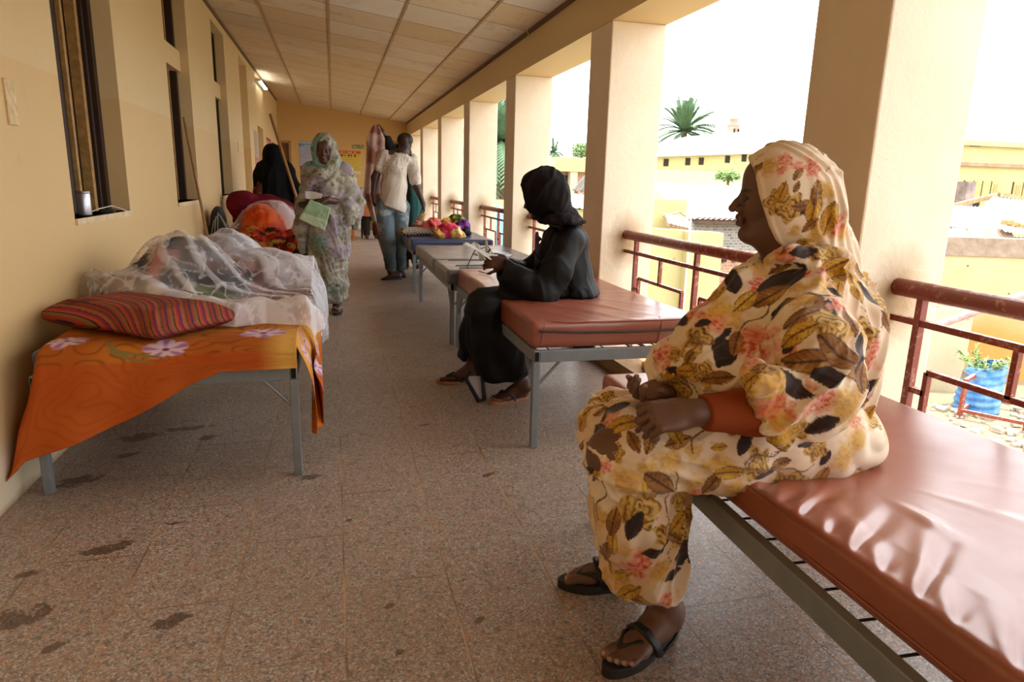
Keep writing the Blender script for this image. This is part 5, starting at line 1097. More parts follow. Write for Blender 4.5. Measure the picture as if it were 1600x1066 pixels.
# motifs for printed cloth, painted around a point of the surface in its tangent plane
def motif(V, n, c, p, nn, kind, r, rot, seed=0):
    sel = np.where(np.linalg.norm(V-p, axis=1) < r*1.6)[0]
    if len(sel) == 0: return c
    a = nrm(np.cross(nn, (0, 0, 1.)) if abs(nn[2]) < .9 else np.cross(nn, (1., 0, 0))); b = np.cross(nn, a); D = V[sel]-p
    x0, y0 = D@a/r, D@b/r; x = x0*math.cos(rot)+y0*math.sin(rot); y = -x0*math.sin(rot)+y0*math.cos(rot); ok = (n[sel]@nn) > -.1
    nz = fbm(V[sel], 1.9/r, 3, seed)-.5; fine = fbm(V[sel], 7/r, 2, seed+3)-.5; cc = c[sel]; d = np.hypot(x, y); th = np.arctan2(y, x)
    if kind in ('leaf', 'dark', 'gold'):
        e = np.abs(y)/(.46*np.clip(1-x*x, 0, 1)**.8+.001)+nz*.35; inside = sst(1.05, .95, e)*(np.abs(x) < 1)*ok; pal = {'leaf': ('#8a5a22', '#4a2412', '#b98a3c'), 'dark': ('#2c1712', '#1a0d0a', '#4a2a1a'), 'gold': ('#c08d22', '#5e3810', '#d4ab40')}[kind]
        k_ = np.ones((len(sel), 3))*s2a(pal[0]); k_ = mixc(k_, s2a(pal[2]), sst(-.05, .25, nz+.25*y)); vein = np.abs(np.sin((x-np.abs(y)*1.1)*11)); k_ = mixc(k_, s2a(pal[1]), sst(.35, .1, vein)*.75*(np.abs(y) > .04)); k_ = mixc(k_, s2a(pal[1]), sst(.07, .03, np.abs(y))); k_ = mixc(k_, s2a(pal[1]), sst(.78, .95, e)*.8)
        cc = cc*(1-inside[:, None])+k_*inside[:, None]
    elif kind == 'rose':
        e = d+.16*np.sin(th*5+seed)+nz*.5; inside = sst(.98, .88, e)*ok; sp = np.abs(np.sin(d*8+1.6*np.sin(th*3+seed)+nz*7)); k_ = np.ones((len(sel), 3))*s2a('#a97a2c'); k_ = mixc(k_, s2a('#d0ae5c'), sst(.55, .95, sp)*.8); k_ = mixc(k_, s2a('#3d1f12'), sst(.4, .1, sp)); k_ = mixc(k_, s2a('#6e3f22'), sst(.0, .3, nz)*.8); cc = cc*(1-inside[:, None])+k_*inside[:, None]
    elif kind == 'coral':
        e = d+.3*np.sin(th*6+seed)*.6+nz*1.2; inside = sst(.95, .6, e)*ok*(.55+.45*sst(-.1, .15, fine)); k_ = np.ones((len(sel), 3))*s2a('#d2694c'); k_ = mixc(k_, s2a('#bd4424'), sst(.02, .15, fine+nz*.4)); k_ = mixc(k_, s2a('#e3a58c'), sst(.5, .9, d)); cc = cc*(1-inside[:, None])+k_*inside[:, None]
    elif kind == 'yellow':
        e = d+nz*1.3; inside = sst(1, .35, e)*ok*.8; k_ = mixc(np.ones((len(sel), 3))*s2a('#cf9f26'), s2a('#b07c18'), sst(-.05, .2, fine)); cc = cc*(1-inside[:, None])+k_*inside[:, None]
    elif kind == 'stem':
        e = np.abs(y+.18*np.sin(x*3.5)+nz*.15); inside = sst(.05, .025, e)*(np.abs(x) < 1)*ok; cc = cc*(1-inside[:, None])+s2a('#5a3a1c')*inside[:, None]
    elif kind == 'cres':
        e = np.abs(np.hypot(x*.9, y+.35)-.7)+nz*.12; inside = sst(.18, .13, e)*(y > -.2)*ok; cc = cc*(1-inside[:, None])+s2a('#3a1d16')*inside[:, None]
    c = c.copy(); c[sel] = cc; return c
from mathutils.bvhtree import BVHTree
def print_cloth(V, n, Q, c, anchors, nfill, rr, kinds, ty, seed=5, mind=.06):
    bv = BVHTree.FromPolygons([tuple(v) for v in V], [tuple(int(i) for i in q_) for q_ in Q]); used = []; jobs = []
    for px, py, kind, r, rot in anchors:
        d = (CR @ Vector(((px-800)/F, -(py-533)/F, -1))).normalized(); h = bv.ray_cast(CAMP, d)
        if h[0] is None: continue
        used.append(np.array(h[0])); jobs.append((np.array(h[0]), np.array(h[1]), kind, r, rot))
    R_ = np.random.RandomState(seed); cand = R_.permutation(len(V))[:nfill*12]; k_ = 0; fill = []
    for i in cand:
        if k_ >= nfill: break
        if used and np.min(np.linalg.norm(np.array(used)-V[i], axis=1)) < mind: continue
        used.append(V[i]); kk = kinds[R_.randint(len(kinds))]; fill.append((V[i], n[i], kk, R_.uniform(*rr), R_.uniform(0, 6.28))); k_ += 1
    for j, a in enumerate(sorted(fill, key=lambda q_: q_[2] not in ('yellow', 'coral'))): c = motif(V, n, c, *a, seed=j)
    for j, a in enumerate(sorted(jobs, key=lambda q_: q_[2] not in ('yellow', 'coral'))):
        nn = n[np.argmin(np.linalg.norm(V-a[0], axis=1))]; c = motif(V, n, c, a[0], nn, *a[2:], seed=j+40)
    return c
# ------------------------------------------------------------------ woman in yellow floral wrap, seated in the foreground
def P3(px, py, y): v = at(px, py, y=y); return (v.x, v.y, v.z)
def J4(px, py, y, r): return (*P3(px, py, y), r)
M_WRAP = vcol('floral_wrap_cloth', .72, .3, sheen=.25, bump=.08, bscale=900)
wy = thing('person', 'seated woman in a cream, yellow and brown floral wrap, in profile, hands in lap', 'person', (.95, 1.5, 0))
hs_ = .94; nt = P3(1139, 325, 1.56); hf = (-.85, .52, -.03); hfn = nrm(hf); hc = tuple(np.array(nt)-hfn*.124*hs_+np.array((0, 0, .034*hs_)))
fb = Field((.50, 1.14, 0), (1.42, 1.92, 1.34), .0032)
head(fb, hc, hf, (0, 0, 1), hs_)
nb = P3(1250, 425, 1.5)
fb.cap(np.array(hc)-hfn*.02-(0, 0, .085), nb, .056, .068, .03); fb.cap(np.array(hc)+hfn*.030-(0, 0, .098), (nb[0]-.03, 1.51, nb[2]+.02), .030, .042, .03)
pel = P3(1275, 668, 1.5); fb.chain([(*nb, .07), J4(1248, 520, 1.5, .11), (*pel, .13)], .05)
shl, elb, wrl = P3(1268, 478, 1.37), P3(1262, 640, 1.24), P3(1083, 645, 1.27)
fb.chain([(*nb, .06), (*shl, .040), (*elb, .044), (*wrl, .029)], .03)
shr, elr, wrr = P3(1240, 462, 1.68), P3(1165, 610, 1.72), P3(1046, 606, 1.46)
fb.chain([(*nb, .06), (*shr, .036), (*elr, .038), (*wrr, .026)], .03)
nails = hand(fb, wrl, (-1, .10, -.10), (.15, .62, -.75), 1.02, (.85, 1.0, .7), .02, (.45, .5), side=1)
nails += hand(fb, wrr, (-1, -.30, -.12), (-.15, -.25, .95), 1.0, (.45, .8, .65), .05, (.55, .55), side=1)
knl, knr = P3(965, 712, 1.40), P3(975, 690, 1.66)
anl, anr = (.845, 1.475, .095), (.845, 1.74, .095)
fb.chain([(pel[0], 1.42, pel[2], .10), (*knl, .068), (*anl, .040)], .03); fb.chain([(pel[0], 1.6, pel[2], .10), (*knr, .066), (*anr, .040)], .03)
tl_ = foot(fb, anl, (.885, 1.495), (.645, 1.385), 1.05, side=1, lift=.024); tr_ = foot(fb, anr, (.885, 1.735), (.655, 1.785), 1.05, side=-1, lift=.024)
skin_obj(fb, wy, '#654535', [dict(c=hc, fwd=hf, up=(0, 0, 1), s=hs_, lip='#522d26')], [((wrr[0]-.06, wrr[1]-.02, wrr[2]+.012), .05, '#8a5a48', .6), (tuple(tl_[0]), .02, '#8a5a48', .5), (tuple(tr_[0]), .02, '#8a5a48', .5)], nails+tl_+tr_)
sandal(wy, (.885, 1.495), (.645, 1.385), 1, band=True, th=.024, w=.052); sandal(wy, (.885, 1.735), (.655, 1.785), -1, band=True, th=.024, w=.050)
# brown under-sleeve on the near forearm
fs = Field((.6, 1.1, .55), (1.2, 1.6, 1.0), .004); e1 = np.array(wrl)+(.012, 0, .0); fs.chain([(*elb, .062), ((elb[0]*.5+wrl[0]*.5), (elb[1]+wrl[1])/2, (elb[2]+wrl[2])/2-.002, .051), (*e1, .040)], .02)
fs.cut(lambda x, y, z: (e1[0]+.012)-x+0*y+0*z)
garment('under_sleeve', fs, wy, vcol('rust_jersey', .8, .15), lambda V, n: .0022*np.sin(V[:, 0]*90+4*fbm(V, 6, 2, 2))*sst(.82, .95, V[:, 0]), base='#8c4220')
fs = Field((.6, 1.3, .6), (1.15, 1.85, 1.0), .006); fs.chain([(*elr, .054), (wrr[0]+.03, wrr[1]+.03, wrr[2], .036)], .02); garment('under_sleeve', fs, wy, MATS['rust_jersey'], base='#8c4220')
# --- skirt
CRM = '#d6b999'
fk = Field((.48, 1.12, .05), (1.48, 1.90, .86), .0034)
hipn, hipf = J4(1268, 678, 1.40, .132), J4(1250, 668, 1.64, .130)
fk.chain([hipn, J4(1130, 690, 1.39, .115), J4(985, 716, 1.40, .088)], .05).chain([hipf, J4(1120, 670, 1.66, .11), J4(985, 700, 1.66, .085)], .05)
fk.el(P3(1290, 668, 1.5), (.112, .19, .115), None, .06)
fk.chain([J4(985, 716, 1.40, .088), J4(990, 800, 1.42, .094), J4(1010, 880, 1.46, .088), J4(1026, 945, 1.49, .072)], .05)
fk.chain([J4(985, 700, 1.66, .085), J4(990, 790, 1.67, .085), J4(1000, 870, 1.69, .08), J4(1010, 930, 1.70, .066)], .05)
fk.el((.77, 1.55, .38), (.10, .17, .22), None, .06); fk.el((.70, 1.53, .60), (.10, .15, .10), None, .05)
hz = P3(1000, 958, 1.43)[2]
fk.cut(lambda x, y, z: (.178+(x-.66)*.10-.05*(y-1.45)*0)-z+0*y)
fk.cut(lambda x, y, z: (.497-z)*1.0+0*x if False else np.where(x > 1.02, .500-z, -1)+0*y)
fk.cap((.80, 1.49, .12), (.79, 1.5, .30), .062, .055, .01, True); fk.cap((.80, 1.69, .12), (.79, 1.67, .30), .055, .05, .01, True)
def sk_fold(V, n):
    x, y, z = V.T; low = sst(.56, .45, z); d = .017*(foldf((.12, 0, 1), 1, 19, 3)(V, n))*low
    a = np.hypot(x-1.30, (z-.62)*1.4); w = fbm(V, 3, 2, 6); d = d+.006*(np.abs(np.sin(a*30+5*w))**1.5-.5)*(1-low)*sst(.75, 1.05, x)
    d = d+.013*(foldf((1, 0, -.25), 1, 20, 8)(V, n))*(1-low)*sst(1.1, .85, x); return d-.004*low*0
ANC = [(974, 662, 'gold', .05, .4), (945, 731, 'coral', .02, 0), (974, 752, 'yellow', .05, 0), (1031, 755, 'leaf', .052, -.6), (1002, 797, 'rose', .05, .3), (992, 822, 'dark', .04, 1.2), (958, 816, 'leaf', .04, 1.4), (1026, 866, 'dark', .036, .2), (1000, 880, 'coral', .05, 0), (1052, 899, 'dark', .032, .3), (983, 925, 'gold', .045, .8), (960, 905, 'yellow', .05, 0), (1040, 937, 'coral', .028, 0),
       (1112, 757, 'leaf', .038, 1.2), (1126, 731, 'yellow', .05, 0), (1140, 738, 'gold', .04, 0), (1187, 733, 'rose', .036, 0), (1218, 725, 'leaf', .03, .2), (1164, 692, 'dark', .034, 1.2), (1195, 712, 'stem', .06, .2), (1273, 700, 'rose', .034, 1), (1262, 690, 'dark', .03, .3), (1362, 655, 'rose', .034, .4), (1340, 690, 'yellow', .05, 0), (1100, 672, 'stem', .06, 1.3), (1060, 690, 'leaf', .035, .4), (1050, 672, 'gold', .04, .2), (1085, 705, 'yellow', .03, 0), (940, 780, 'stem', .06, 1.4), (930, 690, 'leaf', .04, 1.0), (948, 860, 'leaf', .03, 1.3), (1320, 715, 'yellow', .05, 0), (1245, 735, 'stem', .05, .1), (1300, 660, 'coral', .035, 0), (1075, 850, 'yellow', .04, 0), (1060, 815, 'gold', .035, .9), (925, 830, 'yellow', .03, 0), (1010, 735, 'yellow', .035, 0), (990, 690, 'leaf', .03, 2.2)]
KN = ('leaf', 'dark', 'gold', 'rose', 'coral', 'coral', 'yellow', 'yellow', 'stem')
garment('skirt', fk, wy, M_WRAP, sk_fold, lambda V, n, Q, c: print_cloth(V, n, Q, mixc(c, s2a('#e0cfb6'), sst(.4, .7, fbm(V, 4, 3, 2))), ANC, 330, (.020, .046), KN, 0, 5, .032), CRM)
# --- wrap over the torso
fw = Field((.62, 1.06, .56), (1.46, 1.92, 1.20), .0034)
fw.chain([J4(1252, 432, 1.5, .080), J4(1248, 500, 1.5, .155), J4(1256, 590, 1.5, .150), J4(1262, 650, 1.5, .145)], .06)
fw.el(P3(1246, 510, 1.5), (.140, .225, .20), None, .05); fw.el(P3(1262, 530, 1.5), (.110, .19, .20), None, .05)
fw.chain([J4(1262, 478, 1.36, .070), J4(1270, 545, 1.27, .082), J4(1268, 610, 1.25, .085)], .04)                # near upper arm
fw.chain([J4(1240, 470, 1.64, .07), J4(1205, 530, 1.68, .07), J4(1130, 585, 1.62, .05)], .05)                  # far arm under the cloth
fw.chain([J4(1208, 440, 1.48, .055), J4(1178, 478, 1.46, .070), J4(1122, 530, 1.46, .068), J4(1062, 576, 1.48, .042)], .05)      # cloth drawn over the chest and forward
fw.chain([J4(1062, 578, 1.48, .045), J4(1110, 590, 1.36, .04), J4(1160, 610, 1.34, .035)], .04); fw.chain([J4(1045, 574, 1.58, .04), J4(1060, 575, 1.45, .045)], .04)
fw.el(P3(1150, 555, 1.42), (.12, .10, .075), None, .05)
# flared sleeve falling from the near elbow to a point
fw.chain([J4(1262, 600, 1.235, .075), J4(1228, 645, 1.215, .036), J4(1216, 688, 1.21, .014)], .03); fw.chain([J4(1290, 600, 1.25, .07), J4(1266, 648, 1.225, .038), J4(1222, 690, 1.212, .012)], .03); fw.chain([J4(1214, 605, 1.22, .035), J4(1202, 640, 1.208, .020), J4(1213, 684, 1.206, .012)], .02)
A_, B_, C_ = np.array(P3(1186, 596, 1.205)), np.array(P3(1212, 686, 1.195)), np.array(P3(1300, 612, 1.235))
for i in range(7): p_ = A_+(C_-A_)*i/6; fw.cap(p_, B_, .030, .011, .012)
fw.cap((elb[0]-.16, elb[1]+.012, elb[2]-.002), (elb[0]-.045, elb[1]+.01, elb[2]), .055, .056, .012, True)
# rolled edge round the neck and down the back
fw.chain([J4(1208, 408, 1.44, .014), J4(1240, 396, 1.40, .016), J4(1288, 408, 1.40, .02), J4(1322, 436, 1.42, .018), J4(1345, 500, 1.42, .016), J4(1348, 590, 1.42, .016)], .025)
fw.el(P3(1192, 392, 1.5), (.05, .05, .07), None, .01, True)
def wr_fold(V, n):
    x, y, z = V.T; d = .0085*foldf((1, .1, .62), 1, 11, 4)(V, n)*sst(.97, 1.06, 2.0-x)*0
    front = sst(1.16, 1.02, x); d = .019*foldf((-1, 0, -.75), 1, 20, 4)(V, n)*front+.017*foldf((-.22, 0, -1), 1, 18, 9)(V, n)*(1-front)
    top = sst(.98, 1.04, z); d = d+.009*foldf((1, 0, .15), 1, 20, 14)(V, n)*top; return d
ANW = [(1127, 548, 'dark', .045, 1.25), (1140, 560, 'dark', .028, .8), (1175, 540, 'coral', .058, 0), (1150, 535, 'leaf', .035, 1.5), (1080, 556, 'leaf', .032, 1.2), (1052, 578, 'dark', .020, .1), (1075, 580, 'gold', .035, .2), (1100, 585, 'rose', .030, .4), (1125, 590, 'leaf', .035, .1), (1040, 572, 'coral', .022, 0), (1165, 600, 'gold', .035, .9), (1150, 618, 'coral', .028, 0), (1045, 590, 'gold', .025, 0),
       (1222, 440, 'dark', .065, .75), (1205, 462, 'leaf', .05, .8), (1255, 393, 'dark', .035, .1), (1300, 418, 'gold', .045, .5), (1335, 445, 'gold', .05, 1.2), (1312, 478, 'coral', .034, 0), (1282, 500, 'gold', .05, .2), (1258, 492, 'leaf', .045, .5), (1300, 508, 'rose', .045, .3), (1330, 500, 'leaf', .035, 1.5), (1270, 565, 'leaf', .06, .15), (1318, 560, 'leaf', .06, -.3), (1232, 536, 'dark', .032, 1.1), (1248, 520, 'gold', .045, .7), (1345, 550, 'dark', .04, 1.4), (1345, 590, 'leaf', .04, 1.2),
       (1238, 600, 'dark', .045, 2.2), (1312, 598, 'dark', .036, .1), (1210, 595, 'yellow', .07, 0), (1208, 635, 'coral', .05, 0), (1225, 665, 'yellow', .04, 0), (1285, 625, 'coral', .04, 0), (1285, 665, 'dark', .04, .5), (1140, 500, 'yellow', .06, 0), (1165, 470, 'gold', .04, .8), (1110, 500, 'coral', .05, .5), (1125, 478, 'yellow', .05, 0), (1135, 520, 'dark', .018, .7), (1090, 530, 'rose', .035, 0), (1098, 505, 'dark', .022, .5), (1185, 445, 'coral', .035, 0), (1270, 460, 'stem', .07, .3), (1250, 465, 'yellow', .04, 0), (1180, 500, 'stem', .05, .9), (1195, 575, 'leaf', .03, .3), (1330, 630, 'yellow', .05, 0), (1355, 650, 'gold', .035, 1)]
garment('wrap', fw, wy, M_WRAP, wr_fold, lambda V, n, Q, c: print_cloth(V, n, Q, mixc(c, s2a('#e6d6be'), sst(.4, .7, fbm(V, 4, 3, 2))), ANW, 300, (.020, .046), KN, 0, 8, .033), CRM)
# --- head veil
fv = Field((.86, 1.34, .98), (1.30, 1.68, 1.36), .0032); ce_ = P3(1234, 318, 1.5)
fv.el(np.array(hc)+(.004, 0, .030), (.1065*hs_, .090*hs_, .099*hs_), np.stack(basis(hf, (0, 0, 1)), 1), .02); fv.el(ce_, (.116, .094, .128), None, .03); fv.el(P3(1258, 340, 1.5), (.082, .086, .12), None, .04); fv.el(P3(1205, 300, 1.5), (.075, .088, .10), None, .03)
fv.chain([J4(1262, 340, 1.5, .080), J4(1272, 400, 1.5, .083), J4(1282, 430, 1.5, .09)], .03)
hpx = 1139+.124*hs_*640
lx = [(P3(1100, 372, 1.5)[2], P3(1218, 372, 1.5)[0]), (P3(1100, 350, 1.5)[2], P3(1201, 350, 1.5)[0]), (P3(1100, 300, 1.5)[2], P3(1181, 300, 1.5)[0]), (P3(1100, 262, 1.5)[2], P3(1172, 262, 1.5)[0]), (P3(1100, 236, 1.5)[2], P3(1160, 236, 1.5)[0])]
lx = [(lx[0][0]-.10, lx[0][1]+.055), (lx[0][0]-.012, lx[0][1]+.018)]+lx; 
ax_ = lambda px: (hpx-px)/640.
lx = [(P3(1100, 372, 1.5)[2]-.10, ax_(1225)-.05), (P3(1100, 384, 1.5)[2], ax_(1226)), (P3(1100, 372, 1.5)[2], ax_(1214)), (P3(1100, 350, 1.5)[2], ax_(1201)), (P3(1100, 300, 1.5)[2], ax_(1181)), (P3(1100, 262, 1.5)[2], ax_(1171)), (P3(1100, 236, 1.5)[2], ax_(1158))]; lz, lxx = zip(*lx)
fv.cut(lambda x, y, z: ((x-hc[0])*hfn[0]+(y-hc[1])*hfn[1])-np.interp(z, lz, lxx))
def ve_fold(V, n):
    x, y, z = V.T; s_ = .011*foldf((-.25, 0, 1), 1, 22, 21)(V, n)*sst(ce_[0]-.05, ce_[0]+.05, x); 
    for dx, am in ((.028, .006), (.055, .007), (.078, .006)):
        xx = ce_[0]+dx+.05*np.clip((1.25-z)/.2, 0, 1)-1.2*np.clip(z-1.25, 0, 1)**1.0; s_ = s_+am*np.exp(-((x-xx)/.008)**2)
    av = (x-hc[0])*hfn[0]+(y-hc[1])*hfn[1]; s_ = s_+.003*np.exp(-((av-np.interp(z, lz, lxx)+.006)/.006)**2); return s_
ANV = [(1213, 318, 'rose', .030, 0), (1234, 325, 'rose', .036, .6), (1257, 322, 'leaf', .032, .1), (1262, 330, 'dark', .020, .3), (1222, 300, 'gold', .026, 1.3), (1247, 272, 'leaf', .020, .9), (1245, 292, 'leaf', .016, 1.2), (1180, 268, 'leaf', .022, 1.4), (1228, 250, 'coral', .028, 0), (1220, 266, 'coral', .016, 0), (1249, 261, 'coral', .020, 0), (1270, 262, 'coral', .03, 0), (1272, 325, 'gold', .042, 1.5), (1276, 300, 'leaf', .03, 1.5), (1303, 352, 'coral', .04, 0), (1296, 340, 'gold', .04, 1.4), (1266, 352, 'leaf', .024, .8), (1277, 366, 'yellow', .035, 0), (1200, 262, 'yellow', .03, 0), (1240, 360, 'yellow', .02, 0), (1258, 378, 'gold', .02, 0), (1290, 300, 'yellow', .03, 0)]
garment('head_veil', fv, wy, M_WRAP, ve_fold, lambda V, n, Q, c: print_cloth(V, n, Q, mixc(c, s2a('#e9dcc6'), sst(.4, .7, fbm(V, 5, 3, 2))), ANV, 50, (.014, .03), KN, 0, 9, .036), '#e0ccb2')
# a little hair at the brow, and a dark bracelet cord
fh = Field((.86, 1.38, 1.10), (1.1, 1.62, 1.36), .004); f_, l_, u_ = basis(hf, (0, 0, 1)); fh.el(np.array(hc)+u_*.034*hs_-f_*.004, (.0985*hs_, .079*hs_, .086*hs_), np.stack([f_, l_, u_], 1), .01); fh.cut(lambda x, y, z: (hc[2]+.052)-z+0*x+0*y); fh.cut(lambda x, y, z: x*0+y*0+z*0-1)
garment('hair', fh, wy, plain('black_hair', '#14100e', .6, .3, 40))
# ------------------------------------------------------------------ woman in black sitting on the brown mattress
M_ABAYA = vcol('black_crepe', .62, .22); M_VEILB = vcol('black_veil', .8, .15)
yb = 3.75
pb_ = thing('person', 'woman in black robe and head scarf seated on the brown mattress, holding papers', 'person', (1.1, yb, 0))
fb = Field((.52, 3.38, 0), (1.62, 4.25, 1.36), .006); hcB = np.array(P3(846, 306, yb)); hcB[0] += .0; fB = (-.80, .52, -.32)
head(fb, hcB, fB, (-.25, .15, 1), .95); nB = P3(880, 352, yb)
plB = P3(878, 462, yb); fb.chain([(*hcB-np.array((-.02, 0, .07)), .05), (*nB, .055), J4(880, 400, yb, .10), (*plB, .12)], .05)
sl, el_, wl = P3(888, 372, 3.58), P3(850, 462, 3.52), P3(790, 411, 3.62); fb.chain([(*nB, .045), (*sl, .040), (*el_, .036), (*wl, .026)], .03)
sr, er, wr = P3(866, 372, 3.93), P3(815, 440, 4.0), P3(785, 405, 3.80); fb.chain([(*nB, .045), (*sr, .040), (*er, .036), (*wr, .026)], .03)
hand(fb, wl, (-1, .1, .05), (0, .7, -.3), .95, (.5, .7, .5), .03, (.5, .4), -1); hand(fb, wr, (-1, -.3, .1), (0, -.6, .5), .95, (.4, .6, .5), .03, (.5, .4), 1)
k1, k2 = P3(755, 470, 3.62), P3(752, 462, 3.95); a1, a2 = (1.02, 3.58, .095), (.80, 4.0, .095)
fb.chain([(*plB, .11), (*k1, .048), (*a1, .036)], .02); fb.chain([(*plB, .10), (*k2, .048), (*a2, .036)], .02)
t1 = foot(fb, a1, (1.05, 3.62), (.83, 3.56), 1., 1); t2 = foot(fb, a2, (.84, 3.98), (.60, 4.03), 1., -1)
skin_obj(fb, pb_, '#4a2a1d', [dict(c=hcB, fwd=fB, up=(-.25, .15, 1), s=.95)], [], t1+t2)
sandal(pb_, (1.05, 3.62), (.83, 3.56), 1, sole='#9c6a4a', strap='#1b1614'); sandal(pb_, (.84, 3.98), (.60, 4.03), -1, sole='#9c6a4a', strap='#1b1614')
fr = Field((.56, 3.32, .06), (1.66, 4.28, 1.12), .0065)
fr.chain([J4(884, 360, yb, .06), J4(880, 392, yb, .132), J4(885, 430, yb, .142), J4(892, 462, yb, .13)], .05); fr.el(P3(884, 372, yb), (.10, .20, .07), None, .06); fr.el(P3(896, 458, yb), (.14, .21, .10), None, .05)
fr.chain([J4(890, 375, 3.60, .07), J4(868, 425, 3.54, .085), J4(848, 458, 3.52, .075)], .04); fr.chain([J4(848, 458, 3.52, .075), J4(815, 438, 3.56, .068), J4(792, 424, 3.60, .062)], .03); fr.chain([J4(868, 380, 3.92, .065), J4(822, 430, 3.98, .06), J4(796, 415, 3.85, .045)], .04)
fr.chain([J4(822, 452, 3.56, .045), J4(795, 442, 3.60, .035), J4(786, 448, 3.6, .02)], .03); fr.cap(P3(770, 418, 3.6), P3(800, 424, 3.6), .045, .038, .01, True)
fr.chain([(*plB[:2], plB[2]-.01, .12), J4(820, 478, 3.62, .095), J4(758, 478, 3.64, .075)], .05).chain([(*plB, .12), J4(810, 465, 3.95, .09), J4(752, 470, 3.96, .07)], .05)
fr.chain([J4(757, 482, 3.64, .095), J4(764, 530, 3.66, .11), J4(776, 572, 3.68, .12)], .05).chain([J4(757, 482, 3.62, .09), J4(788, 530, 3.60, .10), J4(806, 572, 3.59, .085)], .05).chain([J4(752, 475, 3.96, .075), J4(742, 520, 3.98, .085), J4(738, 556, 4.0, .085)], .05); fr.el(P3(790, 535, 3.8), (.14, .22, .18), None, .06); fr.el(P3(808, 560, 3.66), (.11, .10, .10), None, .05); fr.el(P3(770, 480, 3.8), (.08, .14, .06), None, .05)
hz = P3(780, 588, 3.68)[2]; fr.cut(lambda x, y, z: (hz+.0*x+.10*(y-3.68))-z); fr.cut(lambda x, y, z: np.where(x > .90, .515-z, -1)*(z > .30)+0*y if False else np.where((x > 1.02) & (z > .25), .60-z, -1)+0*y)
fr.chain([(1.03, 3.60, hz-.03, .07), (1.0, 3.62, hz+.12, .06)], .01, True); fr.chain([(.80, 3.98, hz-.03, .07), (.82, 3.96, hz+.14, .06)], .01, True)
def ab_fold(V, n):
    x, y, z = V.T; leg = sst(.56, .5, z); return .013*foldf((.15, 0, 1), 1, 11, 31)(V, n)*leg+.010*foldf((-.2, .1, 1), 1, 12, 33)(V, n)*(1-leg)*sst(.95, 1.05, x)+.008*foldf((1, 0, .2), 1, 13, 35)(V, n)*(1-leg)*sst(1.05, .95, x)
blk = lambda V, n, Q, c: mixc(c, s2a('#141417'), .5*sst(.45, .65, fbm(V, 6, 3, 4)))
garment('abaya', fr, pb_, M_ABAYA, ab_fold, blk, '#0d0c0d')
fv = Field((.85, 3.40, .62), (1.60, 4.12, 1.40), .006); fv.el(hcB+np.array((.012, -.01, .02)), (.136, .124, .138), None, .03); fv.el(hcB+np.array((.05, -.05, -.01)), (.10, .10, .11), None, .04)
fv.chain([J4(872, 335, yb, .085), J4(884, 356, yb, .10)], .04); fv.chain([J4(862, 352, 3.60, .05), J4(885, 352, 3.58, .052), J4(908, 360, 3.64, .045), J4(926, 378, 3.72, .022)], .03); fv.chain([J4(856, 350, 3.7, .05), J4(848, 375, 3.64, .05), J4(842, 400, 3.62, .03)], .03); fv.el(P3(890, 362, yb), (.13, .18, .05), None, .04)
f_, l_, u_ = basis(fB, (-.25, .15, 1)); hp = hcB+f_*.075; fv.cut(lambda x, y, z: ((x-hp[0])*f_[0]+(y-hp[1])*f_[1]+(z-hp[2])*f_[2])*np.where(z > 1.02, 1, 0)-.012*0)
def vb_fold(V, n): return .010*foldf((.35, .1, 1), 1, 17, 41)(V, n)+.005*foldf((1, .2, -.3), 1, 22, 43)(V, n)*sst(1.1, 1.0, V[:, 2])
garment('head_scarf', fv, pb_, M_VEILB, vb_fold, lambda V, n, Q, c: mixc(c, s2a('#1e1619'), .5*sst(.4, .6, fbm(V, 7, 2, 3))), '#120e10')
def f_fr(u, v): a = at(846, 366, y=3.55); return a.x-.035+.018*np.sin(v*21+u*4)*u+.04*u, 3.55+.06*u-.03*np.sin(v*19)*u, a.z-v*.22+.012*np.sin(u*9)
sheet('scarf_frill', 14, 60, f_fr, M_VEILB, None, .002, lambda u, v, X: np.ones(u.shape+(3,))*s2a('#241c20')); fo = bpy.data.objects['scarf_frill']; local(fo, pb_)
p_ = at(742, 612, y=3.62); b = MB(); b.tube([P3(735, 580, 3.62), P3(728, 592, 3.62), P3(748, 627, 3.61), P3(757, 624, 3.61), P3(755, 600, 3.62), P3(752, 582, 3.63)], [.010, .012, .014, .014, .011, .01], 6); local(b.build('hanging_trim', plain('black_trim', '#111013', .7), None, True), pb_)
b = MB().add([P3(731, 588, 3.623), P3(752, 588, 3.633), P3(755, 612, 3.622), P3(750, 624, 3.617), P3(735, 604, 3.62)], [(0, 1, 2, 3, 4)]); b.add([tuple(np.array(P3(*q_))+np.array((0, .004, 0))) for q_ in ((731, 588, 3.623), (752, 588, 3.633), (755, 612, 3.622), (750, 624, 3.617), (735, 604, 3.62))], [(4, 3, 2, 1, 0)]); local(b.build('pale_lining', plain('pale_lining', '#a39a9e', .8), None), pb_)
def paper(lab, pts, cat='paper', col='#dcdcda', curl=.01):
    a, b_, c_, d_ = [np.array(p) for p in pts]
    def fn(u, v): P = (1-u)[..., None]*((1-v)[..., None]*a+v[..., None]*d_)+u[..., None]*((1-v)[..., None]*b_+v[..., None]*c_); return P[..., 0], P[..., 1]+curl*np.sin(u*5), P[..., 2]+curl*np.sin(v*4+u*3)
    return setp(sheet('paper', 14, 14, fn, plain('white_paper', col, .6, .03), None, .0012), lab, cat)
paper('folded white paper held in the hand of the seated woman in black', (P3(722, 383, 3.66), P3(733, 381, 3.70), P3(778, 400, 3.66), P3(766, 404, 3.60)))
paper('second curled white paper slip held by the seated woman in black', (P3(735, 384, 3.80), P3(748, 384, 3.84), P3(762, 400, 3.80), P3(750, 404, 3.74)), curl=.02)
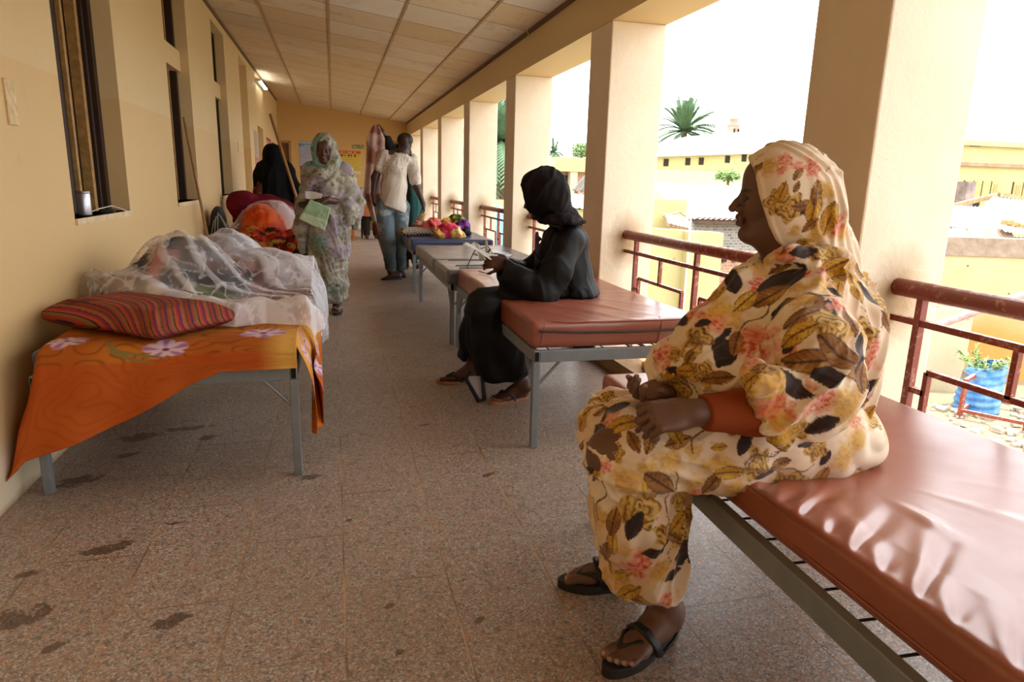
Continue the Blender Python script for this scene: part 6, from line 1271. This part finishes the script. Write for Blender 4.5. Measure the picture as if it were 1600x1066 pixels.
paper('narrow pale paper strip standing up from the hand of the woman in black', (P3(758, 378, 3.78), P3(761, 378, 3.78), P3(764, 402, 3.74), P3(758, 402, 3.74)), col='#c3c2c2')
sg = thing('sandals', 'pair of dull green slippers pushed under the brown bed behind the black robe', 'footwear', (1.12, 4.35, 0))
for dx in (0, .12): sandal(sg, (1.28, 4.30+dx), (1.05, 4.28+dx), 1, sole='#4c5a48', strap='#3f4a3c')

# ------------------------------------------------------------------ standing woman in the grey-green wrap
yg = 6.5
pg = thing('person', 'standing woman in a grey-green and lilac patterned wrap, facing the viewer with papers in hand', 'person', (-.04, yg, 0))
fb = Field((-.40, 6.18, 0), (.30, 6.85, 1.66), .006); hcG = np.array(P3(506, 235, yg-.03)); fG = (-.05, -1, -.06); sG = .93
head(fb, hcG, fG, (0, 0, 1), sG); nG = hcG-np.array((-.012, -.03, .16)); fb.chain([(*(hcG-np.array((0, -.03, .07))), .05), (*nG, .052), (nG[0], yg, 1.05, .10), (nG[0], yg, .85, .11)], .04)
sL, eL, wL = P3(486, 268, yg), P3(479, 322, yg-.02), P3(482, 312, yg-.22); sR, eR, wR = P3(537, 268, yg), P3(546, 320, yg), P3(512, 312, yg-.24)
fb.chain([(*nG, .05), (*sL, .05), (*eL, .04), (*wL, .025)], .03); fb.chain([(*nG, .05), (*sR, .05), (*eR, .04), (*wR, .025)], .03)
hand(fb, wL, (.75, -.2, .2), (.2, .4, .6), .95, (.4, .6, .4), .03, (.6, .3), -1); hand(fb, wR, (-1, 0, -.05), (0, .3, -1), .95, (.3, .4, .3), .04, (.6, .3), -1)
aG1, aG2 = (.0, yg+.0, .09), (-.12, yg+.12, .09); fb.chain([(nG[0]-.06, yg, .85, .09), (-.10, yg+.03, .48, .055), (*aG2, .034)], .03); fb.chain([(nG[0]+.06, yg, .85, .09), (.0, yg-.02, .48, .055), (*aG1, .034)], .03)
tG = foot(fb, aG1, (.01, 6.53), (-.01, 6.30), .95, -1)+foot(fb, aG2, (-.12, 6.64), (-.16, 6.42), .95, 1)
skin_obj(fb, pg, '#4f2e21', [dict(c=hcG, fwd=fG, up=(0, 0, 1), s=sG, lip='#6b3a34')], [], tG)
sandal(pg, (.01, 6.53), (-.01, 6.30), -1, sole='#221e1e', strap='#8f8f94'); sandal(pg, (-.12, 6.64), (-.16, 6.42), 1, sole='#221e1e', strap='#2a2526')
fr = Field((-.46, 6.10, .08), (.34, 6.92, 1.42), .007); cx = nG[0]
fr.chain([(cx, yg, 1.32, .07), (cx, yg+.01, 1.18, .15), (cx+.01, yg, .95, .17), (cx, yg, .6, .165), (-.06, yg+.02, .28, .15), (-.05, yg+.03, .14, .145)], .05); fr.el((cx, yg, 1.27), (.19, .11, .09), None, .05)
fr.chain([(*sL, .07), (*eL, .08), (eL[0]+.02, eL[1]-.10, eL[2], .06)], .04); fr.chain([(*sR, .07), (*eR, .09), (eR[0]-.03, eR[1]-.12, eR[2]+.0, .065)], .04); fr.chain([(*sR, .06), (.19, yg, 1.0, .07), (.19, yg+.02, .80, .04)], .05); fr.chain([(*eL, .06), (-.29, yg-.02, .78, .05), (-.29, yg, .56, .025)], .05); fr.chain([(*eR, .07), (.12, yg-.1, .86, .05)], .05)
fr.cut(lambda x, y, z: (.105+.25*np.abs(x+.0)*0+.12*np.clip(-.02-x, 0, 1))-z+0*y); fr.chain([(.0, 6.5, .06, .06), (.0, 6.5, .22, .05)], .01, True); fr.chain([(-.12, 6.6, .06, .06), (-.12, 6.6, .22, .05)], .01, True)
fr.cap(wR, (wR[0]+.07, wR[1]+.03, wR[2]), .032, .034, .01, True)
def gr_fold(V, n):
    x, y, z = V.T; up = sst(.95, 1.05, z); return .017*foldf((-.3, 0, 1), 1, 15, 51)(V, n)*(1-up)+.015*foldf((.8, 0, .55), 1, 17, 53)(V, n)*up+.008*foldf((1, 0, .35), 1, 20, 55)(V, n)*(1-up)
def gr_col(V, n, Q, c):
    V = V*1.15; c = mixc(c, s2a('#8c857a'), sst(.42, .5, fbm(V, 9, 3, 3))); c = mixc(c, s2a('#93858d'), sst(.5, .6, fbm(V+4, 6, 3, 4))); c = mixc(c, s2a('#6d948c'), .8*sst(.54, .64, fbm(V+8, 3.2, 3, 5))); c = mixc(c, s2a('#b3ac98'), .6*sst(.55, .65, fbm(V+2, 9, 3, 6))); w = fbm(V, 5, 3, 9); l = np.abs(np.sin(w*34+V[:, 2]*6)); c = mixc(c, s2a('#35322a'), .9*sst(.2, .08, l)*sst(.35, .5, fbm(V, 8, 2, 12))); return mixc(c, s2a('#6d6740'), .7*sst(.6, .68, fbm(V+12, 16, 2, 7)))
M_GRN = vcol('grey_green_cloth', .75, .25, sheen=.2)
garment('wrap', fr, pg, M_GRN, gr_fold, gr_col, '#98948a')
fv = Field((-.26, 6.30, 1.05), (.22, 6.72, 1.68), .0055); fv.el(hcG+np.array((.004, .035, .018)), (.112, .118, .132), None, .03); fv.chain([(*(hcG+np.array((.03, .04, -.06))), .09), (cx+.02, yg+.01, 1.35, .10)], .04); fv.chain([(hcG[0]+.085, yg-.03, hcG[2]-.04, .04), (hcG[0]+.08, yg-.07, hcG[2]-.14, .05), (hcG[0]-.03, yg-.13, hcG[2]-.21, .045), (hcG[0]-.13, yg-.10, hcG[2]-.30, .035), (hcG[0]-.17, yg-.08, hcG[2]-.36, .02)], .03); fv.chain([(hcG[0]+.09, yg-.02, hcG[2]-.1, .05), (hcG[0]+.12, yg-.06, 1.22, .05), (hcG[0]+.13, yg-.05, 1.12, .03)], .03)
fv.chain([(hcG[0]-.085, yg-.02, hcG[2]-.03, .025), (hcG[0]-.065, yg-.05, hcG[2]-.11, .03), (hcG[0]-.02, yg-.09, hcG[2]-.155, .03)], .02)
fv.el((hcG[0]-.008, hcG[1]-.10, hcG[2]-.025), (.068, .10, .100), None, .008, True)
garment('head_scarf', fv, pg, M_GRN, lambda V, n: .009*foldf((.5, 0, 1), 1, 19, 61)(V, n), gr_col, '#a6a290')
bgp = thing('plastic_bag', 'pale green see-through plastic bag held by the standing woman in the grey-green wrap', 'bag', P3(492, 335, yg-.26))
V, Q = rslab((-.105, -.014, -.10), (.105, .014, .10), .012, .006); V[:, 0] *= 1+.25*(-V[:, 2]/.1)*.5; V = V @ np.array(Matrix.Rotation(.42, 3, 'Y')).T+np.array(P3(494, 335, yg-.30)); n = vnorm(V, Q); V = V+n*(.018*(fbm(V, 22, 3, 4)-.5))[:, None]; c = np.ones((len(V), 3))*s2a('#8fae8c'); c = mixc(c, s2a('#b9c4a6'), sst(.895, .885, V[:, 2]+.35*(V[:, 0]+.15))*.8); local(mk('bag_body', V, Q, vcol('green_plastic', .3, .5), None, True, c), bgp)
paper('white folded papers in the right hand of the standing woman', (P3(476, 299, yg-.33), P3(504, 304, yg-.33), P3(500, 311, yg-.29), P3(477, 309, yg-.29)))
bk_ = plain('black_purse', '#15120f', .5); setp(MB().add([P3(466, 316, yg-.27), P3(478, 322, yg-.30), P3(490, 315, yg-.30), P3(476, 314, yg-.26), *[tuple(np.array(P3(*q_))-(0, 0, .035)) for q_ in ((466, 316, yg-.27), (478, 322, yg-.30), (490, 315, yg-.30), (476, 314, yg-.26))]], [(0, 1, 2, 3), (7, 6, 5, 4), (0, 4, 5, 1), (1, 5, 6, 2), (2, 6, 7, 3), (3, 7, 4, 0)]).build('purse', bk_), 'small black purse under the standing woman\'s papers', 'purse')

# ------------------------------------------------------------------ man in white shirt and jeans, seen from behind
ym = 8.62
pm = thing('person', 'man in a white printed short-sleeved shirt and faded jeans, seen from behind', 'person', (.75, ym, 0))
fb = Field((.36, 8.25, 0), (1.20, 9.0, 1.82), .0065); hcM = np.array(P3(633, 224, ym+.08)); fM = (.30, .9, -.35)
head(fb, hcM, fM, (.1, .3, 1), .98); nM = np.array(P3(628, 240, ym+.02)); fb.chain([(*(hcM-np.array((0, .02, .06))), .058), (*nM, .06), J4(618, 275, ym, .10), J4(612, 320, ym, .09)], .05)
sL, eL, wL = P3(600, 244, ym), P3(586, 277, ym-.02), P3(583, 303, ym-.05); fb.chain([(*nM, .05), (*sL, .06), (*eL, .045), (*wL, .030)], .03); hand(fb, wL, (-.02, 0, -1), (1, .2, 0), 1.05, (.25, .4, .3), .04, (.4, .3), 1)
sR, eR, wR = P3(643, 250, ym+.04), P3(651, 292, ym), P3(661, 318, ym-.02); fb.chain([(*nM, .05), (*sR, .06), (*eR, .045), (*wR, .030)], .03); hand(fb, wR, (.2, .1, -1), (-1, .2, -.2), 1.05, (.5, .7, .5), .03, (.4, .4), -1)
h1, h2 = P3(600, 325, ym), P3(626, 325, ym+.03); kn1, kn2 = P3(606, 375, ym-.03), P3(625, 375, ym+.06); an1, an2 = (.67, 8.60, .10), (.80, 8.72, .10)
fb.chain([(*h1, .08), (*kn1, .055), (*an1, .036)], .04); fb.chain([(*h2, .08), (*kn2, .055), (*an2, .036)], .04); foot(fb, an1, (.80, 8.60), (.56, 8.56), 1.05, -1); foot(fb, an2, (.86, 8.74), (.68, 8.86), 1.05, 1)
skin_obj(fb, pm, '#3a241b'); sandal(pm, (.80, 8.60), (.56, 8.56), -1, sole='#2b1d18', strap='#33211b', w=.05); sandal(pm, (.86, 8.74), (.68, 8.86), 1, sole='#2b1d18', strap='#33211b', w=.05)
fh = Field((.74, 8.5, 1.5), (1.02, 8.9, 1.84), .006); f_, l_, u_ = basis(fM, (.1, .3, 1)); fh.el(hcM+u_*.036-f_*.014, (.098, .083, .086), None, .01); hp = hcM-f_*.0; fh.cut(lambda x, y, z: ((x-hp[0])*f_[0]+(y-hp[1])*f_[1]+(z-hp[2])*f_[2])-.055); fh.cut(lambda x, y, z: -((x-hcM[0])*u_[0]+(y-hcM[1])*u_[1]+(z-hcM[2])*u_[2])-.035)
garment('hair', fh, pm, plain('black_hair', '#0d0a09', .8, .3, 90))
fj = Field((.36, 8.25, .08), (1.10, 9.0, 1.08), .007); fj.chain([(*h1, .115), (*kn1, .082), (an1[0], an1[1], .15, .062)], .03).chain([(*h2, .115), (*kn2, .080), (an2[0], an2[1], .15, .06)], .03); fj.el(P3(613, 318, ym), (.165, .12, .12), None, .03)
fj.cut(lambda x, y, z: .085-z+0*x+0*y)
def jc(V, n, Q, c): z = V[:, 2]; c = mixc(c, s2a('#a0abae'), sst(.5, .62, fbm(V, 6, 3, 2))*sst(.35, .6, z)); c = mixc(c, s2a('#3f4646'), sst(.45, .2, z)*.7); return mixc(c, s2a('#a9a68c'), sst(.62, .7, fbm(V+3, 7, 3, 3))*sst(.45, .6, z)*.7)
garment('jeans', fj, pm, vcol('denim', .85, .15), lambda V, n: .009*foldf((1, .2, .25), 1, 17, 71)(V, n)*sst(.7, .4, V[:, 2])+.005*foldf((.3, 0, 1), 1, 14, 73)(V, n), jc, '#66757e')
ft = Field((.36, 8.28, .80), (1.12, 8.98, 1.66), .0065); ft.chain([(*nM, .062), J4(617, 262, ym, .14), J4(616, 290, ym, .145), J4(613, 322, ym, .155)], .05); ft.el(P3(621, 250, ym+.01), (.19, .11, .075), None, .04); ft.el(P3(614, 325, ym), (.180, .145, .12), None, .03)
ft.chain([(*sL, .075), (*(np.array(sL)*.45+np.array(eL)*.55), .072)], .03).chain([(*sR, .07), (*(np.array(sR)*.2+np.array(eR)*.8), .066)], .03); zh1, zh2 = P3(592, 317, ym)[2], P3(634, 334, ym)[2]; ft.cut(lambda x, y, z: (zh1+(x-.54)/(.33)*(zh2-zh1))-z+0*y)
def tc(V, n, Q, c): z = V[:, 2]; w = fbm(V, 14, 3, 8); return mixc(c, s2a('#6f685f'), .8*sst(.45, .15, np.abs(np.sin(w*30)))*sst(1.22, 1.34, z+.1*fbm(V, 5, 2, 1)))
garment('shirt', ft, pm, vcol('white_cotton', .8, .2), lambda V, n: .010*foldf((.25, 0, 1), 1, 13, 81)(V, n), tc, '#cdc3b6')
pmt = P3(626, 239, ym); MB().tube([(pmt[0]-.06, ym+.02, pmt[2]), (pmt[0], ym-.055, pmt[2]-.012), (pmt[0]+.065, ym+.01, pmt[2]+.005)], [.014]*3, 8).build('collar', plain('shirt_collar', '#d2b9ad', .8), None, True); local(bpy.data.objects['collar'], pm)
setp(MB().tube([P3(662, 333, ym-.03), P3(657, 342, ym-.02), P3(650, 352, ym)], [.03, .045, .05], 8).build('cloth', plain('tan_cloth', '#96764c', .9, .3, 30), None, True), 'twisted tan cloth end in the bending man\'s right hand', 'cloth')

# ------------------------------------------------------------------ person in black and teal behind him, holding the pink cloth up
yt = 9.85
pt = thing('person', 'person in black and teal behind the bending man, lifting a long pink cloth', 'person', (.98, yt, 0))
fb = Field((.35, 9.5, 0), (1.45, 10.2, 1.95), .009); hcT = np.array(P3(627, 240, yt)); head(fb, hcT, (-.7, -.7, -.1), (0, 0, 1), .93); nT = hcT-np.array((0, 0, .15)); fb.chain([(*(hcT-np.array((0, 0, .06))), .05), (*nT, .05), (1.02, yt, 1.1, .11), (1.05, yt, .85, .12)], .05)
w1 = P3(598, 206, yt-.1); fb.chain([(*nT, .05), *[(*P3(612, 236, yt), .045)], (*w1, .028)], .03); hand(fb, w1, (-.7, 0, .7), (0, -1, 0), .95, (.5, .7, .5), .03, (.5, .4), 1); w2 = P3(604, 262, yt-.2); fb.chain([(*nT, .05), (*P3(618, 262, yt-.05), .045), (*w2, .028)], .03); hand(fb, w2, (-1, 0, 0), (0, -1, 0), .95, (.5, .7, .5), .03, (.5, .4), 1)
fb.chain([(1.0, yt, .85, .1), (1.0, yt, .45, .06), (.98, yt, .09, .035)], .03).chain([(1.12, yt, .85, .1), (1.12, yt, .45, .06), (1.10, yt, .09, .035)], .03); foot(fb, (.98, yt, .09), (.99, yt+.04), (.95, yt-.2), 1, 1); foot(fb, (1.1, yt, .09), (1.11, yt+.04), (1.12, yt-.2), 1, -1)
skin_obj(fb, pt, '#4a2d20', [dict(c=hcT, fwd=(-.7, -.7, -.1), up=(0, 0, 1), s=.93)]); sandal(pt, (.99, yt+.04), (.95, yt-.2), 1); sandal(pt, (1.11, yt+.04), (1.12, yt-.2), -1)
fr = Field((.6, 9.55, .12), (1.5, 10.2, 1.80), .009); fr.chain([(*nT, .07), (1.02, yt, 1.2, .16), (1.05, yt, .9, .17), (1.06, yt, .5, .18), (1.06, yt, .2, .19)], .05); fr.chain([(*nT, .07), (*P3(612, 236, yt), .075), (*P3(603, 216, yt-.07), .06)], .04); fr.chain([(*P3(622, 250, yt), .07), (*P3(612, 262, yt-.1), .055)], .04); fr.cut(lambda x, y, z: .13-z+0*x+0*y)
garment('robe', fr, pt, vcol('teal_black_robe', .8, .2), lambda V, n: .012*foldf((0, 0, 1), 1, 12, 91)(V, n), lambda V, n, Q, c: mixc(c, s2a('#2f5f5f'), sst(1.02, 1.10, V[:, 0])*sst(1.42, 1.3, V[:, 2])), '#141210')
fv = Field((.78, 9.6, 1.3), (1.3, 10.1, 1.85), .008); fv.el(hcT+np.array((.02, .02, .015)), (.115, .115, .13), None, .03); fv.chain([(*(hcT-np.array((0, 0, .08))), .085), (*nT, .10)], .04); fv.el(hcT+np.array((-.09, -.09, -.03)), (.07, .07, .09), None, .01, True); garment('head_scarf', fv, pt, M_VEILB, lambda V, n: .009*foldf((0, 0, 1), 1, 16, 95)(V, n), base='#131113')
def f_pk(u, v):
    top = np.array(P3(589, 199, 9.2)); z = top[2]-v*(top[2]-.22); xl = np.interp(v, [0, .08, .25, .5, .75, 1], [.50, .44, .42, .38, .50, .62]); xr = np.interp(v, [0, .08, .25, .5, .75, 1], [.60, .66, .66, .66, .72, .74]); x = xl+(xr-xl)*u
    return x, 9.18+.022*np.sin(u*13+v*3)*(.3+v)+.05*(v > 2), z+.03*np.sin(u*PI)*(v < .1)
def c_pk(u, v, X): n = fbm(X, 6, 3, 3); c = np.ones(u.shape+(3,))*s2a('#b99a94'); c = mixc(c, s2a('#8a5a4c'), sst(.45, .62, n)); c = mixc(c, s2a('#c7b3b0'), sst(.5, .65, fbm(X+3, 5, 3, 6))*sst(.2, .5, v)); return mixc(c, s2a('#7d4f40'), sst(.7, .9, v)*.4)
setp(sheet('cloth', 50, 140, f_pk, vcol('pink_cloth', .85, .15), None, .004, c_pk), 'long pink and brown cloth held up high, hanging beside the bending man', 'cloth')

# ------------------------------------------------------------------ standing woman in black by the far left wall
yk = 9.35
pk = thing('person', 'standing woman in a full black veil by the left wall, behind the slanting pole', 'person', (-.78, yk, 0))
fb = Field((-1.18, 9.0, 0), (-.30, 9.7, 1.78), .009); hcK = np.array(P3(430, 243, yk)); fK = (.75, .5, -.2); head(fb, hcK, fK, (0, 0, 1), .93); nK = hcK-np.array((.02, 0, .16)); fb.chain([(*(hcK-np.array((0, 0, .06))), .05), (*nK, .05), (-.76, yk, 1.05, .11), (-.75, yk, .85, .12)], .05)
sL, eL, wL = P3(411, 262, yk), P3(405, 300, yk-.05), P3(412, 318, yk-.2); fb.chain([(*nK, .05), (*sL, .05), (*eL, .04), (*wL, .026)], .03); hand(fb, wL, (.5, -.5, -.5), (0, 0, -1), .95); sR, eR, wR = P3(448, 262, yk), P3(460, 298, yk), P3(462, 318, yk-.15); fb.chain([(*nK, .05), (*sR, .05), (*eR, .04), (*wR, .026)], .03); hand(fb, wR, (0, -.6, -.6), (0, 0, -1), .95)
fb.chain([(-.82, yk, .85, .1), (-.82, yk, .45, .06), (-.82, yk, .09, .035)], .03).chain([(-.68, yk, .85, .1), (-.68, yk, .45, .06), (-.68, yk, .09, .035)], .03); foot(fb, (-.82, yk, .09), (-.84, yk-.02), (-.72, yk+.18), 1, 1); foot(fb, (-.68, yk, .09), (-.70, yk-.02), (-.56, yk+.16), 1, -1)
skin_obj(fb, pk, '#4a2d20', [dict(c=hcK, fwd=fK, up=(0, 0, 1), s=.93)])
for a_, b_ in (((-.84, yk-.02), (-.72, yk+.18)), ((-.70, yk-.02), (-.56, yk+.16))): sandal(pk, a_, b_)
fr = Field((-1.19, 8.98, .06), (-.28, 9.72, 1.80), .009); fr.el(hcK+np.array((-.02, -.02, .015)), (.115, .115, .13), None, .03); fr.chain([(*(hcK-np.array((.02, .02, .06))), .10), (*nK, .13), (-.77, yk, 1.2, .19), (-.75, yk, .9, .23), (-.74, yk, .5, .24), (-.74, yk, .22, .25)], .06); fr.chain([(*sR, .08), (*eR, .09), (eR[0]+.02, yk-.05, .95, .06)], .05); fr.chain([(*sL, .07), (*eL, .07)], .05); fr.cut(lambda x, y, z: .07-z+0*x+0*y); f_, l_, u_ = basis(fK, (0, 0, 1)); fr.el(hcK+f_*.12-u_*.02, (.07, .08, .09), None, .008, True)
garment('veil', fr, pk, M_VEILB, lambda V, n: .012*foldf((.1, 0, 1), 1, 10, 101)(V, n), None, '#0d0b0c')
fr = Field((-1.19, 9.0, .70), (-.85, 9.5, 1.25), .008); fr.chain([(*P3(408, 288, yk-.14), .05), (*P3(404, 300, yk-.16), .055), (*P3(410, 318, yk-.2), .045)], .04); garment('sleeve', fr, pk, vcol('blanket_cloth'), None, lambda V, n, Q, c: mixc(c, s2a('#b5584a'), sst(.5, .58, fbm(V, 20, 2, 3))), '#5c3226')

# ------------------------------------------------------------------ person in maroon lying across the head of the second bed
pr = thing('person', 'person in a maroon veil resting at the far end of the second left bed', 'person', (-.8, 8.25, .6))
fb = Field((-1.18, 7.9, .55), (-.1, 8.6, 1.25), .009); hcR = np.array(P3(379, 322, 8.2)); head(fb, hcR, (-.2, -.8, -.5), (-.5, 0, .8), .93); fb.chain([(*hcR, .06), (*P3(402, 332, 8.25), .06), (*P3(420, 330, 8.3), .11), (*P3(446, 342, 8.3), .12), (*P3(462, 350, 8.25), .09)], .05); fb.chain([(*P3(412, 330, 8.25), .05), (*P3(400, 350, 8.1), .04), (*P3(385, 358, 8.05), .028)], .03); hand(fb, P3(385, 358, 8.05), (-1, 0, -.2), (0, 0, -1), .95)
V, Q = fb.mesh(); skin_obj(fb, pr, '#4a2d20', [dict(c=hcR, fwd=(-.2, -.8, -.5), up=(-.5, 0, .8), s=.93)])
fr = Field((-1.19, 7.85, .56), (-.08, 8.66, 1.30), .009); fr.el(hcR+np.array((0, .02, .015)), (.165, .15, .15), None, .03); fr.chain([(*P3(398, 326, 8.2), .12), (*P3(418, 328, 8.28), .155), (*P3(440, 336, 8.3), .155), (*P3(462, 346, 8.28), .13)], .06); fr.chain([(*P3(380, 345, 8.2), .10), (*P3(440, 352, 8.25), .14)], .05); fr.cut(lambda x, y, z: .60-z+0*x+0*y); fr.el(hcR+np.array((-.06, -.15, -.10)), (.06, .07, .07), None, .01, True)
garment('veil', fr, pr, vcol('maroon_cloth', .85, .15), lambda V, n: .012*foldf((1, 0, -.3), 1, 10, 111)(V, n), lambda V, n, Q, c: mixc(c, s2a('#7a1626'), sst(.45, .6, fbm(V, 8, 2, 3))), '#5c0f1f')

# ------------------------------------------------------------------ desk and clerk at the far end
yd = 14.2; dx0, dx1 = P3(548, 330, yd)[0], P3(600, 330, yd)[0]
dk_ = thing('desk', 'orange-brown wooden desk at the far end of the corridor', 'desk', ((dx0+dx1)/2, yd+.3, 0)); wd_ = plain('orange_wood', '#a9602a', .4, .2, 5)
zt_ = P3(560, 314, yd)[2]; zb_ = P3(560, 338, yd)[2]
for nm, lo, hi, m_ in (('top', (dx0-.03, yd-.03, zt_-.03), (dx1+.03, yd+.6, zt_), plain('pale_top', '#c9b8ae', .4)), ('modesty_panel', (dx0, yd, zb_), (dx1, yd+.02, zt_-.03), wd_)): local(MB().box(lo, hi).build(nm, m_), dk_)
for x in (dx0+.02, dx1-.06):
    for y in (yd+.02, yd+.54): local(MB().box((x, y, 0), (x+.04, y+.04, zt_-.03)).build('leg', wd_), dk_)
pc_ = thing('person', 'clerk in a pale lilac shirt sitting behind the far desk', 'person', (.62, yd+.75, 0)); xc = P3(574, 300, yd+.75)[0]
fb = Field((xc-.35, yd+.3, 0), (xc+.4, yd+1.2, 1.45), .01); hcC = np.array((xc+.05, yd+.78, 1.22)); head(fb, hcC, (0, -1, -.2), (0, 0, 1), .93); fb.chain([(*(hcC-np.array((0, 0, .08))), .05), (xc+.05, yd+.8, 1.05, .06), (xc+.05, yd+.8, .8, .11), (xc+.05, yd+.8, .5, .12)], .05)
for sd in (-1, 1):
    fb.chain([(xc+.05, yd+.8, 1.0, .05), (xc+.05+sd*.17, yd+.8, .98, .05), (xc+.05+sd*.22, yd+.75, .78, .04), (xc+.05+sd*.14, yd+.52, .78, .028)], .03); hand(fb, (xc+.05+sd*.14, yd+.52, .78), (-sd*.5, -.8, 0), (0, 0, -1), .9, side=-sd); fb.chain([(xc+.05+sd*.08, yd+.8, .5, .09), (xc+.05+sd*.1, yd+.42, .5, .06), (xc+.05+sd*.1, yd+.42, .09, .035)], .03); foot(fb, (xc+.05+sd*.1, yd+.42, .09), (xc+.05+sd*.1, yd+.45), (xc+.05+sd*.1, yd+.22), 1, sd)
skin_obj(fb, pc_, '#3f281e', [dict(c=hcC, fwd=(0, -1, -.2), up=(0, 0, 1), s=.93)])
fr = Field((xc-.35, yd+.4, .4), (xc+.45, yd+1.2, 1.15), .01); fr.chain([(xc+.05, yd+.8, 1.04, .07), (xc+.05, yd+.8, .9, .15), (xc+.05, yd+.8, .55, .15)], .05)
for sd in (-1, 1): fr.chain([(xc+.05+sd*.16, yd+.8, .98, .07), (xc+.05+sd*.23, yd+.75, .79, .06), (xc+.05+sd*.17, yd+.6, .79, .045)], .03)
garment('shirt', fr, pc_, vcol('lilac_shirt', .8, .2), lambda V, n: .01*foldf((0, 0, 1), 1, 12, 121)(V, n), None, '#b3a8b5')
fr = Field((xc-.25, yd+.2, .05), (xc+.35, yd+1.1, .68), .012)
for sd in (-1, 1): fr.chain([(xc+.05+sd*.08, yd+.8, .52, .11), (xc+.05+sd*.1, yd+.42, .5, .085), (xc+.05+sd*.1, yd+.42, .12, .07)], .03)
garment('trousers', fr, pc_, plain('dark_trousers', '#16130f', .8)); 
ch = thing('chair', 'plain dark chair under the clerk behind the far desk', 'chair', (xc+.05, yd+.85, 0)); cm_ = plain('chair_dark', '#1c1815', .6)
local(MB().box((xc-.15, yd+.62, .37), (xc+.25, yd+1.02, .40)).build('seat', cm_), ch); local(MB().box((xc-.15, yd+1.0, .5), (xc+.25, yd+1.03, .85)).build('backrest', cm_), ch)
for x in (xc-.14, xc+.22):
    for y in (yd+.63, yd+.99): local(MB().box((x, y, 0), (x+.025, y+.025, .85 if y > yd+.8 else .37)).build('leg', cm_), ch)
# ------------------------------------------------------------------ light
w = bpy.data.worlds.new('World'); SC.world = w; w.use_nodes = True
bg = w.node_tree.nodes['Background']; bg.inputs[0].default_value = (.97, .985, 1, 1); bg.inputs[1].default_value = 4.4
sun = bpy.data.lights.new('sun', 'SUN'); sun.energy = 5; sun.angle = .01; sun.color = (1, .95, .85)
so = bpy.data.objects.new('sun', sun); COL.objects.link(so); so.rotation_euler = Vector((.195, .02, 1)).to_track_quat('Z', 'Y').to_euler()
vs = SC.view_settings; vs.view_transform = 'Standard'; vs.look = 'None'; vs.gamma = 1; vs.use_curve_mapping = False; vs.exposure = .1
SC.cycles.max_bounces = 10; SC.cycles.diffuse_bounces = 6; SC.cycles.transparent_max_bounces = 16; SC.cycles.sample_clamp_indirect = 6
